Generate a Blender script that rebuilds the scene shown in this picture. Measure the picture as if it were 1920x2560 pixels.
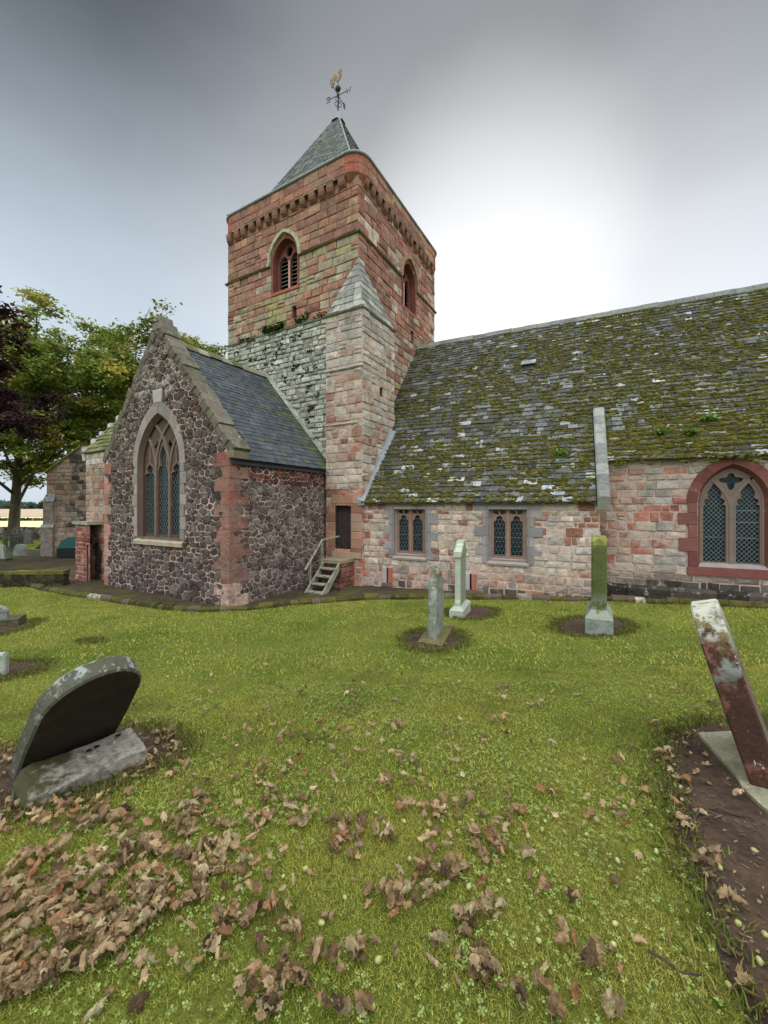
import bpy, math, random
import numpy as np
from math import sin, cos, tan, pi, sqrt, radians, atan2, floor
from mathutils import Vector, Matrix, Euler
from mathutils.geometry import tessellate_polygon

for o in list(bpy.data.objects):
    bpy.data.objects.remove(o)
SC = bpy.context.scene
COL = SC.collection
# ------------------------------------------------------------------ camera
EYE = 1.75
A = radians(24.8)                       # camera turned left of the nave's cross axis
FW = np.array([-sin(A), cos(A)])        # forward on the ground
RT = np.array([cos(A), sin(A)])         # right on the ground
cam = bpy.data.cameras.new('camera')
cam.lens = 14.06
cam.sensor_width = 36
cam.shift_y = -0.00625
cam.clip_start = 0.05
cam.clip_end = 6000
camo = bpy.data.objects.new('camera', cam)
camo.location = (0, 0, EYE)
camo.rotation_euler = (radians(90), 0, A)
COL.objects.link(camo)
SC.camera = camo
# ------------------------------------------------------------------ sky, sun, exposure
SUN_EL, SUN_AZ = radians(32), radians(15)          # azimuth to the right of the camera's forward
sd2 = FW * cos(SUN_AZ) + RT * sin(SUN_AZ)
SUN = Vector((sd2[0] * cos(SUN_EL), sd2[1] * cos(SUN_EL), sin(SUN_EL)))
w = bpy.data.worlds.new('World')
SC.world = w
w.use_nodes = True
nt = w.node_tree
nt.nodes.clear()
def N(t, **kw):
    n = nt.nodes.new(t)
    for k, v in kw.items():
        setattr(n, k, v)
    return n
def math_(op, a, b=None, clamp=False):
    n = N('ShaderNodeMath', operation=op)
    n.use_clamp = clamp
    for i, x in enumerate((a, b)):
        if x is None: continue
        if isinstance(x, (int, float)): n.inputs[i].default_value = x
        else: nt.links.new(x, n.inputs[i])
    return n.outputs[0]
def dotv(a, v):
    n = N('ShaderNodeVectorMath', operation='DOT_PRODUCT')
    nt.links.new(a, n.inputs[0]); n.inputs[1].default_value = v
    return n.outputs['Value']
def mapr(x, a, b, c, d, smooth=True):
    n = N('ShaderNodeMapRange')
    n.interpolation_type = 'SMOOTHSTEP' if smooth else 'LINEAR'
    nt.links.new(x, n.inputs[0])
    for i, v in enumerate((a, b, c, d)): n.inputs[1 + i].default_value = v
    return n.outputs[0]
tc = N('ShaderNodeTexCoord')
gen = tc.outputs['Generated']
sky = N('ShaderNodeTexSky', sky_type='NISHITA')
sky.sun_disc = False
sky.sun_elevation = SUN_EL
sky.sun_rotation = atan2(SUN.x, SUN.y)
sepz = N('ShaderNodeSeparateXYZ'); nt.links.new(gen, sepz.inputs[0])
zz = sepz.outputs['Z']
ds = dotv(gen, tuple(SUN))
glow = mapr(ds, 0.74, 1.0, 0.0, 1.0)
glow2 = mapr(ds, 0.95, 1.0, 0.0, 1.0)
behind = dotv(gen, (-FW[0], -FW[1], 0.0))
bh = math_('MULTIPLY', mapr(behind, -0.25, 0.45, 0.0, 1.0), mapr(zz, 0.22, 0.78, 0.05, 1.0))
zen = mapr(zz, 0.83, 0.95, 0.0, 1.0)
high = mapr(zz, 0.33, 0.80, 0.0, 1.0)
cn = N('ShaderNodeTexNoise'); cn.inputs['Scale'].default_value = 2.2; cn.inputs['Detail'].default_value = 4
mp = N('ShaderNodeMapping'); mp.inputs['Scale'].default_value = (1, 1, 2.4)
nt.links.new(gen, mp.inputs[0]); nt.links.new(mp.outputs[0], cn.inputs['Vector'])
cl = mapr(cn.outputs['Fac'], 0.3, 0.7, -0.025, 0.025)
# luminance of the cloud deck: brighter round the sun, darker higher in front, unseen brightness added overhead and behind to light the walls
base = math_('ADD', 0.63, cl)
base = math_('SUBTRACT', base, math_('MULTIPLY', high, 0.54))
lum = math_('ADD', base, math_('MULTIPLY', glow, 0.17))
lum = math_('ADD', lum, math_('MULTIPLY', glow2, 0.22))
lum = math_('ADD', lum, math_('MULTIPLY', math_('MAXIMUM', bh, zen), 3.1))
tint = N('ShaderNodeMix', data_type='RGBA')
tint.inputs['A'].default_value = (0.85, 0.97, 1.09, 1)
tint.inputs['B'].default_value = (0.97, 1.0, 1.03, 1)
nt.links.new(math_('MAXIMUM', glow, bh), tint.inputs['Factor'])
vs = N('ShaderNodeVectorMath', operation='SCALE')
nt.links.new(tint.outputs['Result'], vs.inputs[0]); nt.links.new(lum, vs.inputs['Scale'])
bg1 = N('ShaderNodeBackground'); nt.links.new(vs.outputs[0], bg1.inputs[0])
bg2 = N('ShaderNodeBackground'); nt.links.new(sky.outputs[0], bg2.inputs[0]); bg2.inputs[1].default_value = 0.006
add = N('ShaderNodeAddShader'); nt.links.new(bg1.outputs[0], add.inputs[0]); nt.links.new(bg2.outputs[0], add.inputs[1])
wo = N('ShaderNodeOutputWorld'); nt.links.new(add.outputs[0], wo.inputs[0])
sl = bpy.data.lights.new('sun', 'SUN')
sl.energy = 1.5
sl.angle = radians(10)
sl.color = (1.0, 0.95, 0.86)
so = bpy.data.objects.new('sun', sl)
so.rotation_euler = SUN.to_track_quat('Z', 'Y').to_euler()
so.location = (0, 0, 60)
COL.objects.link(so)
SC.view_settings.view_transform = 'Standard'
SC.view_settings.look = 'None'
SC.view_settings.exposure = 0.22
SC.view_settings.gamma = 1.0
SC.cycles.max_bounces = 6
SC.cycles.diffuse_bounces = 3
SC.cycles.use_denoising = True

# ------------------------------------------------------------------ colour, materials
def lin(v): return v / 12.92 if v <= 0.04045 else ((v + 0.055) / 1.055) ** 2.4
def H(h):
    h = h.lstrip('#')
    return tuple(lin(int(h[i:i + 2], 16) / 255) for i in (0, 2, 4))
def mat(name):
    m = bpy.data.materials.new(name); m.use_nodes = True
    t = m.node_tree; t.nodes.clear()
    out = t.nodes.new('ShaderNodeOutputMaterial')
    b = t.nodes.new('ShaderNodeBsdfPrincipled')
    t.links.new(b.outputs[0], out.inputs[0])
    return m, t, b, out
def nd(t, typ, **kw):
    n = t.nodes.new(typ)
    for k, v in kw.items(): setattr(n, k, v)
    return n
def noise(t, co, scale, detail=4, rough=0.6):
    n = nd(t, 'ShaderNodeTexNoise')
    n.inputs['Scale'].default_value = scale; n.inputs['Detail'].default_value = detail
    n.inputs['Roughness'].default_value = rough
    t.links.new(co, n.inputs['Vector'])
    return n.outputs['Fac']
def ramp(t, x, a, b, c=0.0, d=1.0):
    n = nd(t, 'ShaderNodeMapRange')
    t.links.new(x, n.inputs[0])
    for i, v in enumerate((a, b, c, d)): n.inputs[1 + i].default_value = v
    return n.outputs[0]
def mixc(t, f, a, b, blend='MIX'):
    n = nd(t, 'ShaderNodeMix', data_type='RGBA', blend_type=blend)
    for s, v in (('Factor', f), ('A', a), ('B', b)):
        if isinstance(v, (int, float)): n.inputs[s].default_value = v
        elif isinstance(v, tuple): n.inputs[s].default_value = (*v[:3], 1)
        else: t.links.new(v, n.inputs[s])
    return n.outputs['Result']
def mul_(t, a, b):
    n = nd(t, 'ShaderNodeMath', operation='MULTIPLY')
    for i, v in enumerate((a, b)):
        if isinstance(v, (int, float)): n.inputs[i].default_value = v
        else: t.links.new(v, n.inputs[i])
    return n.outputs[0]
def grey(t, x):
    n = nd(t, 'ShaderNodeCombineColor')
    for i in range(3): t.links.new(x, n.inputs[i])
    return n.outputs[0]
def surf(name, color=None, var=0.35, scale=6.0, spots=(), rough=0.9, bump=0.5, bscale=30.0, bdist=0.02, spec=0.25, streak=None, metallic=0.0):
    """A weathered surface: the face colour (attribute 'col' or one colour) with two sizes of mottling,
    spots = [(colour, noise scale, threshold, softness, strength)] of lichen, moss or dirt, and a rough bump."""
    m, t, b, out = mat(name)
    co = nd(t, 'ShaderNodeTexCoord').outputs['Object']
    if color is None:
        at = nd(t, 'ShaderNodeAttribute'); at.attribute_name = 'col'
        c = at.outputs['Color']
    else:
        rgb = nd(t, 'ShaderNodeRGB'); rgb.outputs[0].default_value = (*color, 1)
        c = rgb.outputs[0]
    n1 = noise(t, co, scale, 5)
    n2 = noise(t, co, scale * 6.3, 3)
    c = mixc(t, 1.0, c, grey(t, ramp(t, n1, 0.25, 0.75, 1 - var, 1 + var)), 'MULTIPLY')
    c = mixc(t, 1.0, c, grey(t, ramp(t, n2, 0.3, 0.7, 1 - var * .6, 1 + var * .6)), 'MULTIPLY')
    if streak:                                # rain streaks running down the wall
        ms = nd(t, 'ShaderNodeMapping'); ms.inputs['Scale'].default_value = (2.2, 2.2, .22)
        t.links.new(co, ms.inputs[0])
        c = mixc(t, ramp(t, noise(t, ms.outputs[0], 1.0, 6, .65), .50, .72, 0.0, streak[1]), c, streak[0])
    for k, sp_ in enumerate(spots):
        sc, ns, th, soft, st = sp_[:5]
        mpn = nd(t, 'ShaderNodeMapping'); mpn.inputs['Location'].default_value = (k * 7.3, k * 3.1, k * 5.7)
        t.links.new(co, mpn.inputs[0])
        f = ramp(t, noise(t, mpn.outputs[0], ns, 6, 0.65), th, th + soft, 0.0, st)
        if len(sp_) > 5:                      # growth that keeps to one end of the stone
            sz = nd(t, 'ShaderNodeSeparateXYZ'); t.links.new(co, sz.inputs[0])
            wob = nd(t, 'ShaderNodeMath', operation='ADD'); t.links.new(sz.outputs[sp_[7] if len(sp_) > 7 else 2], wob.inputs[0])
            t.links.new(ramp(t, n1, .2, .8, -.15, .15), wob.inputs[1])
            f = mul_(t, f, ramp(t, wob.outputs[0], sp_[5], sp_[6]))
        c = mixc(t, f, c, sc)
    t.links.new(c, b.inputs['Base Color'])
    b.inputs['Roughness'].default_value = rough
    b.inputs['Specular IOR Level'].default_value = spec
    b.inputs['Metallic'].default_value = metallic
    if bump:
        hb = noise(t, co, bscale, 6, 0.7)
        bp = nd(t, 'ShaderNodeBump'); bp.inputs['Strength'].default_value = bump; bp.inputs['Distance'].default_value = bdist
        t.links.new(hb, bp.inputs['Height']); t.links.new(bp.outputs[0], b.inputs['Normal'])
    return m

M = {}
M['red'] = surf('red_sandstone', None, 0.36, 4.0, [(H('#8a7060'), 1.1, .45, .2, .65), (H('#5a4236'), 2.2, .54, .15, .6), (H('#a89c84'), 5.0, .64, .08, .6)], bump=1.0, bscale=9, bdist=.05, streak=(H('#5d4a3c'), .55))
M['pale'] = surf('mixed_sandstone', None, 0.34, 4.0, [(H('#b8a392'), 1.5, .50, .10, .65), (H('#6f645a'), 3.0, .58, .12, .5), (H('#bfb7a8'), 6.0, .62, .08, .55)], bump=1.0, bscale=9, bdist=.05, streak=(H('#6a5d52'), .45))
M['lime'] = surf('lichened_limestone', None, 0.30, 4.0, [(H('#4b4a3a'), 5.0, .56, .08, .8), (H('#c6c9bd'), 7.0, .58, .1, .5), (H('#33341f'), 2.0, .60, .1, .7)], bump=1.0, bscale=9, bdist=.06, streak=(H('#4f4f40'), .6))
M['rubble'] = surf('dark_whinstone', None, 0.45, 6.0, [(H('#81766f'), 7.0, .60, .1, .5), (H('#b39c8e'), 2.2, .62, .06, .6), (H('#2e2524'), 11.0, .58, .1, .6)], bump=1.0, bscale=12, bdist=.05)
M['mortar'] = surf('lime_mortar', None, 0.25, 6.0, [(H('#7d6b60'), 2.0, .52, .15, .6)], bump=.6, bscale=40)
M['dress'] = surf('dressed_stone', None, 0.14, 4.0, [(H('#9a9a86'), 4.0, .62, .12, .5)], bump=.25, bscale=40, bdist=.01)
M['cap'] = surf('lichened_coping', None, 0.30, 5.0, [(H('#6f735a'), 3.5, .52, .12, .7), (H('#c9c8bd'), 9.0, .64, .06, .8), (H('#55402f'), 6.0, .66, .08, .6)], bump=.8, bscale=20)
M['slate'] = surf('mossy_roof_slate', None, 0.35, 8.0, [(H('#b0b2ae'), 11.0, .62, .05, .65), (H('#3f3b2b'), 3.0, .52, .1, .7), (H('#4d4a20'), 6.0, .55, .08, .7)], rough=.8, bump=.6, bscale=30, spec=.25)
M['slate2'] = surf('grey_roof_slate', None, 0.3, 6.0, [(H('#7c8280'), 14.0, .66, .06, .5), (H('#4a4f3a'), 1.6, .52, .12, .6)], rough=.72, bump=.5, bscale=30, spec=.25)
M['moss'] = surf('moss', None, 0.45, 14.0, [(H('#6a5a1c'), 6.0, .60, .1, .6)], rough=1.0, bump=1.0, bscale=60, bdist=.02, spec=.1)
M['lead'] = surf('sheet_lead', H('#83878b'), 0.22, 4.0, [(H('#5d6266'), 3.0, .55, .1, .6)], rough=.7, bump=.1)
M['iron'] = surf('dark_iron', H('#3a3a40'), .2, 8.0, rough=.5, bump=.1)
M['gold'] = surf('worn_gilding', H('#8d7342'), .35, 9.0, [(H('#5f5c52'), 8.0, .50, .1, .7)], rough=.6, bump=.1, metallic=.2)
M['wood'] = surf('weathered_timber', H('#8b8a78'), .30, 9.0, [(H('#4f5136'), 5.0, .52, .1, .6)], bump=.5, bscale=50)
M['door'] = surf('old_oak_boards', H('#3c3431'), .4, 6.0, [(H('#8e8680'), 9.0, .62, .1, .6)], bump=.5, bscale=50)
M['soil'] = surf('bare_soil', H('#503e30'), .45, 5.0, [(H('#7a6a58'), 22.0, .66, .08, .6), (H('#2c2019'), 4.0, .55, .1, .6)], bump=1.0, bscale=45, bdist=.03)
M['black'] = surf('unlit_interior', H('#14120f'), .2, 4.0, bump=0)
M['green'] = surf('green_plastic', H('#1e5a54'), .15, 3.0, rough=.4, bump=0, spec=.5)
M['bark'] = surf('bark', H('#4d4438'), .35, 4.0, [(H('#6b7050'), 2.0, .55, .15, .6)], bump=1.0, bscale=18, bdist=.05)
M['straw'] = surf('stubble_field', None, .12, .05, bump=0)
M['far'] = surf('far_trees', H('#3d4f4c'), .3, .2, bump=0)

def glassmat():
    m, t, b, out = mat('old_leaded_glass')
    co = nd(t, 'ShaderNodeTexCoord').outputs['Object']
    n = noise(t, co, 9.0, 3)
    c = mixc(t, ramp(t, n, .35, .65), H('#070d12'), H('#13282e'))
    t.links.new(c, b.inputs['Base Color'])
    b.inputs['Roughness'].default_value = .18
    b.inputs['Specular IOR Level'].default_value = .35
    bp = nd(t, 'ShaderNodeBump'); bp.inputs['Strength'].default_value = .3; bp.inputs['Distance'].default_value = .01
    t.links.new(noise(t, co, 14.0, 2), bp.inputs['Height']); t.links.new(bp.outputs[0], b.inputs['Normal'])
    return m
M['glass'] = glassmat()
M['came'] = surf('lead_came', H('#71797c'), .25, 6.0, bump=0, rough=.6)

def leafy(name, tr=.45, objrand=False, dark=None, light=None):
    m, t, b, out = mat(name)
    if objrand:
        oi = nd(t, 'ShaderNodeObjectInfo')
        at = nd(t, 'ShaderNodeAttribute'); at.attribute_name = 'rnd'
        ad = nd(t, 'ShaderNodeMath', operation='ADD')
        t.links.new(oi.outputs['Random'], ad.inputs[0]); t.links.new(at.outputs['Fac'], ad.inputs[1])
        fr = nd(t, 'ShaderNodeMath', operation='FRACT'); t.links.new(ad.outputs[0], fr.inputs[0])
        cr = nd(t, 'ShaderNodeValToRGB')
        cols = [(0, '#54422f'), (.15, '#977b56'), (.34, '#b89d75'), (.5, '#725840'), (.64, '#c6b08a'), (.78, '#986a45'), (.88, '#aa9d76'), (1, '#8b7152')]
        e = cr.color_ramp.elements
        e[0].position = 0; e[0].color = (*H(cols[0][1]), 1)
        e[1].position = 1; e[1].color = (*H(cols[-1][1]), 1)
        for p, h in cols[1:-1]:
            q = e.new(p); q.color = (*H(h), 1)
        t.links.new(fr.outputs[0], cr.inputs[0])
        c = cr.outputs[0]
        co = nd(t, 'ShaderNodeTexCoord').outputs['Object']
        c = mixc(t, 1.0, c, grey(t, ramp(t, noise(t, co, 3.0 if not dark else 30.0, 4), .25, .75, .45, 1.35)), 'MULTIPLY')
        b.inputs['Roughness'].default_value = .8
        bp = nd(t, 'ShaderNodeBump'); bp.inputs['Strength'].default_value = .5; bp.inputs['Distance'].default_value = .05
        t.links.new(noise(t, co, 6.0, 4), bp.inputs['Height']); t.links.new(bp.outputs[0], b.inputs['Normal'])
    else:
        at = nd(t, 'ShaderNodeAttribute'); at.attribute_name = 'col'
        c = at.outputs['Color']
        b.inputs['Roughness'].default_value = .75
    b.inputs['Specular IOR Level'].default_value = .2
    t.links.new(c, b.inputs['Base Color'])
    tl = nd(t, 'ShaderNodeBsdfTranslucent'); t.links.new(c, tl.inputs[0])
    mx = nd(t, 'ShaderNodeMixShader'); mx.inputs[0].default_value = tr
    t.links.new(b.outputs[0], mx.inputs[1]); t.links.new(tl.outputs[0], mx.inputs[2])
    t.links.new(mx.outputs[0], out.inputs[0])
    return m
M['foliage'] = leafy('tree_leaf', .40)
M['blade'] = leafy('grass_blade', .35)
M['deadleaf'] = leafy('dry_sycamore_leaf', .25, True)

def turf():
    m, t, b, out = mat('mown_turf')
    co = nd(t, 'ShaderNodeTexCoord').outputs['Object']
    c = mixc(t, ramp(t, noise(t, co, .55, 4), .35, .65), H('#5f6f24'), H('#84893a'))
    c = mixc(t, ramp(t, noise(t, co, 3.0, 5), .5, .75, 0, .6), c, H('#8f8145'))
    c = mixc(t, ramp(t, noise(t, co, 40.0, 4), .35, .7, 0, .75), c, H('#33401a'))
    t.links.new(c, b.inputs['Base Color'])
    b.inputs['Roughness'].default_value = 1
    b.inputs['Specular IOR Level'].default_value = .1
    bp = nd(t, 'ShaderNodeBump'); bp.inputs['Strength'].default_value = .9; bp.inputs['Distance'].default_value = .04
    t.links.new(noise(t, co, 50.0, 5, .75), bp.inputs['Height']); t.links.new(bp.outputs[0], b.inputs['Normal'])
    return m
M['turf'] = turf()

# ------------------------------------------------------------------ mesh helpers
class B:
    """Collects faces with a colour each; out() links them as one mesh object."""
    def __init__(s): s.v = []; s.f = []; s.c = []
    def add(s, vs, fs, col):
        k = len(s.v)
        s.v += [tuple(map(float, p)) for p in vs]
        s.f += [tuple(i + k for i in f) for f in fs]
        s.c += [tuple(col)] * len(fs)
    def box(s, lo, hi, col=(.5, .5, .5), fr=None, jit=0, rng=None):
        P = []
        for z in (0, 1):
            for y in (0, 1):
                for x in (0, 1):
                    q = [(lo, hi)[x][0], (lo, hi)[y][1], (lo, hi)[z][2]]
                    if jit: q = [a + rng.uniform(-jit, jit) for a in q]
                    P.append(fr(*q) if fr else q)
        s.add(P, [(0, 2, 3, 1), (4, 5, 7, 6), (0, 1, 5, 4), (2, 6, 7, 3), (0, 4, 6, 2), (1, 3, 7, 5)], col)
    def tube(s, pts, rad, col=(.5, .5, .5), n=6, caps=True):
        pts = [Vector(p) for p in pts]
        if isinstance(rad, (int, float)): rad = [rad] * len(pts)
        rings = []; up = Vector((0, 0, 1))
        for i, p in enumerate(pts):
            d = (pts[min(i + 1, len(pts) - 1)] - pts[max(i - 1, 0)]).normalized()
            a = d.cross(up)
            if a.length < .05: a = d.cross(Vector((1, 0, 0)))
            a.normalize(); b2 = a.cross(d)
            rings.append([p + (a * cos(2 * pi * k / n) + b2 * sin(2 * pi * k / n)) * rad[i] for k in range(n)])
        vs = [q for r in rings for q in r]
        fs = [(i * n + k, i * n + (k + 1) % n, (i + 1) * n + (k + 1) % n, (i + 1) * n + k) for i in range(len(pts) - 1) for k in range(n)]
        if caps: fs += [tuple(range(n - 1, -1, -1)), tuple((len(pts) - 1) * n + k for k in range(n))]
        s.add(vs, fs, col)
    def out(s, name, m, parent=None, smooth=False, loc=None, rot=0):
        me = bpy.data.meshes.new(name)
        me.from_pydata(s.v, [], s.f)
        a = me.attributes.new('col', 'FLOAT_COLOR', 'FACE')
        a.data.foreach_set('color', np.array([(*c[:3], 1.0) for c in s.c], dtype=np.float32).ravel())
        if smooth: me.polygons.foreach_set('use_smooth', np.ones(len(me.polygons), bool))
        me.materials.append(m)
        me.update()
        return link(name, me, parent, loc, rot)
def link(name, me, parent=None, loc=None, rot=0):
    o = bpy.data.objects.new(name, me)
    COL.objects.link(o)
    if loc is not None: o.location = loc
    if rot: o.rotation_euler = (0, 0, rot)
    if parent is not None:
        o.parent = parent
        if loc is None and not parent.get('_local'):
            o.matrix_parent_inverse = base_of(parent).inverted()
    return o
def base_of(p):
    m = p.matrix_basis.copy()
    while p.parent is not None:
        m = p.parent.matrix_basis @ p.matrix_parent_inverse @ m
        p = p.parent
    return m
def mk_np(name, V, F, m, cols=None, parent=None, smooth=False):
    me = bpy.data.meshes.new(name)
    V = np.ascontiguousarray(V, dtype=np.float32); F = np.ascontiguousarray(F, dtype=np.int32)
    n, k = F.shape
    me.vertices.add(len(V)); me.vertices.foreach_set('co', V.ravel())
    me.loops.add(n * k); me.loops.foreach_set('vertex_index', F.ravel())
    me.polygons.add(n)
    me.polygons.foreach_set('loop_start', np.arange(0, n * k, k, dtype=np.int32))
    me.update(calc_edges=True)
    if cols is not None:
        a = me.attributes.new('col', 'FLOAT_COLOR', 'FACE')
        c4 = np.ones((n, 4), np.float32); c4[:, :3] = cols
        a.data.foreach_set('color', c4.ravel())
    if smooth: me.polygons.foreach_set('use_smooth', np.ones(n, bool))
    me.materials.append(m)
    return link(name, me, parent)
def tag(o, label=None, cat=None, group=None, kind=None):
    if label: o['label'] = label
    if cat: o['category'] = cat
    if group: o['group'] = group
    if kind: o['kind'] = kind
    return o
def thing(name, label, cat, loc=(0, 0, 0), rot=0, group=None):
    o = bpy.data.objects.new(name, None)
    o.empty_display_size = .3
    o.location = loc; o.rotation_euler = (0, 0, rot)
    COL.objects.link(o)
    return tag(o, label, cat, group)

# ------------------------------------------------------------------ places
def cw(r, f):                               # (right, forward) of the viewer -> world x, y
    p = RT * r + FW * f
    return float(p[0]), float(p[1])
def gz(x, y):                               # height of the ground
    x = np.asarray(x, float); y = np.asarray(y, float)
    r = x * RT[0] + y * RT[1]; f = x * FW[0] + y * FW[1]
    q = np.clip(f - 1.5, 0, 9.5)
    z = -.1 * q + .019 * np.clip(r, -4, 12)
    z = z + np.where(f > -2, .018 * np.sin(1.3 * x + .4) * np.sin(1.1 * y + 1) + .010 * np.sin(2.9 * x + y), 0) * np.clip(1 - (f - 14) / 20, 0, 1)
    return z
def gp(px, py):                             # the spot of ground seen at a place in the photograph (1920 x 2560)
    t = (px - 960) / 1000; s = (1264 - py) / 1000
    f = 2.0
    for _ in range(60):
        x, y = cw(t * f, f)
        f = .5 * f + .5 * (float(gz(x, y)) - EYE) / s
    return cw(t * f, f)
class Frame:
    """Wall plane: u along the wall, v up, w out of it."""
    def __init__(s, o, U, Nn): s.o = Vector((o[0], o[1], 0)); s.U = Vector((U[0], U[1], 0)); s.N = Vector((Nn[0], Nn[1], 0))
    def __call__(s, u, v, w=0): return s.o + s.U * u + s.N * w + Vector((0, 0, v))

XT = np.array([0.99588, -0.09063]); YT = np.array([0.09063, 0.99588])      # tower and transept axes
TN = np.array([-6.719, 12.395]); TW = 6.8; TL = TN - TW * XT
UN = TN + .44 * XT - .44 * YT
CN = np.array([-8.316, 8.044]); CG = 6.44; CL = CN - CG * XT
DA, DN, PIT = 12.0, 12.87, 1.33
ZA, ZN = 1.985, 3.10
ROOFX1 = 13.0
TF = Frame(TL, XT, -YT); TR = Frame(TN, YT, XT)
UW, UD = 1.52, 2.25
UF = Frame(UN - UW * XT, XT, -YT); UR = Frame(UN, YT, XT)
CF = Frame(CL, XT, -YT); CS = Frame(CN, YT, XT)
AF = Frame((0, DA), (1, 0), (0, -1)); NF = Frame((0, DN), (1, 0), (0, -1))

# ------------------------------------------------------------------ masonry
def pick(rng, pal):
    c = pal[rng.randrange(len(pal))]
    k = rng.uniform(.86, 1.14)
    return tuple(x * k for x in c)
def stone(b, fr, q, w0, col, rng, e=.014, hump=.012):
    cu = sum(p[0] for p in q) / 4; cv = sum(p[1] for p in q) / 4
    vs = [fr(u, v, -.02) for u, v in q]
    for u, v in q:
        du = e if u < cu else -e; dv = e if v < cv else -e
        vs.append(fr(u + du, v + dv, w0 + rng.uniform(-.005, .007)))
    vs.append(fr(cu + rng.uniform(-.2, .2) * abs(q[1][0] - q[0][0]), cv, w0 + rng.uniform(0, hump)))
    fs = [(k, (k + 1) % 4, 4 + (k + 1) % 4, 4 + k) for k in range(4)] + [(4 + k, 4 + (k + 1) % 4, 8) for k in range(4)]
    b.add(vs, fs, col)
def ashlar(b, fr, spans, v0, v1, pal, seed, ch=(.2, .32), bl=(.3, .7), gap=.012, proud=(.008, .035), jit=.007, hump=.014):
    rng = random.Random(seed)
    v = v0; row = 0
    while v < v1 - .04:
        h = min(rng.uniform(*ch), v1 - v)
        if v1 - v - h < ch[0] * .5: h = v1 - v
        for (ua, ub) in spans(v + h / 2):
            if ub - ua < .04: continue
            u = ua
            while u < ub - 1e-4:
                L = min(rng.uniform(*bl) * (.6 if rng.random() < .15 else 1), ub - u)
                if ub - u - L < bl[0] * .6: L = ub - u
                parts = [(v, v + h)]
                if h > .26 and L < .4 and rng.random() < .25: parts = [(v, v + h * .5), (v + h * .5, v + h)]
                for (a, c) in parts:
                    g = gap / 2
                    q = [(u + g, a + g), (u + L - g, a + g), (u + L - g, c - g), (u + g, c - g)]
                    q = [(x + rng.uniform(-jit, jit), y + rng.uniform(-jit, jit)) for x, y in q]
                    stone(b, fr, q, rng.uniform(*proud), pal(u + L / 2, (a + c) / 2, rng), rng, hump=hump)
                u += L
        v += h; row += 1
def arch_half(h, rise, dv):                 # half width of a pointed arch at height dv over its springing
    Rr = (h * h + rise * rise) / (2 * h)
    return max(0, sqrt(max(0, Rr * Rr - dv * dv)) - (Rr - h))
def arch_poly(c, h, v0, vs, va, n=9):       # outline of a pointed opening, counter-clockwise from lower left... right
    pts = [(c - h, v0), (c + h, v0)]
    rise = va - vs
    for k in range(n + 1):
        dv = rise * k / n; pts.append((c + arch_half(h, rise, dv), vs + dv))
    for k in range(n - 1, -1, -1):
        dv = rise * k / n; pts.append((c - arch_half(h, rise, dv), vs + dv))
    return pts
def hole_arch(c, h, v0, vs, va):
    def f(v):
        if v < v0 or v > va: return None
        hh = h if v < vs else arch_half(h, va - vs, v - vs)
        return (c - hh, c + hh)
    return f
def hole_rect(a, b2, v0, v1):
    return lambda v: (a, b2) if v0 < v < v1 else None
def cut(u0, u1, holes):
    def f(v):
        a0 = u0(v) if callable(u0) else u0
        a1 = u1(v) if callable(u1) else u1
        out = [(a0, a1)]
        for hf in holes:
            r = hf(v)
            if not r: continue
            nxt = []
            for (a, c) in out:
                if r[1] <= a or r[0] >= c: nxt.append((a, c)); continue
                if r[0] > a: nxt.append((a, r[0]))
                if r[1] < c: nxt.append((r[1], c))
            out = nxt
        return out
    return f
def sheet(b, fr, outer, holes, w, col):     # flat wall face with openings
    polys = [[Vector((u, v, 0)) for u, v in outer]] + [[Vector((u, v, 0)) for u, v in h] for h in holes]
    flat = [p for q in polys for p in q]
    tris = tessellate_polygon(polys)
    vs = [fr(p.x, p.y, w) for p in flat]
    fs = []
    for t in tris:
        a, c, d = (flat[i] for i in t)
        if (c - a).cross(d - a).z < 0: t = (t[0], t[2], t[1])
        fs.append(tuple(t))
    b.add(vs, fs, col)
def rim(b, fr, poly, w0, w1, col, closed=True):
    n = len(poly)
    vs = [fr(u, v, w0) for u, v in poly] + [fr(u, v, w1) for u, v in poly]
    fs = [(k, (k + 1) % n, n + (k + 1) % n, n + k) for k in range(n if closed else n - 1)]
    b.add(vs, fs, col)
def plate(b, fr, outer, holes, w0, w1, col):
    sheet(b, fr, outer, holes, w0, col)
    rim(b, fr, outer, w0, w1, col)
    for h in holes: rim(b, fr, h, w0, w1, col)
def bar(b, fr, pts, width, w0, w1, col, closed=False):     # mitred flat bar in the wall plane
    n = len(pts); L = []; Rr = []
    for i, (u, v) in enumerate(pts):
        p = pts[i - 1] if (i or closed) else pts[i]; q = pts[(i + 1) % n] if (i < n - 1 or closed) else pts[i]
        dx, dy = q[0] - p[0], q[1] - p[1]; l = sqrt(dx * dx + dy * dy) or 1
        nx, ny = -dy / l * width / 2, dx / l * width / 2
        L.append((u + nx, v + ny)); Rr.append((u - nx, v - ny))
    vs = []
    for i in range(n):
        vs += [fr(*L[i], w0), fr(*Rr[i], w0), fr(*Rr[i], w1), fr(*L[i], w1)]
    fs = []
    for i in range(n if closed else n - 1):
        a = 4 * i; c = 4 * ((i + 1) % n)
        for k in range(4): fs.append((a + k, a + (k + 1) % 4, c + (k + 1) % 4, c + k))
    if not closed: fs += [(0, 1, 2, 3), (4 * n - 1, 4 * n - 2, 4 * n - 3, 4 * n - 4)]
    b.add(vs, fs, col)
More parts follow.
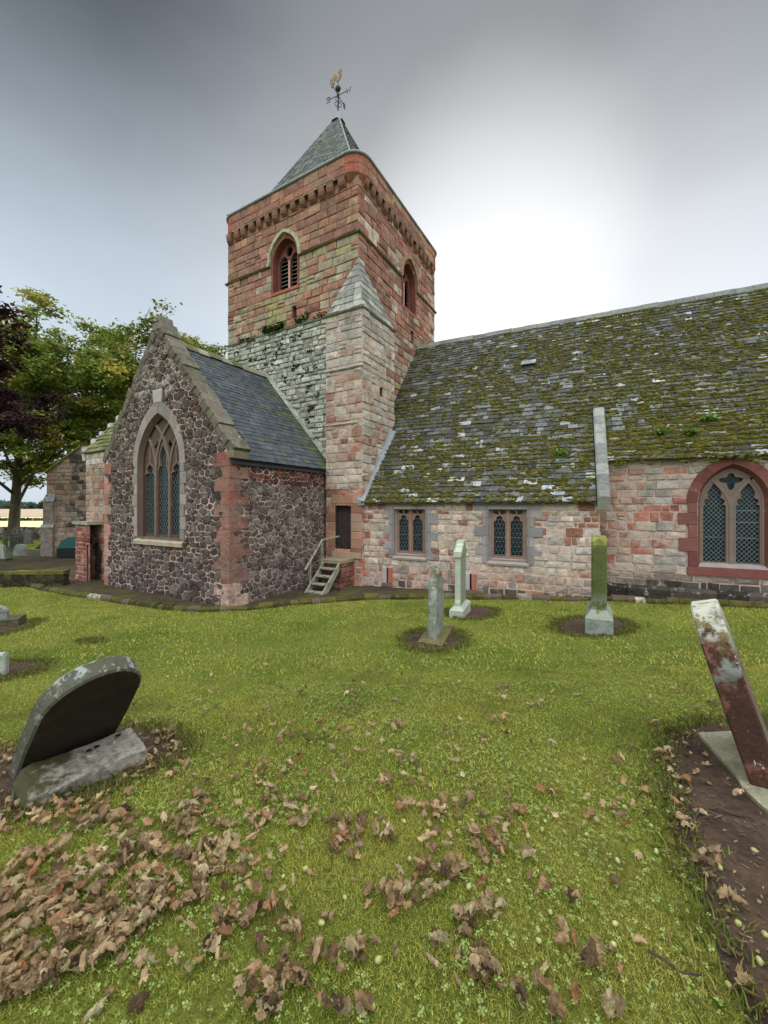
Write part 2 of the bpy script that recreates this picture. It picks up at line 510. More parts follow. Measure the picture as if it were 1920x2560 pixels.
def block(b, fr, q, w0, w1, col, e=.012):   # dressed block with a small bevel; q = quad in the wall plane
    cu = sum(p[0] for p in q) / len(q); cv = sum(p[1] for p in q) / len(q)
    n = len(q)
    ins = []
    for u, v in q:
        d = sqrt((u - cu) ** 2 + (v - cv) ** 2) or 1
        ins.append((u - (u - cu) / d * e * 1.4, v - (v - cv) / d * e * 1.4))
    vs = [fr(u, v, w0) for u, v in q] + [fr(u, v, w1 - e * .7) for u, v in q] + [fr(u, v, w1) for u, v in ins]
    fs = [(k, (k + 1) % n, n + (k + 1) % n, n + k) for k in range(n)] + [(n + k, n + (k + 1) % n, 2 * n + (k + 1) % n, 2 * n + k) for k in range(n)]
    fs.append(tuple(2 * n + k for k in range(n)))
    b.add(vs, fs, col)
def voussoirs(b, fr, c, h, vs, va, sw, va2, w0, w1, pal, rng, n=7):
    """Ring of arch stones between the opening and an outer arch sw wider."""
    for side in (-1, 1):
        inner = [(c + side * arch_half(h, va - vs, (va - vs) * k / 24), vs + (va - vs) * k / 24) for k in range(25)]
        outer = [(c + side * arch_half(h + sw, va2 - vs, (va2 - vs) * k / 24), vs + (va2 - vs) * k / 24) for k in range(25)]
        for j in range(n):
            a = int(round(24 * j / n)); d = int(round(24 * (j + 1) / n))
            ki = inner[a:d + 1]; ko = outer[a:d + 1]
            q = ki + ko[::-1]
            cu = sum(p[0] for p in q) / len(q); cv = sum(p[1] for p in q) / len(q)
            q = [(cu + (u - cu) * .985, cv + (v - cv) * .985) for u, v in q]
            if side < 0: q = q[::-1]
            col = pick(rng, pal)
            m = len(q)
            s_ = [fr(u, v, w1) for u, v in q] + [fr(u, v, w0) for u, v in q]
            # front as quads between inner and outer edge
            k = len(ki); fs = []
            for i in range(k - 1):
                if side < 0: fs.append((m - 1 - i, m - 2 - i, i + 1, i))
                else: fs.append((i, i + 1, m - 2 - i, m - 1 - i))
            fs += [(i, (i + 1) % m, m + (i + 1) % m, m + i) for i in range(m)]
            b.add(s_, fs, col)
def jambs(b, fr, c, h, v0, v1, wide, narrow, w0, w1, pal, rng, step=.3):
    for side in (-1, 1):
        v = v0; k = rng.randrange(2)
        while v < v1 - .02:
            hh = min(step * rng.uniform(.85, 1.15), v1 - v)
            if v1 - v - hh < step * .4: hh = v1 - v
            L = (wide if k % 2 else narrow) * rng.uniform(.93, 1.07)
            a, d = (c - h - L, c - h) if side < 0 else (c + h, c + h + L)
            block(b, fr, [(a + .004, v + .004), (d - .004, v + .004), (d - .004, v + hh - .004), (a + .004, v + hh - .004)], w0, w1, pick(rng, pal), .008)
            v += hh; k += 1
def cells(outline, nu, nv, rng, aspect=1.35, keep=.88):
    """Random rubble: clipped power cells of scattered seeds inside a convex outline (u, v)."""
    us = [p[0] for p in outline]; vs_ = [p[1] for p in outline]
    u0, u1, v0, v1 = min(us), max(us), min(vs_), max(vs_)
    seeds = []
    for j in range(nv):
        for i in range(nu):
            if rng.random() > keep: continue
            u = u0 + (i + .5 + (j % 2) * .5 - .25 + rng.uniform(-.38, .38)) * (u1 - u0) / nu
            v = v0 + (j + .5 + rng.uniform(-.24, .24)) * (v1 - v0) / nv
            seeds.append((u / aspect, v, rng.uniform(0, 1) ** 2 * ((v1 - v0) / nv) ** 2 * .8))
    S = np.array(seeds)
    out_poly = [(p[0] / aspect, p[1]) for p in outline]
    res = []
    def clip(poly, nx, ny, d):
        r = []
        for i in range(len(poly)):
            p, q = poly[i], poly[(i + 1) % len(poly)]
            a = nx * p[0] + ny * p[1] - d; c = nx * q[0] + ny * q[1] - d
            if a <= 0: r.append(p)
            if (a < 0) != (c < 0) and a != c:
                t = a / (a - c); r.append((p[0] + (q[0] - p[0]) * t, p[1] + (q[1] - p[1]) * t))
        return r
    for i in range(len(S)):
        p = S[i]
        d2 = (S[:, 0] - p[0]) ** 2 + (S[:, 1] - p[1]) ** 2
        poly = list(out_poly)
        for j in np.argsort(d2)[1:18]:
            q = S[j]
            nx, ny = q[0] - p[0], q[1] - p[1]
            dd = (q[0] ** 2 + q[1] ** 2 - q[2] - p[0] ** 2 - p[1] ** 2 + p[2]) / 2
            poly = clip(poly, nx, ny, dd)
            if len(poly) < 3: break
        if len(poly) >= 3: res.append([(a * aspect, c) for a, c in poly])
    return res
def rubble(b, fr, outline, nu, nv, pal, seed, blocked=None, gap=.02, aspect=1.35, keep=.88, flat=False):
    rng = random.Random(seed)
    for poly in cells(outline, nu, nv, rng, aspect, keep):
        n = len(poly)
        cu = sum(p[0] for p in poly) / n; cv = sum(p[1] for p in poly) / n
        if blocked and blocked(cu, cv): continue
        rad = sum(sqrt((p[0] - cu) ** 2 + (p[1] - cv) ** 2) for p in poly) / n
        if rad < .045: continue
        g = gap * rng.uniform(.6, 1.5)
        k = max(.55, 1 - g / rad)
        q = [(cu + (u - cu) * k, cv + (v - cv) * k) for u, v in poly]
        r2 = []
        for i in range(n):                      # knock the corners off
            p, s_ = q[i], q[(i + 1) % n]
            for t in (rng.uniform(.06, .16), rng.uniform(.84, .94)): r2.append((p[0] + (s_[0] - p[0]) * t + rng.uniform(-.009, .009), p[1] + (s_[1] - p[1]) * t + rng.uniform(-.009, .009)))
        m = len(r2)
        w0 = rng.uniform(.008, .05)
        vs = [fr(u, v, -.015) for u, v in r2]
        vs += [fr(cu + (u - cu) * .88, cv + (v - cv) * .88, w0 + rng.uniform(-.006, .006)) for u, v in r2]
        vs.append(fr(cu, cv, w0 + rng.uniform(.0, .016)))
        fs = [(i, (i + 1) % m, m + (i + 1) % m, m + i) for i in range(m)] + [(m + i, m + (i + 1) % m, 2 * m) for i in range(m)]
        b.add(vs, fs, pal(cu, cv, rng))

def PAL(*hx): return [H(h) for h in hx]
# ==================================================================== THE CHURCH
CH = thing('church', 'red sandstone church with square tower, pyramid slate spire and moss covered nave roof', 'church', (-6.0, 12.0, -1.2))
REDS = PAL('#9a6858', '#8f6253', '#a2725f', '#87604f', '#9a735e', '#9c6a57', '#a67c68')
ORNG = PAL('#a8775f', '#ad8168', '#a0705c', '#a98a70', '#9c775f')
PALE = PAL('#a89c84', '#ac9f88', '#a0957c', '#a99880', '#a0966f')
LIME = PAL('#b3b5a8', '#a3a796', '#c5c6ba', '#96998a', '#bcb9a6', '#aab0a0')
PINK = PAL('#b9a594', '#ae9684', '#c1b09f', '#b39c89', '#b9ac9d', '#a58775')
MORT = H('#bea999')
def pal_tf(u, v, r):
    if v < 8.72: return pick(r, LIME)
    if v < 11.43:
        p = 0
        if 1.7 < u < 4.9: p = .95 - .25 * abs(u - 3.3)
        if u > 5.0: p = max(p, .45 + (v - 9.5) * .25)
        if v < 10.2 and u < 2.2: p = max(p, .40)
        if r.random() < p:
            c = pick(r, PALE)
            return (c[0] * .95, c[1], c[2] * .72) if (2.3 < u < 4.4 and v < 10.4 and r.random() < .6) else c
        return pick(r, ORNG if r.random() < .55 else REDS)
    return pick(r, REDS if r.random() < .75 else ORNG)
def pal_tr(u, v, r):
    if v < 9.4 and u > 2 and r.random() < .35: return pick(r, PALE)
    c = pick(r, REDS if r.random() < .8 else PINK)
    return (c[0] * 1.06, c[1] * 1.02, c[2] * 1.02)
TZ = 13.45                                            # underside of the parapet
bc = 3.33; bh_, bv0, bvs, bva = .64, 10.28, 11.50, 12.30   # belfry opening, front
bcr = 3.95
wt = B(); wm = B()
op_f = arch_poly(bc, bh_, bv0, bvs, bva); op_r = arch_poly(bcr, .62, bv0, bvs, bva)
sl_f = [(3.69, 8.98), (3.93, 8.98), (3.93, 9.53), (3.69, 9.53)]
sl_r = [(4.12, 8.9), (4.46, 8.9), (4.46, 9.52), (4.12, 9.52)]
sheet(wm, TF, [(0, -1.6), (TW, -1.6), (TW, TZ), (0, TZ)], [op_f, sl_f], 0, MORT)
sheet(wm, TR, [(0, -1.6), (TW, -1.6), (TW, TZ), (0, TZ)], [op_r, sl_r], 0, MORT)
for fr, op, s_ in ((TF, op_f, sl_f), (TR, op_r, sl_r)):
    rim(wm, fr, s_, 0, -.35, H('#8c5a48'))
    sheet(wm, fr, s_, [], -.30, H('#7d4a3a'))
# back and far sides
TBk = Frame(TN + TW * YT, -XT, YT); TLs = Frame(TL + TW * YT, -YT, -XT)
sheet(wm, TBk, [(0, -1.6), (TW, -1.6), (TW, TZ), (0, TZ)], [], 0, MORT)
sheet(wm, TLs, [(0, -1.6), (TW, -1.6), (TW, TZ), (0, TZ)], [], 0, MORT)
wm.c = [tuple(x * .45 for x in c) if c == MORT else c for c in wm.c]
wm.out('tower_core', M['mortar'], CH)
holes_f = [hole_arch(bc, bh_ + .10, bv0 - .1, bvs, bva + .14), hole_rect(3.69, 3.93, 8.98, 9.53)]
holes_r = [hole_arch(bcr, .72, bv0 - .1, bvs, bva + .14), hole_rect(4.12, 4.46, 8.9, 9.52)]
tw_ = B()
ashlar(tw_, TF, cut(-.02, TW + .02, holes_f), 8.75, 11.38, pal_tf, 11, (.24, .34), (.35, .75), proud=(.01, .05), hump=.025)
ashlar(tw_, TF, cut(-.02, TW + .02, holes_f), 11.48, TZ, pal_tf, 12, (.26, .36), (.38, .85), proud=(.01, .045), hump=.025)
ashlar(tw_, TR, cut(-.02, TW + .02, holes_r), 6.0, 11.36, pal_tr, 13, (.25, .36), (.3, .7), proud=(.01, .05), hump=.03)
ashlar(tw_, TR, cut(-.02, TW + .02, holes_r), 11.46, TZ, pal_tr, 14, (.26, .36), (.35, .75), proud=(.01, .045), hump=.03)
ashlar(tw_, TBk, cut(-.02, TW + .02, []), 6.0, TZ, pal_tr, 15, (.3, .4), (.5, .9))
ashlar(tw_, TLs, cut(-.02, TW + .02, []), 6.0, TZ, pal_tr, 16, (.3, .4), (.5, .9))
tw_.out('tower_wall', M['red'], CH)
tl_ = B()
ashlar(tl_, TF, cut(-.05, 6.0, []), 2.6, 8.66, pal_tf, 17, (.14, .26), (.2, .55), gap=.02, proud=(-.005, .06), jit=.016, hump=.03)
tag(tl_.out('lower_tower_wall', M['lime'], CH), 'pale lichened lower stage of the tower')
# string courses
def course(b, fr, u0, u1, v0, v1, d, col, seed, seg=.9):
    rng = random.Random(seed); u = u0
    while u < u1 - .01:
        L = min(seg * rng.uniform(.8, 1.2), u1 - u)
        if u1 - u - L < .25: L = u1 - u
        q = [(u, v0), (u + L, v0), (u + L, v1), (u, v1)]
        dd = d * rng.uniform(.93, 1.05); k = rng.uniform(.9, 1.1)
        c = tuple(x * k for x in col)
        vs = []
        for uu in (u + .003, u + L - .003):
            vs += [fr(uu, v0, -.01), fr(uu, v0 + .02, dd * .7), fr(uu, v0 + (v1 - v0) * .45, dd), fr(uu, v1, -.01)]
        b.add(vs, [(0, 4, 5, 1), (1, 5, 6, 2), (2, 6, 7, 3), (0, 1, 2, 3), (7, 6, 5, 4)], c)
        u += L
sc_ = B(); DK = H('#6a6150')
for fr_, a, c in ((TF, -.12, bc - .78), (TF, bc + .78, TW + .12), (TR, -.12, bcr - .78), (TR, bcr + .78, TW + .12)):
    sc_ = B(); course(sc_, fr_, a, c, 11.34, 11.49, .12, DK, int(a * 10) + 30); sc_.out('string_course', M['cap'], CH)
ls = B(); course(ls, TF, -.06, 5.4, 8.64, 8.78, .10, H('#8d8d7c'), 5)
ls.out('string_course', M['cap'], CH)
# belfry windows
def belfry(fr, c, h, seed, hoodcol):
    rng = random.Random(seed)
    pal = PAL('#7a4a40', '#85544a', '#734339')
    f = B()
    rim(f, fr, arch_poly(c, h, bv0, bvs, bva), .02, -.42, H('#74463c'))
    voussoirs(f, fr, c, h, bvs, bva, .10, bva + .14, -.05, .03, pal, rng, 4)
    jambs(f, fr, c, h, bv0, bvs, .10, .10, -.05, .03, pal if seed < 50 else pal, rng, .28)
    block(f, fr, [(c - h - .08, bv0 - .12), (c + h + .08, bv0 - .12), (c + h + .08, bv0), (c - h - .08, bv0)], -.3, .05, H('#9a5b4c'))
    o = f.out('belfry_window', M['dress'], CH)
    t = B()
    l1 = arch_poly(c - h * .47, h * .36, bv0 + .06, bvs - .05, bvs + .32, 5); l2 = arch_poly(c + h * .47, h * .36, bv0 + .06, bvs - .05, bvs + .32, 5)
    top = [(c + .17 * cos(2 * pi * k / 12), bvs + .42 + .20 * sin(2 * pi * k / 12)) for k in range(12)]
    plate(t, fr, arch_poly(c, h - .01, bv0 + .01, bvs, bva - .02), [l1, l2, top], -.24, -.36, H('#74463c'))
    bar(t, fr, [(c, bv0 + .02), (c, bvs + .05)], .07, -.22, -.30, H('#c2a294'))
    t.out('tracery', M['dress'], o)
    lv = B()
    for k in range(9):
        v = bv0 + .06 + k * .16
        for cc in (c - h * .47, c + h * .47):
            lv.add([fr(cc - h * .38, v, -.30), fr(cc + h * .38, v, -.30), fr(cc + h * .38, v + .12, -.42), fr(cc - h * .38, v + .12, -.42)], [(0, 1, 2, 3)], H('#5b5148'))
    lv.out('louvre', M['wood'], o)
    bk = B(); sheet(bk, fr, arch_poly(c, h + .05, bv0 - .05, bvs, bva + .05), [], -.46, H('#191512'))
    bk.out('dark_opening', M['black'], o)
    hd = B()
    hp = [(c + arch_half(h + .17, bva + .26 - bvs, (bva + .26 - bvs) * k / 14), bvs + (bva + .26 - bvs) * k / 14) for k in range(15)]
    hp2 = [(2 * c - u, v) for u, v in hp][::-1]
    bar(hd, fr, [(c + h + .26, bvs - .06), (c + h + .17, bvs - .06)] + hp + hp2[1:] + [(c - h - .17, bvs - .06), (c - h - .26, bvs - .06)], .13, -.01, .13, hoodcol)
    hd.out('hood_mould', M['cap'], o)
    return o
belfry(TF, bc, bh_, 21, H('#a3a184'))
belfry(TR, bcr, .62, 22, H('#9a7a62'))
# corbels
def corbel_mesh():
    b = B(); F0 = Frame((0, 0), (1, 0), (0, -1)); wd = .13
    prof = [(0, -.36), (.06, -.35), (.13, -.27), (.165, -.14), (.17, 0.0), (0, 0)]
    vs = [F0(-wd, v, d) for d, v in prof] + [F0(wd, v, d) for d, v in prof]
    n = len(prof)
    b.add(vs, [(k, n + k, n + (k + 1) % n, (k + 1) % n) for k in range(n)] + [tuple(range(n)), tuple(range(2 * n - 1, n - 1, -1))], H('#8f5a48'))
    o = b.out('corbel', M['red'], CH)
    return o
cb = corbel_mesh(); first = True
rngc = random.Random(5)
for fr, ang in ((TF, atan2(XT[1], XT[0])), (TR, atan2(YT[1], YT[0]))):
    n = 14
    for k in range(n):
        u = .18 + (TW - .85) * k / (n - 1) + (.2 if fr is TR else 0) + rngc.uniform(-.04, .04)
        p = fr(u, TZ, .0)
        o = cb if first else cb.copy()
        if not first: COL.objects.link(o)
        first = False
        o.matrix_parent_inverse = base_of(CH).inverted()
        o.location = p; o.rotation_euler = (0, 0, ang); o.scale = (rngc.uniform(.85, 1.15), 1, rngc.uniform(.85, 1.1))
# parapet with rounded corners
PJ = .19; PZ1 = 14.14; RC = .62
ctr = TL + .5 * TW * XT + .5 * TW * YT
def ring_pt(s, off=0.0):                      # s in 0..4 walks the rounded square, corner k near s = k
    pass
def rsq(half, rc, n=7):
    pts = []
    for k, (sx, sy) in enumerate(((1, -1), (1, 1), (-1, 1), (-1, -1))):
        a0 = (-pi / 2, 0, pi / 2, pi)[k]
        cx, cy = sx * (half - rc), sy * (half - rc)
        for j in range(n + 1):
            a = a0 + pi / 2 * j / n
            pts.append((cx + rc * cos(a), cy + rc * sin(a)))
    return pts
def tw3(p, z): q = ctr + p[0] * XT + p[1] * YT; return (q[0], q[1], z)
pb = B(); hf = TW / 2 + PJ
def ringband(b, half0, half1, z0, z1, rc0, rc1, col, rev=False):
    a = rsq(half0, rc0); c = rsq(half1, rc1); n = len(a)
    vs = [tw3(p, z0) for p in a] + [tw3(p, z1) for p in c]
    b.add(vs, [(k, (k + 1) % n, n + (k + 1) % n, n + k) for k in range(n)], col)
ringband(pb, hf - .012, hf - .012, TZ, PZ1, RC, RC, MORT)
ringband(pb, TW / 2 - .3, hf - .012, TZ + .0, TZ, .3, RC, H('#6d4436'))
ringband(pb, hf - .012, hf - .34, PZ1, PZ1, RC, .3, H('#9aa0a4'))
ringband(pb, hf - .34, hf - .34, PZ1, PZ1 - .3, .3, .3, H('#9aa0a4'))
pb.out('parapet_core', M['mortar'], CH)
pp = B(); rg = random.Random(8)
loop = rsq(hf, RC, 6)
segs = []
for k in range(len(loop)):
    p, q = loop[k], loop[(k + 1) % len(loop)]
    L = sqrt((p[0] - q[0]) ** 2 + (p[1] - q[1]) ** 2)
    d = ((q[0] - p[0]) / L, (q[1] - p[1]) / L)
    o_ = ctr + p[0] * XT + p[1] * YT
    U_ = d[0] * XT + d[1] * YT; N_ = d[1] * XT - d[0] * YT
    fr = Frame(o_, U_, N_)
    segs.append((fr, L))
    if L > 1.5:
        ashlar(pp, fr, cut(0, L, []), TZ + .02, PZ1 - .01, lambda u, v, r: pick(r, REDS if r.random() < .6 else ORNG), 40 + k, (.29, .36), (.4, .85), proud=(.0, .02), hump=.012)
    else:
        for (a, c) in ((TZ + .02, TZ + .35), (TZ + .36, PZ1 - .01)):
            if a < TZ + .1 or k % 2 == 0 or 1:
                stone(pp, fr, [(-.003, a), (L + .003, a), (L + .003, c), (-.003, c)], .012, H('#a05e4a'), rg, .004, .004)
pp.out('parapet', M['red'], CH)
# rounded corner corbelling at the visible corners
kc = B()
for (sx, sy) in ((1, -1), (-1, -1), (1, 1)):
    for j, (z0, z1, rr0, rr1) in enumerate(((TZ - .42, TZ - .2, .05, .30), (TZ - .2, TZ, .30, .42))):
        cx, cy = sx * (TW / 2 - .30), sy * (TW / 2 - .30)
        n = 14
        vs = [tw3((cx + (rr0 + .06) * cos(2 * pi * i / n), cy + (rr0 + .06) * sin(2 * pi * i / n)), z0) for i in range(n)] + [tw3((cx + (rr1 + .06) * cos(2 * pi * i / n), cy + (rr1 + .06) * sin(2 * pi * i / n)), z1) for i in range(n)]
        kc.add(vs, [(i, (i + 1) % n, n + (i + 1) % n, n + i) for i in range(n)], H('#97594a'))
kc.out('corner_corbelling', M['red'], CH)
# lead roll along the wall head
lr = B(); lp = rsq(hf + .02, RC, 7); lp = lp + lp[:1]
lr.tube([tw3(p, PZ1 + .03) for p in lp], .055, n=8, caps=False)
lr.out('lead_gutter', M['lead'], CH, smooth=True)
# spire
SB, SZ0, SZ1 = 2.95, 14.15, 20.05
def slate_plane(b, P0, P1, P2, P3, rows, wid, thick, pal, seed, jitter=.01, gap=.004, grad=1.0, skip=None, rough=.0):
    """Courses of slates on the plane P0 P1 (eave) P3 P2 (top); quad corners as Vectors."""
    rng = random.Random(seed)
    Nn = (P1 - P0).cross(P2 - P0).normalized()
    ts = [0]
    for k in range(rows): ts.append(ts[-1] + (1 + (grad - 1) * k / rows))
    ts = [t / ts[-1] for t in ts]
    for k in range(rows):
        t0, t1 = ts[k], ts[k + 1]
        a0, a1 = P0.lerp(P2, t0), P1.lerp(P3, t0)
        c0, c1 = P0.lerp(P2, min(1, t1 + (t1 - t0) * .35)), P1.lerp(P3, min(1, t1 + (t1 - t0) * .35))
        L = (a1 - a0).length
        if L < .03: continue
        s = 0.0; off = rng.uniform(0, wid)
        edges = [0]
        x = wid * rng.uniform(.3, 1)
        while x < L - wid * .3:
            edges.append(x); x += wid * rng.uniform(.6, 1.4) * (1 - .25 * k / rows)
        edges.append(L)
        for e0, e1 in zip(edges, edges[1:]):
            f0, f1 = (e0 + gap) / L, (e1 - gap) / L
            if skip and skip(a0.lerp(a1, (f0 + f1) / 2)): continue
            dz = rng.uniform(-1, 1) * jitter
            th = thick * rng.uniform(.7, 1.4)
            up = (c0 - a0).normalized()
            q0 = a0.lerp(a1, f0) + up * (dz + rng.uniform(-.3, .3) * jitter); q1 = a0.lerp(a1, f1) + up * (dz + rng.uniform(-.3, .3) * jitter)
            q2 = c0.lerp(c1, f1); q3 = c0.lerp(c1, f0)
            t_a = Nn * th * 2.0; t_b = Nn * th * .4
            tw = Nn * rng.uniform(-.3, .3) * th
            vs = [q0 + t_a + tw, q1 + t_a - tw, q2 + t_b, q3 + t_b, q0, q1, q2, q3]
            b.add(vs, [(0, 1, 2, 3), (4, 5, 1, 0), (5, 6, 2, 1), (7, 4, 0, 3)], pal(q0, rng))
def V3(p, z): q = tw3(p, z); return Vector(q)
SLG = PAL('#53574f', '#5f635c', '#474b46', '#686b60', '#565a4c')
apex = V3((0, 0), SZ1)
cs_ = [V3((SB, -SB), SZ0), V3((SB, SB), SZ0), V3((-SB, SB), SZ0), V3((-SB, -SB), SZ0)]
cs2 = [c.lerp(apex, .30) for c in cs_]
# slight bell at the foot: the lowest part is a little flatter
sp = B()
for k in range(4):
    P0, P1 = cs_[k], cs_[(k + 1) % 4]
    sp.add([P0, P1, apex], [(0, 1, 2)], H('#3c3e3e'))
    slate_plane(sp, P0, P1, apex, apex, 34, .24, .010, lambda p, r: pick(r, SLG), 60 + k, .006, grad=.8)
spo = sp.out('spire', M['slate2'], CH)
hp_ = B()
for k in range(4):
    hp_.tube([cs_[k].lerp(apex, .0) + Vector((0, 0, .03)), apex + Vector((0, 0, .0))], .035, n=6)
hp_.out('hip', M['lead'], spo)
fc = B()
n = 8
for (z0, z1, r0, r1) in ((SZ1 - .45, SZ1 - .05, .34, .20), (SZ1 - .05, SZ1 + .12, .20, .05)):
    vs = [Vector(tw3((r0 * cos(2 * pi * (i + .5) / n), r0 * sin(2 * pi * (i + .5) / n)), z0)) for i in range(n)] + [Vector(tw3((r1 * cos(2 * pi * (i + .5) / n), r1 * sin(2 * pi * (i + .5) / n)), z1)) for i in range(n)]
    fc.add(vs, [(i, (i + 1) % n, n + (i + 1) % n, n + i) for i in range(n)], H('#8a8f93'))
fc.out('spire_cap', M['lead'], spo)
lf = B()
a_ = rsq(hf - .33, .3); lf.add([tw3(p, SZ0 - .12) for p in a_], [tuple(range(len(a_)))], H('#9aa0a4'))
lf.out('lead_flat', M['lead'], CH)
# lead hatch at the foot of the spire
hb = B()
def FB(u, d, z): return V3((u - TW / 2, -TW / 2 + d), z)
u0, u1 = 3.2, 4.05
d_at = lambda z: (TW / 2 - SB) + (z - SZ0) * SB / (SZ1 - SZ0)
vs = [FB(u0, d_at(14.2) - .25, 14.15), FB(u1, d_at(14.2) - .25, 14.15), FB(u1, d_at(14.85), 14.95), FB(u0, d_at(14.85), 14.95),
      FB(u0, d_at(14.2), 14.15), FB(u1, d_at(14.2), 14.15), FB(u1, d_at(14.9), 14.9), FB(u0, d_at(14.9), 14.9)]
vs[0] = FB(u0 - .05, d_at(14.15) - .30, 14.2); vs[1] = FB(u1 + .05, d_at(14.15) - .30, 14.2)
vs[2] = FB(u1 - .08, d_at(14.95) - .10, 14.95); vs[3] = FB(u0 + .08, d_at(14.95) - .10, 14.95)
hb.add(vs, [(0, 1, 2, 3), (1, 5, 6, 2), (0, 3, 7, 4), (3, 2, 6, 7)], (.5, .5, .5))
hb.out('roof_hatch', M['lead'], CH)
# safety line with brackets along the wall head
cbx = B()
for (p, q) in (((hf - .35, -hf + .9), (hf - .35, hf - .1)), ((-hf + 1.0, -hf + .3), (-hf + .05, -hf + .3))):
    nn = 3
    P_ = V3(p, PZ1 + .42); Q_ = V3(q, PZ1 + .42)
    pts = [P_.lerp(Q_, i / 8) - Vector((0, 0, .10 * sin(pi * i / 8))) for i in range(9)]
    cbx.tube(pts, .014, n=5)
    for e, o2 in ((P_, .0), (Q_, .0)):
        cbx.tube([e - Vector((0, 0, .45)), e + Vector((0, 0, .05))], .022, n=5)
        cbx.box((e.x - .09, e.y - .03, e.z - .02), (e.x + .09, e.y + .03, e.z + .03))
cbx.out('safety_line', M['lead'], CH)

# ------------------------------------------------------------------ stair turret on the tower's corner
def pal_u(u, v, r):
    if v > 7.6: return pick(r, PAL('#aaa49a', '#b9ada0', '#9a958c', '#b5a294'))
    if v < 2.2 and r.random() < .65: return pick(r, PAL('#b4735a', '#bd8064', '#a86a52'))
    k = r.random()
    if k < .14 + .05 * sin(v * 2): return pick(r, REDS)
    if v > 6.3 and k < .5: return pick(r, PAL('#aaa49a', '#b9ada0', '#c6b5a6'))
    return pick(r, PINK)
def pal_ur(u, v, r):
    if r.random() < .4: return pick(r, PAL('#b2a598', '#a79d92', '#bfb0a2'))
    return pal_u(u, v, r)
UZ = 8.42
door = [(.42, .16), (1.08, .16), (1.08, 1.80), (.42, 1.80)]
slitr = [(1.16, 5.62), (1.36, 5.62), (1.36, 6.2), (1.16, 6.2)]
um = B()
sheet(um, UF, [(0, -1.6), (UW, -1.6), (UW, UZ), (0, UZ)], [door], 0, MORT)
sheet(um, UR, [(0, -1.6), (UD, -1.6), (UD, UZ), (0, UZ)], [slitr], 0, MORT)
UL = Frame(UN - UW * XT + .7 * YT, -YT, -XT)
sheet(um, UL, [(0, -1.6), (.7, -1.6), (.7, UZ), (0, UZ)], [], 0, MORT)
UB = Frame(UN + UD * YT, -XT, YT)
sheet(um, UB, [(0, -1.6), (.6, -1.6), (.6, UZ), (0, UZ)], [], 0, MORT)
rim(um, UR, slitr, 0, -.3, H('#7a5a4a')); sheet(um, UR, slitr, [], -.28, H('#1d1815'))
um.out('turret_core', M['mortar'], CH)
ut = B()
ashlar(ut, UF, cut(-.01, UW + .01, [hole_rect(.42, 1.08, .16, 1.80)]), -1.5, UZ, pal_u, 71, (.2, .32), (.28, .62), proud=(.005, .04), jit=.01, hump=.025)
ashlar(ut, UR, cut(-.01, UD, [hole_rect(1.16, 1.36, 5.62, 6.2)]), -1.5, UZ, pal_ur, 72, (.2, .34), (.28, .6), proud=(.005, .05), jit=.012, hump=.03)
ashlar(ut, UL, cut(0, .7, []), -1.5, UZ, pal_u, 73, (.2, .32), (.3, .6))
ashlar(ut, UB, cut(0, .6, []), 2.0, UZ, pal_u, 74, (.2, .32), (.3, .6))
ut.out('turret_wall', M['pale'], CH)
for ar in ((UF, -.08, UW + .10, UZ - .02, UZ + .12, .11, H('#8f8b80'), 6, .6), (UR, -.10, UD + .02, UZ - .02, UZ + .12, .11, H('#8f8b80'), 7, .6),
           (UF, -.03, UW + .05, 6.42, 6.55, .08, H('#a89a8c'), 8, .5), (UF, -.03, UW - .15, 4.52, 4.64, .07, H('#b5988a'), 9, .5)):
    us = B(); course(us, *ar); us.out('string_course', M['cap'], CH)
# broach cap: half pyramid leaning into the tower's corner
bp_ = B(); rg = random.Random(3)
ap = Vector((TN[0] + .03, TN[1] - .03, 10.45))
c0 = UF(.02, UZ + .1, .0); c1 = UF(UW, UZ + .1, 0); c2 = UR(UD, UZ + .1, 0)
for P0, P1, ny in ((c0, c1, 8), (c1, c2, 8)):
    bp_.add([P0, P1, ap], [(0, 1, 2)], H('#8b877d'))
    slate_plane(bp_, P0, P1, ap, ap, 8, .5, .014, lambda p, r: pick(r, PAL('#9a978d', '#8a877f', '#a7a49a', '#7f7c74')), rg.randrange(99), .006, .006)
bp_.out('turret_cap', M['cap'], CH)
# door
db = B()
rim(db, UF, door, .01, -.22, H('#a06a52'))
for k in range(5):
    a = .42 + .66 * k / 5
    block(db, UF, [(a + .004, .18), (a + .128, .18), (a + .128, 1.79), (a + .004, 1.79)], -.22, -.155 - .006 * (k % 2), H('#3c3431'), .006)
do = db.out('door', M['door'], CH)
dh = B(); dh.tube([UF(.98, .95, -.14), UF(.98, .95, -.11), UF(.98, .87, -.11), UF(.98, .87, -.14)], .012, n=5); dh.out('handle', M['iron'], do)
ds_ = B(); rg = random.Random(77)
DS = PAL('#a07a64', '#96705a', '#8c6450', '#a58672')
v = .0
for k, hh in enumerate((.28, .30, .28, .32, .30, .32)):
    block(ds_, UF, [(1.085, v + .006), (1.085 + (.44 if k % 2 else .43), v + .006), (1.085 + (.44 if k % 2 else .43), v + hh), (1.085, v + hh)], -.05, .048, pick(rg, DS), .02)
    block(ds_, UF, [(.415 - (.3 if k % 2 else .38), v + .006), (.415, v + .006), (.415, v + hh), (.415 - (.3 if k % 2 else .38), v + hh)], -.05, .045, pick(rg, DS), .02)
    v += hh
block(ds_, UF, [(.25, 1.808), (.78, 1.808), (.78, 2.12), (.25, 2.12)], -.05, .05, pick(rg, DS), .02)
block(ds_, UF, [(.79, 1.808), (1.14, 1.808), (1.14, 2.12), (.79, 2.12)], -.05, .046, pick(rg, DS), .02)
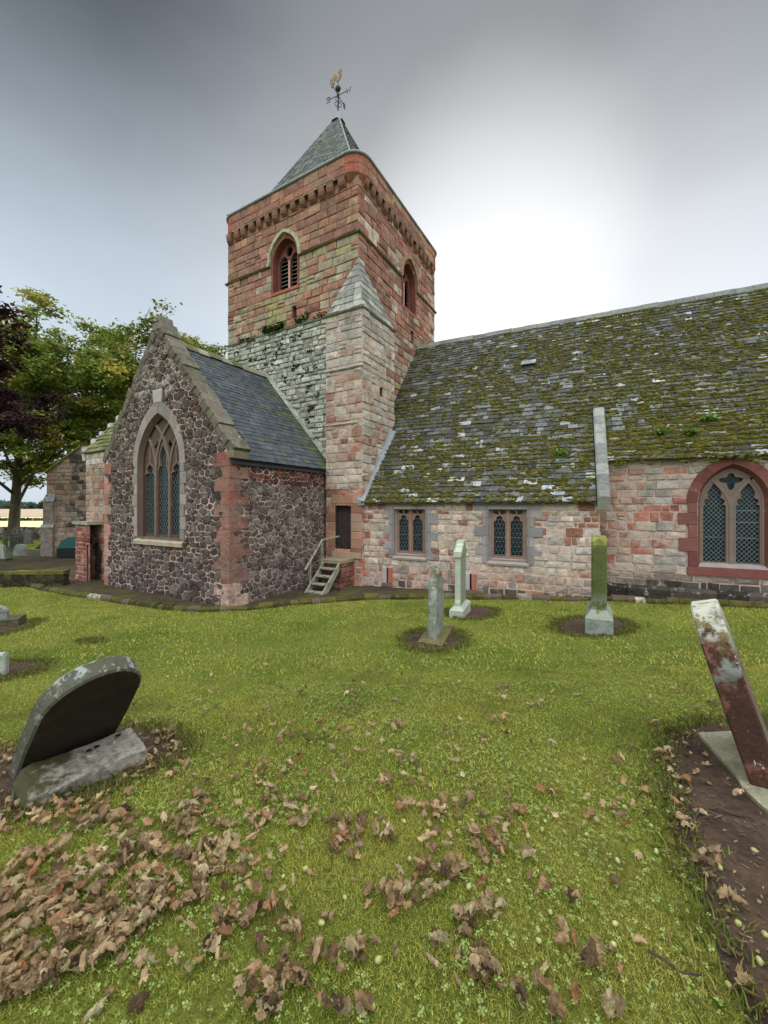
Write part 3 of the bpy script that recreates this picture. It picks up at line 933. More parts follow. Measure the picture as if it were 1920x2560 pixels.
block(ds_, UF, [(1.15, 1.808), (1.52, 1.808), (1.52, 2.12), (1.15, 2.12)], -.05, .05, pick(rg, DS), .02)
block(ds_, UF, [(.28, -.04), (1.5, -.04), (1.5, .155), (.28, .155)], -.2, .075, H('#a08c76'), .02)
ds_.out('door_surround', M['dress'], do)
# ------------------------------------------------------------------ noise for scattering
def vnoise(x, y, seed=0):
    x = np.asarray(x, float); y = np.asarray(y, float)
    g = np.random.RandomState(seed).rand(64, 64)
    xi = np.floor(x).astype(int); yi = np.floor(y).astype(int)
    fx = x - xi; fy = y - yi
    fx = fx * fx * (3 - 2 * fx); fy = fy * fy * (3 - 2 * fy)
    a = g[xi % 64, yi % 64]; b2 = g[(xi + 1) % 64, yi % 64]; c = g[xi % 64, (yi + 1) % 64]; d = g[(xi + 1) % 64, (yi + 1) % 64]
    return (a * (1 - fx) + b2 * fx) * (1 - fy) + (c * (1 - fx) + d * fx) * fy
def inpoly(u, v, poly):
    c = False; n = len(poly)
    for i in range(n):
        (a, b2), (d, e) = poly[i], poly[(i + 1) % n]
        if (b2 > v) != (e > v) and u < (d - a) * (v - b2) / (e - b2) + a: c = not c
    return c
def lattice(b, fr, poly, pu, pv, wdt, w, col, both=True):
    us = [p[0] for p in poly]; vs = [p[1] for p in poly]
    u0, u1, v0, v1 = min(us), max(us), min(vs), max(vs)
    for sgn in (1, -1) if both else (1,):
        du, dv = pu, pv * sgn
        L = sqrt(du * du + dv * dv); nx, ny = -dv / L, du / L
        step = 2 * pu * pv / L if both else pv
        ds = [nx * u + ny * v for u in (u0, u1) for v in (v0, v1)]
        d = min(ds) + step * .37
        while d < max(ds):
            px_, py_ = nx * d, ny * d
            ts = []
            n = len(poly)
            for i in range(n):
                a, c = poly[i], poly[(i + 1) % n]
                da = nx * a[0] + ny * a[1] - d; dc = nx * c[0] + ny * c[1] - d
                if (da < 0) != (dc < 0):
                    t = da / (da - dc); q = (a[0] + (c[0] - a[0]) * t, a[1] + (c[1] - a[1]) * t)
                    ts.append((q[0] - px_) * du / L + (q[1] - py_) * dv / L)
            ts.sort()
            for a, c in zip(ts[::2], ts[1::2]):
                if c - a < .02: continue
                sk_ = (((d * 977.13) % 1) - .5) * .012
                bar(b, fr, [(px_ + du / L * a, py_ + dv / L * a + sk_ * .3), (px_ + du / L * (a + c) / 2 + sk_ * .5, py_ + dv / L * (a + c) / 2), (px_ + du / L * c, py_ + dv / L * c - sk_ * .3)], wdt, w + (.002 if sgn > 0 else 0), w - .006, col)
            d += step
# ------------------------------------------------------------------ transept (the rubble gable)
GZ0, GA, GU = 3.25, 7.30, 3.12
cw_c, cw_h, cw_v0, cw_vs, cw_va = 3.19, 1.12, .74, 3.0, 4.62
RUB = PAL('#544641', '#5f514b', '#483c38', '#665a54', '#6b625c', '#57463f', '#524a47', '#6e635b', '#443936', '#5a463d')
RUBS = PAL('#64564f', '#6f625b', '#564843', '#776c65', '#604c45', '#695d57', '#7d7169', '#58463f')
gm = B()
opc = arch_poly(cw_c, cw_h, cw_v0, cw_vs, cw_va, 10)
gout = [(0, -1.6), (CG, -1.6), (CG, GZ0), (GU, GA), (0, GZ0)]
sheet(gm, CF, gout, [opc], 0, MORT)
CLEN = 4.48
sheet(gm, CS, [(0, -1.6), (CLEN, -1.6), (CLEN, 3.2), (0, 3.2)], [], 0, MORT)
CLs = Frame(CL + CLEN * YT, -YT, -XT)
sheet(gm, CLs, [(0, -1.6), (CLEN, -1.6), (CLEN, 3.2), (0, 3.2)], [], 0, MORT)
gm.out('transept_core', M['mortar'], CH)
hole_big = hole_arch(cw_c, cw_h + .16, cw_v0 - .12, cw_vs, cw_va + .22)
def blk(u, v):
    r = hole_big(v)
    return (r and r[0] < u < r[1]) or u > CG - .22 or u < .15
def pal_g(u, v, r):
    if v > 5.2 and r.random() < .5: return pick(r, PAL('#8a827b', '#9a938a', '#77706b'))
    if r.random() < .03: return pick(r, PAL('#7d5446', '#74564a'))
    return pick(r, RUB)
gr = B()
rubble(gr, CF, [(0, -1.5), (CG, -1.5), (CG, GZ0), (GU, GA), (0, GZ0)], 33, 56, pal_g, 5, blk, .016, 1.35, .9)
def pal_s(u, v, r):
    if v > 2.4: return pick(r, PAL('#6e3f34', '#7d4a3c', '#573834', '#4a3433'))
    return pick(r, RUBS)
rubble(gr, CS, [(0, -1.5), (CLEN, -1.5), (CLEN, 3.1), (0, 3.1)], 25, 34, pal_s, 6, lambda u, v: u < .2, .013, 1.35, .9)
rubble(gr, CLs, [(0, -1.5), (CLEN, -1.5), (CLEN, 3.1), (0, 3.1)], 14, 18, pal_s, 7, None, .02)
gr.out('transept_wall', M['rubble'], CH)
# red quoins
qn = B(); qn2 = B(); rg = random.Random(12)
QC = PAL('#8a594d', '#7d4d43', '#94685c', '#866055', '#8f6e62')
v = -1.5; k = 0
while v < GZ0 - .1:
    h = rg.uniform(.30, .44)
    if v + h > GZ0 - .2: h = GZ0 - .05 - v
    a, c = ((.30, .62) if k % 2 else (.58, .34))
    col = pick(rg, QC) if v > -.6 else pick(rg, PAL('#c0a08e', '#a86250', '#c9b09c'))
    P = [CF(CG - a, v + .008, .04), CF(CG + .04, v + .008, .04), CS(c, v + .008, .04)]
    Q = [CF(CG - a, v + h, .04), CF(CG + .04, v + h, .04), CS(c, v + h, .04)]
    jt = lambda p: p + Vector((rg.uniform(-.008, .008), rg.uniform(-.008, .008), rg.uniform(-.006, .006)))
    P = [jt(p) for p in P]; Q = [jt(p) for p in Q]
    vs = P + Q + [CF(CG - a, v + .008, -.02), CF(CG - a, v + h, -.02), CS(c, v + .008, -.02), CS(c, v + h, -.02), CF(CG - .02, v + .008, -.02), CF(CG - .02, v + h, -.02)]
    qn.add(vs, [(0, 1, 4, 3), (1, 2, 5, 4), (6, 0, 3, 7), (2, 8, 9, 5), (3, 4, 11, 7), (4, 5, 9, 11), (0, 6, 10, 1), (1, 10, 8, 2)], col)
    if k < 14:
        a2 = .25 if k % 2 else .42
        block(qn2, CF, [(-.03, v + .01), (a2, v + .01), (a2, v + h), (-.03, v + h)], -.03, .035, pick(rg, PAL('#b58778', '#a9715f', '#bb998a')), .012)
    v += h; k += 1
qn.out('quoin', M['red'], CH); qn2.out('quoin', M['red'], CH)
# gable coping (skew stones)
cp = B(); rg = random.Random(31)
for (ua, va, ub, vb, s) in ((0 - .12, GZ0 + .02, GU, GA, 1), (CG + .14, GZ0 - .06, GU, GA, -1)):
    L = sqrt((ub - ua) ** 2 + (vb - va) ** 2); du, dv = (ub - ua) / L, (vb - va) / L
    nx, ny = (-dv, du) if s > 0 else (dv, -du)
    t = 0
    while t < L - .02:
        l = min(rg.uniform(.22, .36), L - t)
        if L - t - l < .14: l = L - t
        th = .15 * rg.uniform(.75, 1.3); wd = rg.uniform(-.035, .035)
        q = [(ua + du * (t + .006), va + dv * (t + .006)), (ua + du * (t + l - .006), va + dv * (t + l - .006))]
        lo = -.12
        quad = [(q[0][0] + nx * lo, q[0][1] + ny * lo), (q[1][0] + nx * lo, q[1][1] + ny * lo), (q[1][0] + nx * th, q[1][1] + ny * th), (q[0][0] + nx * (th - .02), q[0][1] + ny * (th - .02))]
        if s < 0: quad = quad[::-1]
        block(cp, CF, quad, -.50 + wd, .035 + wd * .5, pick(rg, PAL('#5f5649', '#685e51', '#564f42', '#6a6054')), .03)
        t += l
block(cp, CF, [(CG - .10, GZ0 - .24), (CG + .20, GZ0 - .22), (CG + .22, GZ0 - .02), (CG - .10, GZ0 - .02)], -.48, .045, H('#80695d'), .03)
cp.out('gable_coping', M['cap'], CH)
fn = B()
block(fn, CF, [(GU - .26, GA - .12), (GU + .26, GA - .12), (GU + .22, GA + .14), (GU - .22, GA + .14)], -.5, .06, H('#736c60'), .05)
block(fn, CF, [(GU - .17, GA + .14), (GU + .17, GA + .14), (GU + .11, GA + .36), (GU - .12, GA + .34)], -.42, .03, H('#6d675c'), .06)
fn.out('gable_apex_stone', M['cap'], CH)
# transept roof
cr = B()
def CP(u, z, d): q = CL + u * XT + d * YT; return Vector((q[0], q[1], z))
RZ = 7.06
ev_r = (CG + .17, 3.02); ev_l = (-.17, 3.02)
SL2 = PAL('#474b4e', '#4c5053', '#42464a', '#505456', '#3f4346')
def pal_c(p, r):
    d = (np.array([p.x, p.y]) - CL) @ YT
    c = pick(r, SL2)
    if d > 2.9 and r.random() < (d - 2.9) * .55: c = pick(r, PAL('#4f5a3e', '#5b6342', '#46523c'))
    return c
slate_plane(cr, CP(*ev_r, .36), CP(*ev_r, CLEN + .1), CP(GU, RZ, .36), CP(GU, RZ, CLEN + .1), 30, .24, .010, pal_c, 44, .006, grad=.85)
slate_plane(cr, CP(*ev_l, CLEN + .1), CP(*ev_l, .36), CP(GU, RZ, CLEN + .1), CP(GU, RZ, .36), 24, .3, .010, pal_c, 45, .006)
cr.add([CP(ev_r[0] - .02, ev_r[1] - .03, .3), CP(ev_r[0] - .02, ev_r[1] - .03, CLEN + .1), CP(GU, RZ - .03, CLEN + .1), CP(GU, RZ - .03, .3)], [(0, 1, 2, 3)], H('#2a2c2e'))
cro = cr.out('transept_roof', M['slate2'], CH)
rd = B(); rg = random.Random(2); d = .3
while d < CLEN:
    l = rg.uniform(.4, .55)
    h = rg.uniform(-.015, .02)
    vs = []
    for dd in (d + .005, min(d + l, CLEN + .05) - .005):
        for (u, z) in ((-.22, -.16), (-.16, -.06), (-.06, .06), (.06, .06), (.16, -.06), (.22, -.16)): vs.append(CP(GU + u, RZ + z + h, dd))
    rd.add(vs, [(i, i + 1, 7 + i, 6 + i) for i in range(5)] + [tuple(range(5, -1, -1)), tuple(range(6, 12))], pick(rg, PAL('#77735f', '#857f6d', '#63613f', '#5d5e38')))
    d += l
rd.out('ridge', M['cap'], cro)
gt = B()
gt.box((CG + .02, 0, 2.88), (CG + .10, 1, 3.04), H('#26221f'), fr=lambda u, d, z: CP(u, z, .02 + d * (CLEN - .1)))
gt.out('eaves_board', M['iron'], cro)
ld = B()
for (u, d0, d1, z0, z1) in ((CG + .03, 3.85, 4.42, 2.92, 3.45),):
    ld.add([CP(u - .35, z0 + .42, d0), CP(u + .26, z0, d0 + .1), CP(u + .26, z0 + .05, d1), CP(u - .35, z1 + .05, d1), CP(u - .35, z1 + .42, d1), CP(u + .26, z0 + .46, d1 - .02), CP(u + .3, z0 - .1, d0 + .25)], [(0, 1, 2, 3), (3, 2, 5, 4), (1, 6, 2)], (.5, .5, .5))
ld.out('lead_valley', M['lead'], cro)
vf = B()
for k in range(26):      # lime fillet where the slates meet the tower
    a, c = k / 26, (k + 1) / 26
    p0 = CP(CG + .17 - (CG + .17 - GU) * a, 3.02 + (RZ - 3.02) * a, CLEN - .02); p1 = CP(CG + .17 - (CG + .17 - GU) * c, 3.02 + (RZ - 3.02) * c, CLEN - .02)
    nrm = Vector((.79 * XT[0], .79 * XT[1], .61))
    vf.add([p0 + nrm * .04 - Vector((YT[0], YT[1], 0)) * .14, p1 + nrm * .04 - Vector((YT[0], YT[1], 0)) * .14, p1 + nrm * .17, p0 + nrm * .17], [(0, 1, 2, 3)], H('#9a9c8c'))
vf.out('mortar_fillet', M['lime'], cro)
# the three-light window
GRY = PAL('#8f847d', '#877c75', '#978c84', '#90857a')
BRN = H('#8a6f60')
wf = B(); rg = random.Random(9)
voussoirs(wf, CF, cw_c, cw_h, cw_vs, cw_va, .26, cw_va + .42, -.04, .05, GRY, rg, 5)
jambs(wf, CF, cw_c, cw_h, cw_v0, cw_vs, .30, .20, -.04, .05, GRY, rg, .34)
block(wf, CF, [(cw_c - .20, cw_va + .30), (cw_c + .20, cw_va + .30), (cw_c + .26, cw_va + .72), (cw_c - .26, cw_va + .72)], -.04, .07, H('#a69f98'), .03)
win1 = wf.out('traceried_window', M['dress'], CH)
wr = B()
n_ = len(opc)
o2 = arch_poly(cw_c, cw_h - .10, cw_v0 + .02, cw_vs, cw_va - .13, 10)
vsr = [CF(u, v, .052) for u, v in opc] + [CF(u, v, -.09) for u, v in o2]
wr.add(vsr, [(k, (k + 1) % n_, n_ + (k + 1) % n_, n_ + k) for k in range(n_)], H('#604d42'))
rim(wr, CF, o2, -.09, -.30, H('#503f36'))
wr.out('splayed_reveal', M['dress'], win1)
sb = B()
sb.add([CF(cw_c - cw_h - .16, cw_v0 - .22, .09), CF(cw_c + cw_h + .16, cw_v0 - .22, .09), CF(cw_c + cw_h + .16, cw_v0 - .10, .10), CF(cw_c - cw_h - .16, cw_v0 - .10, .10),
        CF(cw_c + cw_h + .1, cw_v0 + .04, -.20), CF(cw_c - cw_h - .1, cw_v0 + .04, -.20), CF(cw_c - cw_h - .16, cw_v0 - .22, -.02), CF(cw_c + cw_h + .16, cw_v0 - .22, -.02)],
       [(0, 1, 2, 3), (3, 2, 4, 5), (0, 3, 5, 6), (1, 7, 4, 2), (0, 6, 7, 1)], H('#a79b82'))
sb.out('sill', M['dress'], win1)
def cusped(c, h, v0, vs, va):
    half = [(1, 0), (.98, .04), (.9, .07), (.70, .08), (.83, .13), (.92, .21), (.87, .28), (.70, .33), (.5, .36), (.6, .45), (.62, .55), (.52, .68), (.3, .84)]
    R_ = [(c + h * x, vs + (va - vs) * y) for x, y in half]
    L_ = [(c - h * x, vs + (va - vs) * y) for x, y in half][::-1]
    return [(c - h, v0), (c + h, v0)] + R_ + [(c, va)] + L_
def ogee(c, h, v0, vs, va):
    half = [(1, 0), (.96, .12), (.85, .22), (.62, .24), (.74, .36), (.76, .5), (.62, .66), (.38, .78), (.14, .88)]
    R_ = [(c + h * x, vs + (va - vs) * y) for x, y in half]
    L_ = [(c - h * x, vs + (va - vs) * y) for x, y in half][::-1]
    return [(c - h, v0), (c + h, v0)] + R_ + [(c, va)] + L_
tr = B()
mu = .36
lights = [ogee(cw_c - .71, .275, .84, 2.70, 3.14), ogee(cw_c, .28, .84, 2.75, 3.76), ogee(cw_c + .71, .275, .86, 2.70, 3.10)]
def foil(c, v, r, rot=0, n=20, k=4, pin=.42):
    return [(c + r * (1 - pin * (.5 - .5 * cos(k * a))) * cos(a + rot), v + r * (1 - pin * (.5 - .5 * cos(k * a))) * sin(a + rot)) for a in [2 * pi * i / n for i in range(n)]]
foils = [foil(cw_c - .33, 3.62, .17), foil(cw_c + .33, 3.62, .17)]
plate(tr, CF, arch_poly(cw_c, cw_h - .11, cw_v0 + .04, cw_vs, cw_va - .15, 10), lights + foils, -.15, -.24, H('#57473d'))
def arcbar(c0, side, v0, vs, va, h, w0, w1, col, vmax=9):
    """A mullion that branches into an arc parallel to the window's own arch."""
    rise = va - vs
    pts = [(c0, v0)]
    for k in range(15):
        dv = rise * k / 14
        u = c0 + side * (h - arch_half(h, rise, dv))
        pts.append((u, vs + dv))
        r = arch_half(cw_h - .11, cw_va - .15 - cw_vs, vs + dv - cw_vs) if vs + dv > cw_vs else 9
        if abs(u - cw_c) > r or vs + dv > vmax: break
    bar(tr, CF, pts, .085, w0, w1, col)
LC = H('#776456')
for s in (-1, 1):
    arcbar(cw_c + s * mu, -s, cw_v0 + .05, 2.85, 4.50, cw_h - .1, -.095 - .004 * (s + 1), -.20, LC)
    arcbar(cw_c + s * mu, s, 2.80, 2.802, 4.4, cw_h - .1, -.107 - .004 * (s + 1), -.20, LC)
    bar(tr, CF, [(cw_c + s * .70, 3.08), (cw_c + s * .69, 3.4), (cw_c + s * .70, 3.62)], .05, -.121, -.20, LC)
    q = lights[1 + s]
    bar(tr, CF, [(u, v) for u, v in q[2:-1]] , .05, -.125, -.20, LC)
bar(tr, CF, lights[1][2:-1], .045, -.129, -.20, LC)
tr.out('tracery', M['dress'], win1)
gl = B(); sheet(gl, CF, arch_poly(cw_c, cw_h - .1, cw_v0 + .02, cw_vs, cw_va - .13, 10), [], -.22, (.05, .05, .05))
gl.out('glass', M['glass'], win1)
lt = B()
for q in lights: lattice(lt, CF, q, .06, .10, .008, -.205, (.4, .4, .4))
lt.out('lattice', M['came'], win1)
# ------------------------------------------------------------------ aisle and nave walls
BEI = PAL('#c9b6a2', '#c0ab97', '#d0c0ae', '#b9a999', '#c0a48f', '#b4a799')
def pal_a(u, v, r):
    if v < -.15:
        if v < -.75 and r.random() < .7: return pick(r, PAL('#55493f', '#6b5d50', '#473d34'))
        return pick(r, PAL('#b49c8c', '#a18c7e', '#bd9a86', '#a57560', '#92847a'))
    k = r.random()
    if k < .24: return pick(r, PAL('#9a6c5b', '#946252', '#a07660', '#8d5c4e'))
    if k < .36: return pick(r, PAL('#a49c94', '#b1a89e'))
    return pick(r, BEI)
AU0, AU1, AV1 = -6.33, .73, 1.93
wins = [(-4.64, .53, .166, 1.690), (-1.61, .53, .173, 1.697)]
slits = [(-5.44, -5.39, -.80, -.29), (-2.70, -2.65, -.79, -.30)]
rect = lambda a, c, d, e: [(a, d), (c, d), (c, e), (a, e)]
am = B()
sheet(am, AF, [(AU0, -1.6), (AU1, -1.6), (AU1, AV1), (AU0, AV1)], [rect(c - h, c + h, a, e) for c, h, a, e in wins] + [rect(a, c, d, e) for a, c, d, e in slits], 0, MORT)
am.add([AF(AU1, -1.6, 0), AF(AU1, -1.6, -1), AF(AU1, 3.3, -1), AF(AU1, AV1, 0)], [(0, 1, 2, 3)], MORT)
for a, c, d, e in slits:
    rim(am, AF, rect(a, c, d, e), 0, -.3, H('#2a2420')); sheet(am, AF, rect(a, c, d, e), [], -.25, H('#0d0b0a'))
am.out('aisle_core', M['mortar'], CH)
aw = B()
hh_ = [hole_rect(c - h - .17, c + h + .17, a - .18, e + .3) for c, h, a, e in wins] + [hole_rect(a - .16, c + .15, d - .02, e + .02) for a, c, d, e in slits]
ashlar(aw, AF, cut(AU0, AU1, hh_), -1.5, AV1, pal_a, 101, (.13, .27), (.16, .46), gap=.022, proud=(.0, .035), jit=.014, hump=.022)
ashlar(aw, Frame((AU1, DA), (0, 1), (1, 0)), cut(0, .87, []), -1.5, 2.3, pal_a, 102, (.15, .3), (.2, .45))
aw.out('aisle_wall', M['pale'], CH)
rg = random.Random(4)
for a, c, d, e in slits:
    sj = B()
    block(sj, AF, rect(a - .155, a - .004, d, e), -.03, .035, H('#a79f98'), .01)
    block(sj, AF, rect(c + .004, c + .145, d, e), -.03, .035, H('#a8624e'), .01)
    block(sj, AF, rect(a - .18, c + .17, d - .1, d - .01), -.03, .045, H('#6b6058'), .01)
    sj.out('slit_jamb', M['dress'], CH)
GA2 = PAL('#86817e', '#8e8986', '#7d7876', '#948b86')
def mullioned(c, h, v0, v1, seed, brown):
    rg = random.Random(seed)
    f = B()
    jambs(f, AF, c, h, v0 - .12, v1 - .06, .40, .19, -.04, .035, GA2, rg, .27)
    block(f, AF, rect(c - h - .42 + .1 * (seed % 2), c + h + .36, v1 - .055, AV1 - .01), -.04, .037, pick(rg, PAL('#a08e86', '#8e8986') if seed % 2 else GA2), .01)
    q = rect(c - h, c + h, v0, v1)
    rim(f, AF, q, .03, -.05, H('#8a7f7a'))
    q2 = rect(c - h + .05, c + h - .05, v0 + .02, v1 - .05)
    vs = [AF(u, v, -.05) for u, v in q] + [AF(u, v, -.10) for u, v in q2]
    f.add(vs, [(k, (k + 1) % 4, 4 + (k + 1) % 4, 4 + k) for k in range(4)], H('#8a7f7a'))
    bar(f, AF, [(c - h - .05, v0 - .1), (c - h - .05, v1 + .05), (c + h + .05, v1 + .05), (c + h + .05, v0 - .1)], .035, .055, .0, H('#837b77'))
    o = f.out('mullioned_window', M['dress'], CH)
    s_ = B()
    s_.add([AF(c - h - .06, v0 - .16, .07), AF(c + h + .06, v0 - .16, .07), AF(c + h + .06, v0 - .10, .08), AF(c - h - .06, v0 - .10, .08), AF(c + h - .0, v0 + .03, -.10), AF(c - h + .0, v0 + .03, -.10)], [(0, 1, 2, 3), (3, 2, 4, 5), (0, 3, 5), (1, 4, 2)], H('#9a8c84'))
    s_.out('sill', M['dress'], o)
    t = B()
    hw = (h - .05) / 2
    ls, small = [], []
    for s in (-1, 1):
        lc = c + s * hw * 1.0
        lh = hw - .075
        half = [(1, 0), (.98, .12), (.90, .26), (.66, .27), (.70, .42), (.58, .70), (.32, .92)]
        vs0, va0 = v1 - .46, v1 - .25
        q = [(lc - lh, v0 + .1), (lc + lh, v0 + .1)] + [(lc + lh * x, vs0 + (va0 - vs0) * y) for x, y in half] + [(lc, va0)] + [(lc - lh * x, vs0 + (va0 - vs0) * y) for x, y in half][::-1]
        ls.append(q)
        for s2 in (-1, 1):
            a = lc + s2 * lh * .62
            small.append([(a - .07 if s2 > 0 else a - .075, v1 - (.21 if s2 > 0 else .17)), (a + .075 if s2 > 0 else a + .07, v1 - (.17 if s2 > 0 else .21)), (a + .075, v1 - .085), (a - .075, v1 - .085)])
    plate(t, AF, rect(c - h + .045, c + h - .045, v0 + .015, v1 - .045), ls + small, -.10, -.22, brown)
    for q in ls:
        bar(t, AF, [(u, v + .03) for u, v in q[2:-1]], .035, -.085, -.15, tuple(x * 1.15 for x in brown))
    bar(t, AF, [(c, v0 + .04), (c, v1 - .06)], .06, -.075, -.15, tuple(x * 1.2 for x in brown))
    for s in (-1, 1): bar(t, AF, [(c + s * hw, v1 - .22), (c + s * hw, v1 - .06)], .03, -.088, -.15, brown)
    t.out('tracery', M['dress'], o)
    g = B(); sheet(g, AF, rect(c - h + .04, c + h - .04, v0, v1 - .04), [], -.19, (.05,) * 3); g.out('glass', M['glass'], o)
    l = B()
    for q in ls:
        rr = random.Random(seed + 5)
        for k in range(9):
            v = v0 + .12 + k * .13
            bar(l, AF, [(min(p[0] for p in q) + .01, v), (max(p[0] for p in q) - .01, v)], .006 if k % 4 else .014, -.178, -.186, (.3,) * 3)
        lattice(l, AF, q, .05, .12, .005, -.180, (.3,) * 3)
    l.out('lattice', M['came'], o)
    return o
mullioned(*wins[0], 1, H('#85695a'))
mullioned(*wins[1], 2, H('#8a7060'))
NU0, NU1, NV1 = .70, ROOFX1, 3.08
nc, nh, nv0, nvs, nva = 3.76, .72, .17, 1.82, 2.80
def pal_n(u, v, r):
    if v < -.18: return pick(r, PAL('#453c35', '#574c43', '#3b332d', '#6f655c', '#4f4d49'))
    if v < -.02: return pick(r, PAL('#8a7a6e', '#9d8f84', '#796b61'))
    k = r.random()
    if (u < 1.9 and k < .55): return pick(r, PAL('#a56d5b', '#9c6354', '#aa7d6b', '#a0806f', '#ac9383'))
    if k < .18: return pick(r, PAL('#a56d5b', '#ab7864', '#985d50'))
    if k < .55: return pick(r, PAL('#979289', '#a39d94', '#8f867c'))
    return pick(r, PAL('#af9b8c', '#b8a697', '#a98f80', '#b3a294'))
opn = arch_poly(nc, nh, nv0, nvs, nva, 12)
nm = B()
sheet(nm, NF, [(NU0, -1.6), (NU1, -1.6), (NU1, NV1), (NU0, NV1)], [opn], 0, H('#b59f90'))
nm.out('nave_core', M['mortar'], CH)
nw = B()
ashlar(nw, NF, cut(NU0 + .03, NU1, [hole_arch(nc, nh + .22, nv0 - .2, nvs, nva + .20)]), -1.5, NV1, pal_n, 111, (.16, .30), (.22, .55), gap=.016, proud=(.0, .035), jit=.014, hump=.022)
nw.out('nave_wall', M['pale'], CH)
pl = B()
rg = random.Random(8); u = NU0 + .05
while u < NU1:
    L = rg.uniform(.6, 1.1)
    vs = []
    for uu in (u + .004, min(u + L, NU1) - .004): vs += [NF(uu, -1.5, .13), NF(uu, -.50, .13), NF(uu, -.40, .02)]
    pl.add(vs, [(0, 3, 4, 1), (1, 4, 5, 2)], pick(rg, PAL('#3f3731', '#4e443c', '#5f564d', '#332c27')))
    u += L
pl.out('plinth', M['lime'], CH)
nf = B(); rg = random.Random(15)
NR = PAL('#774840', '#6f423b', '#805048', '#734a42')
voussoirs(nf, NF, nc, nh, nvs, nva, .24, nva + .23, -.04, .045, NR, rg, 4)
jambs(nf, NF, nc, nh, nv0, nvs, .42, .20, -.04, .045, NR, rg, .34)
block(nf, NF, rect(nc - nh - .22, nc + nh + .22, nv0 - .22, nv0 - .01), -.04, .06, H('#7a4a42'), .015)
win2 = nf.out('pointed_window', M['dress'], CH)
nr = B()
o2 = arch_poly(nc, nh - .08, nv0 + .04, nvs, nva - .09, 12); n_ = len(opn)
nr.add([NF(u, v, .047) for u, v in opn] + [NF(u, v, -.12) for u, v in o2], [(k, (k + 1) % n_, n_ + (k + 1) % n_, n_ + k) for k in range(n_)], H('#6d433b'))
nr.add([NF(nc - nh + .01, nv0 - .005, .05), NF(nc + nh - .01, nv0 - .005, .05), NF(nc + nh - .08, nv0 + .10, -.125), NF(nc - nh + .08, nv0 + .10, -.125)], [(0, 1, 2, 3)], H('#8f837f'))
nr.out('splayed_reveal', M['dress'], win2)
NLC = H('#75655b')
l1 = cusped(nc - .335, .235, .29, 1.72, 2.34); l2 = cusped(nc + .335, .235, .29, 1.72, 2.34)
qf = []
for a in [2 * pi * i / 32 for i in range(32)]:
    r = .19 * (1 - .5 * (.5 - .5 * cos(4 * (a + pi / 2))))
    qf.append((nc + r * 1.30 * cos(a), 2.42 + r * sin(a) * (1.45 if sin(a) < 0 else .85)))
nt_ = B()
plate(nt_, NF, arch_poly(nc, nh - .075, nv0 + .05, nvs, nva - .085, 12), [l1, l2, qf], -.12, -.24, NLC)
bar(nt_, NF, [(nc, nv0 + .08), (nc, 1.95)], .075, -.10, -.2, tuple(x * 1.05 for x in NLC))
for s in (-1, 1):
    pts = [(nc + s * .02, 1.75)]
    for k in range(10):
        t = k / 9
        pts.append((nc + s * (.02 + .40 * t ** 1.7), 1.75 + .70 * t))
    bar(nt_, NF, pts, .06, -.104 - .002 * s, -.2, tuple(x * 1.12 for x in NLC))
    bar(nt_, NF, [(nc + s * (nh - .095), nv0 + .1), (nc + s * (nh - .095), nvs)] + [(nc + s * (arch_half(nh - .095, nva - .11 - nvs, d)), nvs + d) for d in [(nva - .14 - nvs) * k / 9 for k in range(1, 10)]], .045, -.106, -.2, tuple(x * 1.12 for x in NLC))
nt_.out('tracery', M['dress'], win2)
g = B(); sheet(g, NF, arch_poly(nc, nh - .08, nv0 + .03, nvs, nva - .09, 12), [], -.215, (.05,) * 3); g.out('glass', M['glass'], win2)
l = B()
for q in (l1, l2): lattice(l, NF, q, .050, .058, .009, -.195, (.7,) * 3)
for v in (1.62, 1.32, .92):
    bar(l, NF, [(nc + .11, v), (nc + .56, v)], .016, -.188, -.20, (.9,) * 3)
bar(l, NF, [(nc - .56, .93), (nc - .11, .93)], .010, -.188, -.20, (.6,) * 3)
l.out('lattice', M['came'], win2)
# ------------------------------------------------------------------ nave roof
def RP(x, y): return Vector((x, y, ZA + .05 + PIT * (y - DA)))
YE1, YE2, YR = DA - .14, DN - .16, 17.25
SLN = PAL('#494943', '#555550', '#3e3e39', '#61615b', '#363631', '#4a473d', '#6f6f6a')
SLD = PAL('#46453d', '#504e44', '#3c3b34', '#57554a')
def pal_r(p, r):
    k = r.random()
    left = max(0, min(1, (-3.0 - p.x) / 2.5)) * .5 + (.2 if p.z > 5 and p.x < 0 else 0)
    if k < left: return pick(r, SLD)
    if r.random() < .035 + (.08 if p.z < 3.2 else 0): return pick(r, PAL('#9ea2a3', '#939796', '#a5a29a'))
    return pick(r, SLN)
nr_ = B()
XR0 = -6.34
slate_plane(nr_, RP(XR0, YE1), RP(.66, YE1), RP(XR0, YE2), RP(.66, YE2), 7, .36, .020, pal_r, 201, .012, .006)
slate_plane(nr_, RP(XR0 - .1, YE2), RP(.66, YE2), RP(XR0 - .1, 13.9), RP(.66, 13.9), 10, .34, .019, pal_r, 202, .012, .006)
slate_plane(nr_, RP(.84, YE2), RP(ROOFX1, YE2), RP(.84, 13.9), RP(ROOFX1, 13.9), 10, .34, .019, pal_r, 203, .012, .006)
slate_plane(nr_, RP(XR0 - .3, 13.9), RP(ROOFX1, 13.9), RP(XR0 - .3, YR), RP(ROOFX1, YR), 31, .32, .018, pal_r, 204, .012, .006, grad=.8)
nr_.add([RP(XR0, YE1) - Vector((0, 0, .02)), RP(.70, YE1) - Vector((0, 0, .02)), RP(.70, YR) - Vector((0, 0, .02)), RP(XR0, YR) - Vector((0, 0, .02))], [(0, 1, 2, 3)], H('#2b2a26'))
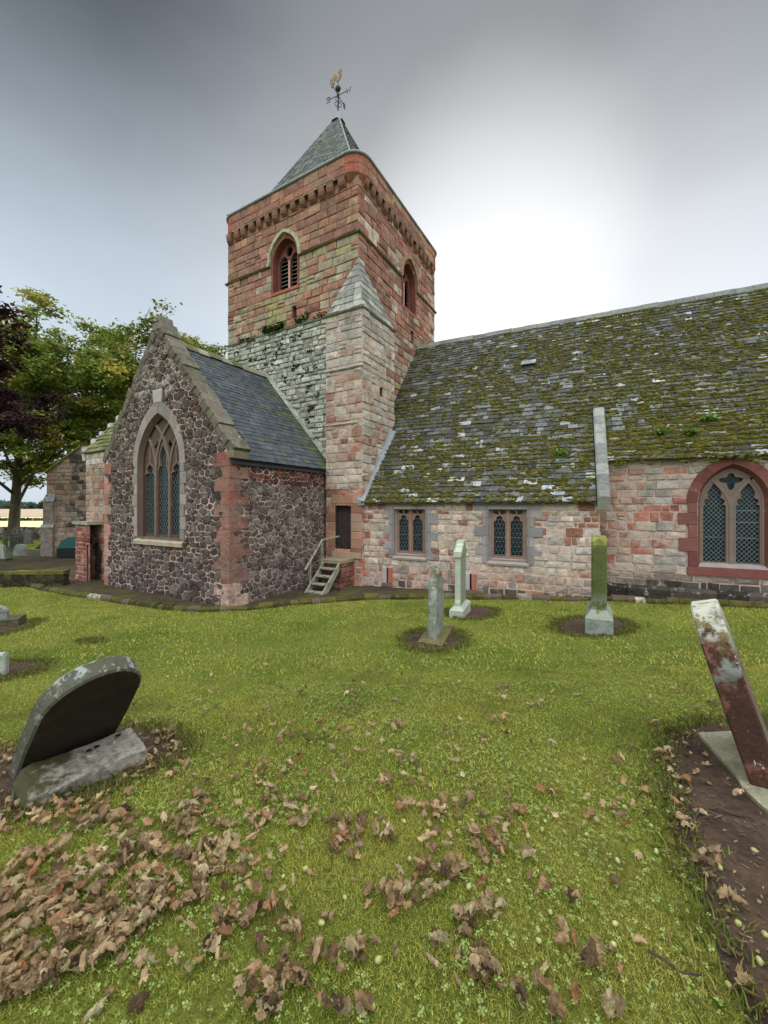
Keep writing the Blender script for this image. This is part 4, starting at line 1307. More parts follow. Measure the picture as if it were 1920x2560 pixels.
nr_.add([RP(.70, YE2) - Vector((0, 0, .02)), RP(ROOFX1, YE2) - Vector((0, 0, .02)), RP(ROOFX1, YR) - Vector((0, 0, .02)), RP(.70, YR) - Vector((0, 0, .02))], [(0, 1, 2, 3)], H('#2b2a26'))
zr = RP(0, YR).z
nr_.add([(XR0, YR, zr), (ROOFX1, YR, zr), (ROOFX1, YR + 5, zr - 5 * PIT), (XR0, YR + 5, zr - 5 * PIT)], [(0, 1, 2, 3)], H('#55564f'))
nro = nr_.out('nave_roof', M['slate'], CH)
# moss cushions
def moss_mesh(pts, U, S, Nn, name, parent, seed, base_cols, big=1.0):
    rs = np.random.RandomState(seed); n = len(pts)
    k = 7
    ang = np.arange(k) * 2 * pi / k
    sx = rs.uniform(.03, .11, n) * big; sy = rs.uniform(.025, .055, n) * big; hz = rs.uniform(.012, .045, n) * big
    jitr = rs.uniform(.75, 1.25, (n, k))
    ring = (pts[:, None, :] + (np.cos(ang)[None, :] * sx[:, None] * jitr)[..., None] * U + (np.sin(ang)[None, :] * sy[:, None] * jitr)[..., None] * S)
    mid = (pts[:, None, :] + (np.cos(ang)[None, :] * sx[:, None] * jitr * .7)[..., None] * U + (np.sin(ang)[None, :] * sy[:, None] * jitr * .7)[..., None] * S + hz[:, None, None] * .8 * Nn)
    top = pts[:, None, :] + hz[:, None, None] * Nn
    V = np.concatenate([ring - Nn * .02, mid, top], 1)
    F = []
    for i in range(k):
        F += [(i, (i + 1) % k, k + (i + 1) % k), (i, k + (i + 1) % k, k + i), (k + i, k + (i + 1) % k, 2 * k)]
    F = np.array(F)
    FF = (F[None] + (np.arange(n) * (2 * k + 1))[:, None, None]).reshape(-1, 3)
    bc_ = np.array(base_cols)
    c = bc_[rs.randint(len(bc_), size=n)] * rs.uniform(.7, 1.3, (n, 1))
    return mk_np(name, V.reshape(-1, 3), FF, M['moss'], np.repeat(c, len(F), 0), parent)
MOSS = PAL('#4d4a1a', '#434217', '#55501d', '#4d4519', '#3f421a', '#5d5822')
def roof_moss(n, seed):
    rs = np.random.RandomState(seed)
    x = rs.uniform(-6.3, ROOFX1, n); y = DA - .1 + (YR - DA + .1) * rs.rand(n) ** 1.15
    y = np.where((x > .8) & (y < YE2), y + 1.0, y)
    # gather on the tails of the slates
    s = (y - YE1); rowh = .108
    y = YE1 + np.floor(s / rowh) * rowh + rs.normal(0, .018, n)
    m = .28 * vnoise(x * .7, y * 1.3, 3) + .37 * vnoise(x * 3.1, y * 6, 4) + .35 * vnoise(x * 6.3, y * 11, 7)
    low = np.exp(-((y - DA) / 1.5)); right = np.clip((x + 2.5) / 5, 0, 1)
    thr = .540 - .16 * low - .17 * right * (1 - .3 * low)
    ok = (m > thr) & ~((x > .62) & (x < .88) & (y < 14.0))
    x, y = x[ok], y[ok]
    return np.stack([x, y, ZA + .085 + PIT * (y - DA)], 1)
cp_ = 1 / sqrt(1 + PIT * PIT)
mo = moss_mesh(roof_moss(34000, 5), np.array([1., 0, 0]), np.array([0, cp_, PIT * cp_]), np.array([0, -PIT * cp_, cp_]), 'moss', nro, 6, MOSS)
tag(mo, 'olive moss cushions over the nave slates', None, None, 'stuff')
rdg = B(); rg = random.Random(22); x = XR0
while x < ROOFX1:
    L = rg.uniform(.45, .6); h = rg.uniform(-.01, .015)
    vs = []
    for xx in (x + .004, x + L - .004):
        for (dy, dz) in ((-.18, -.17), (-.09, .03), (.0, .07), (.09, .03), (.18, -.17)): vs.append((xx, YR + dy, zr + dz + h))
    rdg.add(vs, [(i, 5 + i, 6 + i, i + 1) for i in range(4)] + [(0, 1, 2, 3, 4), (9, 8, 7, 6, 5)], pick(rg, PAL('#74766f', '#686a66', '#7e7f76')))
    x += L
rdg.out('ridge', M['cap'], nro)
sk = B(); rg = random.Random(23); y = YE1 - .05
while y < 13.86:
    L = rg.uniform(.2, .27)
    y1 = min(y + L, 13.9)
    vs = []
    for yy in (y + .004, y1 - .004):
        p = RP(0, yy).z
        vs += [(.68, yy, p - .15), (.68, yy, p + .16), (.72, yy, p + .20), (.95, yy, p + .20), (.98, yy, p + .16), (.98, yy, p - .15)]
    sk.add(vs, [(i, i + 1, 7 + i, 6 + i) for i in range(5)] + [(5, 4, 3, 2, 1, 0), (6, 7, 8, 9, 10, 11)], pick(rg, PAL('#7d7c76', '#8a8982', '#6f6e68', '#94928a')))
    y = y1
sk.out('skew_coping', M['cap'], CH)
ev = B()
ev.box((AU0, YE1 - .0, 1.80), (.70, DA - .001, 1.90), H('#4a2a22'))
ev.box((1.0, YE2 + .03, 3.0), (ROOFX1, DN - .05, 3.07), H('#302a26'))
ev.out('eaves_board', M['iron'], nro)
fl = B()
pts = [(XR0 + .03 + t * .30, YE1 - .02 + t * 2.0) for t in [i / 8 for i in range(9)]]
for (a, c) in zip(pts, pts[1:]):
    p, q = RP(*a), RP(*c)
    fl.add([p + Vector((-.14, 0, .16)), p + Vector((0, -.02, .10)), p + Vector((.12, 0, .06)), q + Vector((-.14, 0, .16)), q + Vector((0, -.02, .10)), q + Vector((.12, 0, .06)), p + Vector((-.14, 0, -.06)), q + Vector((-.14, 0, -.06)), p + Vector((.12, 0, -.06))], [(0, 1, 4, 3), (1, 2, 5, 4), (0, 3, 7, 6)] + ([(0, 6, 8, 2, 1)] if a is pts[0] else []), (.5,) * 3)
fl.out('lead_flashing', M['lead'], nro)
vt = B()
p = RP(-1.35, 15.65); Nn = Vector((0, -PIT * cp_, cp_)); S_ = Vector((0, cp_, PIT * cp_)); X_ = Vector((1, 0, 0))
def vp(a, s, h): return p + X_ * a + S_ * s + Nn * h
vt.add([vp(-.22, 0, .03), vp(.22, 0, .03), vp(.22, 0, .12), vp(-.22, 0, .12), vp(.22, .3, .05), vp(-.22, .3, .05)], [(0, 1, 2, 3)], (.01, .01, .012))
vt.add([vp(-.25, -.02, .12), vp(.25, -.02, .12), vp(.25, .32, .05), vp(-.25, .32, .05), vp(-.25, -.02, .14), vp(.25, -.02, .14)], [(4, 5, 2, 3), (0, 1, 5, 4)], H('#9aa0a4'))
vt.out('roof_vent', M['slate2'], nro)
# ------------------------------------------------------------------ vestry beyond the transept
VO = CL - 2.2 * XT + .35 * YT
VF = Frame(VO, XT, -YT); VS = Frame(VO + 3.0 * YT, -YT, -XT)
vm = B()
sheet(vm, VF, rect(0, 3.0, -1.6, 3.75), [], 0, MORT); sheet(vm, VS, rect(0, 3.0, -1.6, 3.75), [], 0, MORT)
vm.out('vestry_core', M['mortar'], CH)
vw = B()
def pal_v(u, v, r):
    if v > 3.3: return pick(r, PAL('#c5bfb4', '#b7b1a6'))
    if v < .6 and r.random() < .6: return pick(r, PAL('#7d4a3e', '#8d5546'))
    return pick(r, PAL('#a98a78', '#9d7a68', '#ad6e58', '#8f7e70', '#a59080'))
ashlar(vw, VF, cut(0, 3.0, []), -1.5, 3.75, pal_v, 301, (.18, .3), (.25, .5), hump=.02)
ashlar(vw, VS, cut(0, 3.0, []), -1.5, 3.75, pal_v, 302, (.18, .3), (.25, .5), hump=.02)
vw.out('vestry_wall', M['pale'], CH)
def VPt(u, d, z): q = VO + u * XT + d * YT; return Vector((q[0], q[1], z))
vr = B()
slate_plane(vr, VPt(-.12, -.1, 3.75), VPt(3, -.1, 3.75), VPt(-.12, 1.7, 5.9), VPt(3, 1.7, 5.9), 12, .3, .02, lambda p, r: pick(r, PAL('#6a6a3a', '#5d5f35', '#77744a', '#6b6a55')), 303, .01)
vr.add([VPt(-.1, -.1, 3.74), VPt(3, -.1, 3.74), VPt(3, 1.7, 5.88), VPt(-.1, 1.7, 5.88)], [(0, 1, 2, 3)], H('#2b2a26'))
vr.add([VPt(-.1, 0, 3.7), VPt(-.1, 1.7, 5.85), VPt(-.1, 3.0, 5.85), VPt(-.1, 3.0, 3.7)], [(3, 2, 1, 0)], H('#8f7e70'))
vr.out('vestry_roof', M['slate'], CH)
cst = B()
for k in range(6):
    d0_ = -.05 + k * .30; z0_ = 3.78 + k * .36
    cst.box((-.24, d0_, z0_ - .3), (.04, d0_ + .33, z0_ + .22), pick(rg, PAL('#c4c2b8', '#b5b3a8', '#d0cec6')), fr=lambda u, d, z: VPt(u, d, z), jit=.02, rng=rg)
cst.out('crow_step', M['cap'], CH)
# small red boiler house against it
BO = CL - 1.93 * XT - .10 * YT
BF = Frame(BO, XT, -YT); BS = Frame(BO + .9 * YT, -YT, -XT)
bm_ = B()
sheet(bm_, BF, rect(0, 1.02, -1.6, 1.05), [rect(.80, .96, -1.5, .35)], 0, MORT); sheet(bm_, BS, rect(0, .9, -1.6, 1.05), [], 0, MORT)
sheet(bm_, BF, rect(.75, 1.0, -1.6, .4), [], -.3, H('#0d0b0a')); bm_.out('boiler_house_core', M['mortar'], CH)
bw = B()
ashlar(bw, BF, cut(0, 1.03, [hole_rect(.80, .96, -1.5, .35)]), -1.5, 1.05, lambda u, v, r: pick(r, PAL('#8d4f42', '#9a5c4c', '#a57864', '#7a4439')), 311, (.12, .22), (.14, .3))
ashlar(bw, BS, cut(0, .9, []), -1.5, 1.05, lambda u, v, r: pick(r, PAL('#8d4f42', '#9a5c4c', '#a57864')), 312, (.12, .22), (.14, .3))
bw.out('boiler_house_wall', M['red'], CH)
bs = B(); rg = random.Random(1)
bs.box((-.08, -.10, 1.06), (1.10, 1.0, 1.17), H('#a9a58e'), fr=lambda u, d, z: Vector((*(BO + u * XT + d * YT), z)), jit=.015, rng=rg)
bs.out('boiler_house_roof', M['cap'], CH)
# weathered buttress of the choir, further off
cx_, cy_ = cw(-18.55, 22.0)
KU = np.array([cos(A - .18), sin(A - .18)]); KN = np.array([sin(A - .18), -cos(A - .18)])
KF = Frame((cx_, cy_), KU, KN); KS = Frame((cx_ - KN[0] * 1.1, cy_ - KN[1] * 1.1), KN, -KU)
kb = B()
ktop = lambda u: 3.62 + min(u, 2.2) * .62
KW = 5.0
outk = [(0, -1.6), (KW, -1.6), (KW, ktop(9)), (2.2, ktop(2.2)), (0, ktop(0))]
sheet(kb, KF, outk, [], 0, H('#8f7f70')); sheet(kb, KS, rect(0, 1.1, -1.6, ktop(0)), [], 0, H('#8f7f70'))
kb.out('buttress_core', M['mortar'], CH)
kw_ = B()
def pal_k(u, v, r):
    if u > 1.5 and r.random() < .7: return pick(r, PAL('#4d443c', '#5c5148', '#3f3833', '#6e655c'))
    return pick(r, PAL('#9a7c66', '#8d705c', '#a48a74', '#7d6656', '#8f8274'))
ashlar(kw_, KF, lambda v: [(0, KW)] if v < ktop(0) - .1 else [((v - 3.62 + .1) / .62, KW)], -1.5, ktop(2.2) - .1, pal_k, 321, (.2, .32), (.3, .7), hump=.03)
ashlar(kw_, KS, cut(0, 1.1, []), -1.5, 3.6, pal_k, 322, (.2, .32), (.3, .6), hump=.03)
kw_.out('buttress_wall', M['pale'], CH)
kt = B()
def KP(u, d, z): return Vector((cx_ + KU[0] * u - KN[0] * d, cy_ + KU[1] * u - KN[1] * d, z))
kt.add([KP(-.08, -.08, ktop(0) + .02), KP(2.25, -.08, ktop(2.2) + .05), KP(2.25, 1.2, ktop(2.2) + .05), KP(-.08, 1.2, ktop(0) + .02), KP(-.08, -.08, ktop(0) - .1), KP(2.25, -.08, ktop(2.2) - .08), KP(-.08, 1.2, ktop(0) - .1)], [(0, 1, 2, 3), (4, 5, 1, 0), (6, 4, 0, 3)], H('#77762f'))
kt.out('buttress_cap', M['moss'], CH)
for (z0, dz, pr) in ((2.05, .35, .10), (.62, .42, .22)):
    so_ = B()
    so_.add([KP(-pr - .04, -.12 - pr * .3, z0 - .07), KP(.62, -.12 - pr * .3, z0 - .07), KP(.62, -.02, z0 + dz), KP(0, -.02, z0 + dz), KP(-pr - .04, 1.2, z0 - .07), KP(0, 1.12, z0 + dz)], [(0, 1, 2, 3), (4, 0, 3, 5)], H('#9a9c9a'))
    so_.box((-pr, -.10 - pr * .3, -1.5), (.56, 1.1, z0 - .06), H('#8f8274'), fr=lambda u, d, z: KP(u, d, z))
    so_.out('buttress_offset', M['lime'], CH)
# ridge of the choir behind, joining the buttress to the tower (out of sight from the lawn)
# ==================================================================== THE GROUND
def spread(lo, hi, step, far, k=1.28):
    a = list(np.arange(lo, hi + 1e-6, step)); s = step; x = hi; up = []
    while x < far: s *= k; x += s; up.append(x)
    s = step; x = lo; dn = []
    while x > -far: s *= k; x -= s; dn.append(x)
    return np.array(dn[::-1] + a + up)
rs_, fs_ = spread(-13, 13, .22, 3500), spread(-3, 17, .22, 3500)
RR, FF_ = np.meshgrid(rs_, fs_)
gx = RR * RT[0] + FF_ * FW[0]; gy = RR * RT[1] + FF_ * FW[1]
gv = np.stack([gx, gy, gz(gx, gy)], -1).reshape(-1, 3)
nr0, nf0 = len(rs_), len(fs_)
ii = (np.arange(nf0 - 1)[:, None] * nr0 + np.arange(nr0 - 1)[None]).ravel()
tag(mk_np('ground', gv, np.stack([ii, ii + 1, ii + 1 + nr0, ii + nr0], 1), M['turf'], None, smooth=True), kind='structure')
def on(x, y, d=0): return (x, y, float(gz(x, y)) + d)
# patches of bare soil
def ell(cx, cy, rx, ry, n=26, seed=0):
    rg = random.Random(seed)
    return [(cx + rx * rg.uniform(.88, 1.1) * cos(2 * pi * k / n), cy + ry * rg.uniform(.88, 1.1) * sin(2 * pi * k / n)) for k in range(n)]
PATCH = [ell(1083, 1603, 80, 30, seed=1), ell(1480, 1569, 100, 25, seed=2), ell(1180, 1533, 64, 17, seed=3), ell(225, 1604, 22, 4, 12, 4),
    [(1725, 1812), (1690, 1822), (1655, 1838), (1641, 1890), (1652, 1990), (1690, 2120), (1740, 2250), (1800, 2400), (1850, 2520), (1900, 2640), (2300, 2640), (2300, 1840), (2050, 1800), (1920, 1797)],
    [(320, 1815), (400, 1822), (480, 1850), (470, 1880), (380, 1935), (250, 1985), (100, 2030), (-60, 2060), (-120, 1990), (-60, 1900), (60, 1860), (150, 1850)],
    [(-80, 1556), (0, 1556), (105, 1550), (66, 1572), (0, 1590), (-80, 1600)], [(-100, 1660), (0, 1658), (128, 1653), (100, 1680), (0, 1705), (-100, 1716)]]
PW = []
for i, pp_ in enumerate(PATCH):
    P = [gp(*q) for q in pp_]
    P2 = []                                 # roughen the edge
    rg = random.Random(i)
    for k in range(len(P)):
        p, q = P[k], P[(k + 1) % len(P)]
        L = sqrt((p[0] - q[0]) ** 2 + (p[1] - q[1]) ** 2); m = max(1, int(L / .10))
        for j in range(m):
            t = j / m; P2.append((p[0] + (q[0] - p[0]) * t + rg.uniform(-.025, .025), p[1] + (q[1] - p[1]) * t + rg.uniform(-.025, .025)))
    PW.append(P2)
    c = (sum(p[0] for p in P2) / len(P2), sum(p[1] for p in P2) / len(P2))
    b = B(); rings = 7; n = len(P2); vs = []
    for k in range(rings):
        t = 1 - k / rings
        for p in P2:
            x, y = c[0] + (p[0] - c[0]) * t, c[1] + (p[1] - c[1]) * t
            vs.append((x, y, float(gz(x, y)) + .012 - (.008 if k == 0 else 0)))
    vs.append(on(c[0], c[1], .012))
    fs = [(k * n + j, k * n + (j + 1) % n, (k + 1) * n + (j + 1) % n, (k + 1) * n + j) for k in range(rings - 1) for j in range(n)] + [((rings - 1) * n + j, (rings - 1) * n + (j + 1) % n, rings * n) for j in range(n)]
    b.add(vs, fs, (.1, .1, .1))
    tag(b.out('soil', M['soil'], None, True), kind='structure')
# kerb round the church
KPX = [(-420, 1418), (-150, 1436), (0, 1454), (49, 1461), (100, 1476), (163, 1489), (224, 1497), (330, 1513), (427, 1527), (498, 1531), (576, 1529), (688, 1520), (770, 1511), (860, 1504), (980, 1499), (1100, 1497), (1300, 1499), (1500, 1503), (1700, 1512), (1920, 1522), (2200, 1536)]
KW_ = [gp(*p) for p in KPX]
kd = np.array(KW_); seg_ = np.sqrt(((kd[1:] - kd[:-1]) ** 2).sum(1)); cum = np.concatenate([[0], np.cumsum(seg_)])
def kat(s): return np.array([np.interp(s, cum, kd[:, 0]), np.interp(s, cum, kd[:, 1])])
kbm = B(); rg = random.Random(50); s = 0
while s < cum[-1] - .3:
    L = rg.uniform(.22, .55); a, c = kat(s + .005), kat(min(s + L, cum[-1]) - .005)
    d = (c - a) / (np.linalg.norm(c - a) + 1e-6); nn = np.array([-d[1], d[0]])
    if nn @ FW < 0: nn = -nn
    h = rg.uniform(.09, .145); wd = rg.uniform(.17, .24); j = lambda: rg.uniform(-.018, .018)
    k = rg.random()
    col = pick(rg, PAL('#94877a', '#a39889')) if k < .07 else (pick(rg, PAL('#54463a', '#5f5144')) if k < .25 else pick(rg, PAL('#49461f', '#403e1d', '#524d24', '#3a371a')))
    vs = []
    for p in (a, c):
        for (o_, z_) in ((0, -.06), (.0, h * .55), (.04, h), (wd * .55, h + .02), (wd - .03, h), (wd, -.2)):
            q = p + nn * (o_ + j() * .6)
            vs.append((q[0], q[1], float(gz(p[0], p[1])) + z_ + (j() * .8 if z_ > 0 else 0)))
    kbm.add(vs, [(i, i + 1, 7 + i, 6 + i) for i in range(5)] + [(5, 4, 3, 2, 1, 0), (6, 7, 8, 9, 10, 11)], col)
    s += L
M['kerb'] = surf('mossy_kerb', None, .4, 8.0, [(H('#5a5724'), 5.0, .50, .1, .75), (H('#b0a89c'), 9.0, .67, .05, .6)], bump=1.0, bscale=30, bdist=.03)
tag(kbm.out('stone_kerb', M['kerb']), 'low mossy stone kerb curving round the foot of the church', 'kerb')
# drain strip between kerb and walls
ds2 = B()
inner = []
for k, p in enumerate(kd):
    t = kd[min(k + 1, len(kd) - 1)] - kd[max(k - 1, 0)]; t = t / np.linalg.norm(t); nn = np.array([-t[1], t[0]])
    if nn @ FW < 0: nn = -nn
    inner.append((p + nn * .12, p + nn * (3.4 if k > 6 else 7.5)))
dn_ = []
for k in range(len(inner) - 1):
    for j in range(6):
        t = j / 6; dn_.append([inner[k][i] * (1 - t) + inner[k + 1][i] * t for i in (0, 1)])
dn_.append(inner[-1])
NW = 22
ds2.add([(*(a * (1 - j / NW) + c * (j / NW)), float(gz(*(a * (1 - j / NW) + c * (j / NW)))) + .02) for a, c in dn_ for j in range(NW + 1)], [(k * (NW + 1) + j, (k + 1) * (NW + 1) + j, (k + 1) * (NW + 1) + j + 1, k * (NW + 1) + j + 1) for k in range(len(dn_) - 1) for j in range(NW)], (.1,) * 3)
tag(ds2.out('gravel_strip', surf('damp_gravel', H('#3d3325'), .5, 6.0, [(H('#4d4a22'), 1.2, .46, .15, .8)], bump=1.0, bscale=40), None), kind='structure')
# ==================================================================== STEPS AT THE DOOR
def FR(o, X, Zv):                            # rotation from local x along the face and local up
    X = Vector(X).normalized(); Zv = (Vector(Zv) - X * X.dot(Vector(Zv))).normalized(); Y = Zv.cross(X)
    return Matrix((X, Y, Zv)).transposed().to_euler()
sth = thing('stone_landing', 'red stone landing block at the little door in the turret', 'landing', tuple(UF(.77, -1.1, .36)))
b = B(); ashlar(b, Frame(UF(.36, 0, .70), XT, -YT), cut(0, .82, []), -1.5, -.15, lambda u, v, r: pick(r, PAL('#7d4a40', '#6a4038', '#8d5a4a', '#5a4038')), 401, (.12, .2), (.15, .35), hump=.02)
ashlar(b, Frame(UF(1.18, 0, .70), YT, XT), cut(0, .70, []), -1.5, -.15, lambda u, v, r: pick(r, PAL('#8d4f42', '#7d463c', '#9a6150', '#6a4038')), 402, (.12, .2), (.15, .35), hump=.02)
sheet(b, Frame(UF(.36, 0, .69), XT, -YT), rect(0, .82, -1.5, -.15), [], 0, H('#5a4a40')); sheet(b, Frame(UF(1.17, 0, .70), YT, XT), rect(0, .7, -1.5, -.15), [], 0, H('#6a4a40'))
b.out('pier', M['red'], sth)
b = B(); rg = random.Random(3); b.box((.30, -.15, .02), (1.24, -.05, .80), H('#8f7e62'), fr=lambda u, v, w: UF(u, v, w), jit=.012, rng=rg)
b.out('slab', M['cap'], sth)
stp = thing('timber_steps', 'weathered grey timber steps with a handrail leading up to the turret door', 'steps', tuple(UF(.82, -1.05, 1.3)))
W0, W1, Z0_, Z1_ = .82, 1.78, -.18, -1.12
for u in (.52, 1.16):
    b = B(); b.add([UF(u - .03, Z0_ + .06, W0), UF(u + .03, Z0_ + .06, W0), UF(u + .03, Z0_ - .16, W0), UF(u - .03, Z0_ - .16, W0), UF(u - .03, Z1_ + .05, W1 + .05), UF(u + .03, Z1_ + .05, W1 + .05), UF(u + .03, Z1_ - .1, W1 - .12), UF(u - .03, Z1_ - .1, W1 - .12)], [(0, 1, 2, 3), (4, 7, 6, 5), (0, 4, 5, 1), (1, 5, 6, 2), (2, 6, 7, 3), (3, 7, 4, 0)], (.3,) * 3)
    b.out('stringer', M['wood'], stp)
for k in range(4):
    t = (k + .55) / 4.4; z = Z0_ + (Z1_ - Z0_) * t; wq = W0 + (W1 - W0) * t
    b = B(); b.box((.552, z - .02, wq - .10), (1.128, z + .022, wq + .12), (.3,) * 3, fr=lambda u, v, w: UF(u, v, w)); b.out('tread', M['wood'], stp)
for t, top in ((.02, .74), (.62, .72)):
    z = Z0_ + (Z1_ - Z0_) * t; wq = W0 + (W1 - W0) * t
    b = B(); b.box((.45, z - (.2 if t < .5 else .5), wq - .03), (.488, z + top, wq + .03), (.3,) * 3, fr=lambda u, v, w: UF(u, v, w)); b.out('post', M['wood'], stp)
b = B(); b.tube([UF(.47, Z0_ + .80, W0 - .02), UF(.47, Z1_ + .84, W1 - .12)], .036, n=6); b.tube([UF(.47, Z0_ + .79, W0), UF(.60, Z0_ + .86, .05)], .03, n=6); b.out('handrail', M['wood'], stp)
# ==================================================================== WEATHERVANE
vx = np.array([1.0, 0, 0])
c3 = Vector((ctr[0], ctr[1], 0))
wv = thing('weathervane', 'gilded cockerel weathervane on the tip of the spire', 'weathervane', (ctr[0], ctr[1], SZ1))
b = B(); b.tube([c3 + Vector((0, 0, SZ1 - .1)), c3 + Vector((0, 0, 20.95))], .035, n=8); b.tube([c3 + Vector((0, 0, 20.95)), c3 + Vector((0, 0, 21.62))], .02, n=6)
b.tube([c3 + Vector((0, 0, 20.88)), c3 + Vector((0, 0, 20.95)), c3 + Vector((0, 0, 21.02))], [.03, .07, .03], n=8)
for k in range(4):
    a = k * pi / 2 + pi / 4
    pts = [c3 + Vector((cos(a) * r_, sin(a) * r_, z_)) for r_, z_ in ((.03, 20.42), (.14, 20.44), (.17, 20.52), (.12, 20.60), (.05, 20.62), (.13, 20.72), (.10, 20.82), (.03, 20.86))]
    b.tube(pts, .016, n=5)
b.out('rod', M['iron'], wv)
b = B()
n, m_ = 12, 8; vs = []; fs = []
for j in range(m_ + 1):
    for k in range(n):
        th = pi * j / m_; a = 2 * pi * k / n
        vs.append(c3 + Vector((.135 * sin(th) * cos(a), .135 * sin(th) * sin(a), 21.26 + .135 * cos(th))))
for j in range(m_):
    for k in range(n): fs.append((j * n + k, j * n + (k + 1) % n, (j + 1) * n + (k + 1) % n, (j + 1) * n + k))
b.add(vs, fs, (.2,) * 3); b.out('ball', M['iron'], wv, True)
LET = {'W': [[(-.5, 1), (-.25, 0), (0, .75), (.25, 0), (.5, 1)]], 'E': [[(.4, 1), (-.4, 1), (-.4, 0), (.4, 0)], [(-.4, .5), (.25, .5)]],
       'N': [[(-.4, 0), (-.4, 1), (.4, 0), (.4, 1)]], 'S': [[(.4, .85), (.1, 1), (-.3, .9), (-.35, .65), (.3, .38), (.35, .12), (0, 0), (-.4, .12)]]}
for ch, d in (('W', (1, 0)), ('E', (-1, 0)), ('S', (0, 1)), ('N', (0, -1))):
    b = B(); D = Vector((d[0], d[1], 0))
    b.tube([c3 + D * .03 + Vector((0, 0, 20.95)), c3 + D * .44 + Vector((0, 0, 20.95))], .017, n=5)
    b.out('arm', M['iron'], wv)
    b = B()
    for st in LET[ch]:
        b.tube([c3 + D * (.55 + x * .24) + Vector((0, 0, 20.84 + y * .22)) for x, y in st], .019, n=5)
    b.out('letter', M['iron'], wv)
CK = [(715, 700), (790, 650), (850, 550), (868, 470), (858, 400), (852, 372), (878, 345), (855, 330), (852, 268), (825, 292), (790, 272), (760, 300), (735, 330), (712, 372), (740, 412), (790, 392), (806, 440), (780, 490), (700, 515), (650, 550), (622, 540), (632, 430), (600, 372), (560, 362), (500, 400), (440, 470), (400, 570), (388, 650), (412, 740), (382, 812), (440, 790), (480, 730), (520, 742), (552, 690), (540, 630), (570, 590), (600, 622), (640, 690)]
cpts = [((x - 715) * .00119, (700 - y) * .00119) for x, y in CK]
b = B(); CFm = Frame((ctr[0], ctr[1]), (1, 0), (0, -1))
sheet(b, CFm, [(u, v + 21.60) for u, v in cpts][::-1], [], .02, (.5,) * 3); sheet(b, CFm, [(u, v + 21.60) for u, v in cpts], [], -.02, (.5,) * 3)
rim(b, CFm, [(u, v + 21.60) for u, v in cpts], .02, -.02, (.5,) * 3)
b.out('cockerel', M['gold'], wv)
# ==================================================================== PLANTS ON THE TOWER
def leafcloud(rs, n, cen, rad, size, cols, up=.5):
    c = np.array(cen) + rs.normal(0, 1, (n, 3)) * np.array(rad) * .5
    nrm = rs.normal(0, 1, (n, 3)); nrm[:, 2] = np.abs(nrm[:, 2]) + up
    nrm /= np.linalg.norm(nrm, axis=1)[:, None]
    t = np.cross(nrm, rs.normal(0, 1, (n, 3))); t /= np.linalg.norm(t, axis=1)[:, None] + 1e-9
    s_ = np.cross(nrm, t); L = (size * rs.uniform(.6, 1.4, n))[:, None]
    V = np.stack([c - t * L, c + s_ * L * .55, c + t * L, c - s_ * L * .55], 1).reshape(-1, 3)
    F = np.arange(4 * n).reshape(-1, 4)
    cc = np.array(cols)[rs.randint(len(cols), size=n)] * rs.uniform(.65, 1.3, (n, 1))
    return V, F, cc
def merge(parts):
    V, F, Cc = [], [], []; k = 0
    for v, f, c in parts: V.append(v); F.append(f + k); Cc.append(c); k += len(v)
    return np.concatenate(V), np.concatenate(F), np.concatenate(Cc)
rsN = np.random.RandomState(4)
FERN = PAL('#36481f', '#435626', '#4d5f2a', '#2d3a1a')
for (u, v, ru, rv, n, lb) in ((2.75, 8.84, .65, .14, 420, 'widest green fern clump on the ledge between the tower stages'), (4.25, 8.88, .32, .13, 200, 'smaller green fern clump on the ledge just below the slit window'), (1.2, 8.72, .5, .06, 80, 'thin trailing green plants on the ledge near the left edge of the tower'), (5.25, 8.80, .3, .07, 70, 'low green plants on the ledge where the tower meets the stair turret')):
    parts = []
    nk = int(max(3, ru * 14))
    for k in range(nk):
        p = TF(u + (k / (nk - 1) - .5) * 1.5 * ru, v + rsN.uniform(-.5, .5) * rv, .10)
        parts.append(leafcloud(rsN, n // 6, p, (.17, .08, rv * .9), .055, FERN))
    V, F, Cc = merge(parts)
    o = mk_np('wall_fern', V, F, M['foliage'], Cc)
    tag(o, lb, 'wall plant')
lt_ = [o for o in CH.children if o.name == 'lower_tower_wall'][0]
pts = []
for k in range(110):
    u, v = rsN.uniform(.4, 5.0), rsN.uniform(4.6, 8.5)
    if u < 2.6 and v < 6.2: continue
    for j in range(rsN.randint(1, 9)): pts.append(tuple(TF(u + rsN.normal(0, .05), v + rsN.normal(0, .045) - .1, .04)))
mo2 = moss_mesh(np.array(pts), np.array([XT[0], XT[1], 0]), np.array([0, 0, 1.]), np.array([-YT[0], -YT[1], 0]), 'moss', lt_, 8, PAL('#343920', '#3f4426', '#2e321d', '#4a4a2a'), .75)
tag(mo2, 'dark moss tufts in the joints of the pale lower tower', None, None, 'stuff')
# ferns on the nave roof
for (x, y) in ((3.4, 13.5), (2.3, 13.25), (-.2, 12.9), (3.0, 13.2)):
    p = RP(x, y); V, F, Cc = leafcloud(rsN, 110, (p.x, p.y - .05, p.z + .08), (.15, .09, .08), .055, PAL('#6f8a3a', '#7f9a45', '#5f7a34'))
    o = mk_np('roof_fern', V, F, M['foliage'], Cc)
    tag(o, {3.4: 'bright green fern on the mossy roof left above the pointed window', 2.3: 'green fern low on the mossy roof halfway between the roof step and the pointed window', -.2: 'green fern on the mossy roof just left of the stone skew', 3.0: 'green fern just above the eaves of the higher roof'}[x], 'fern')
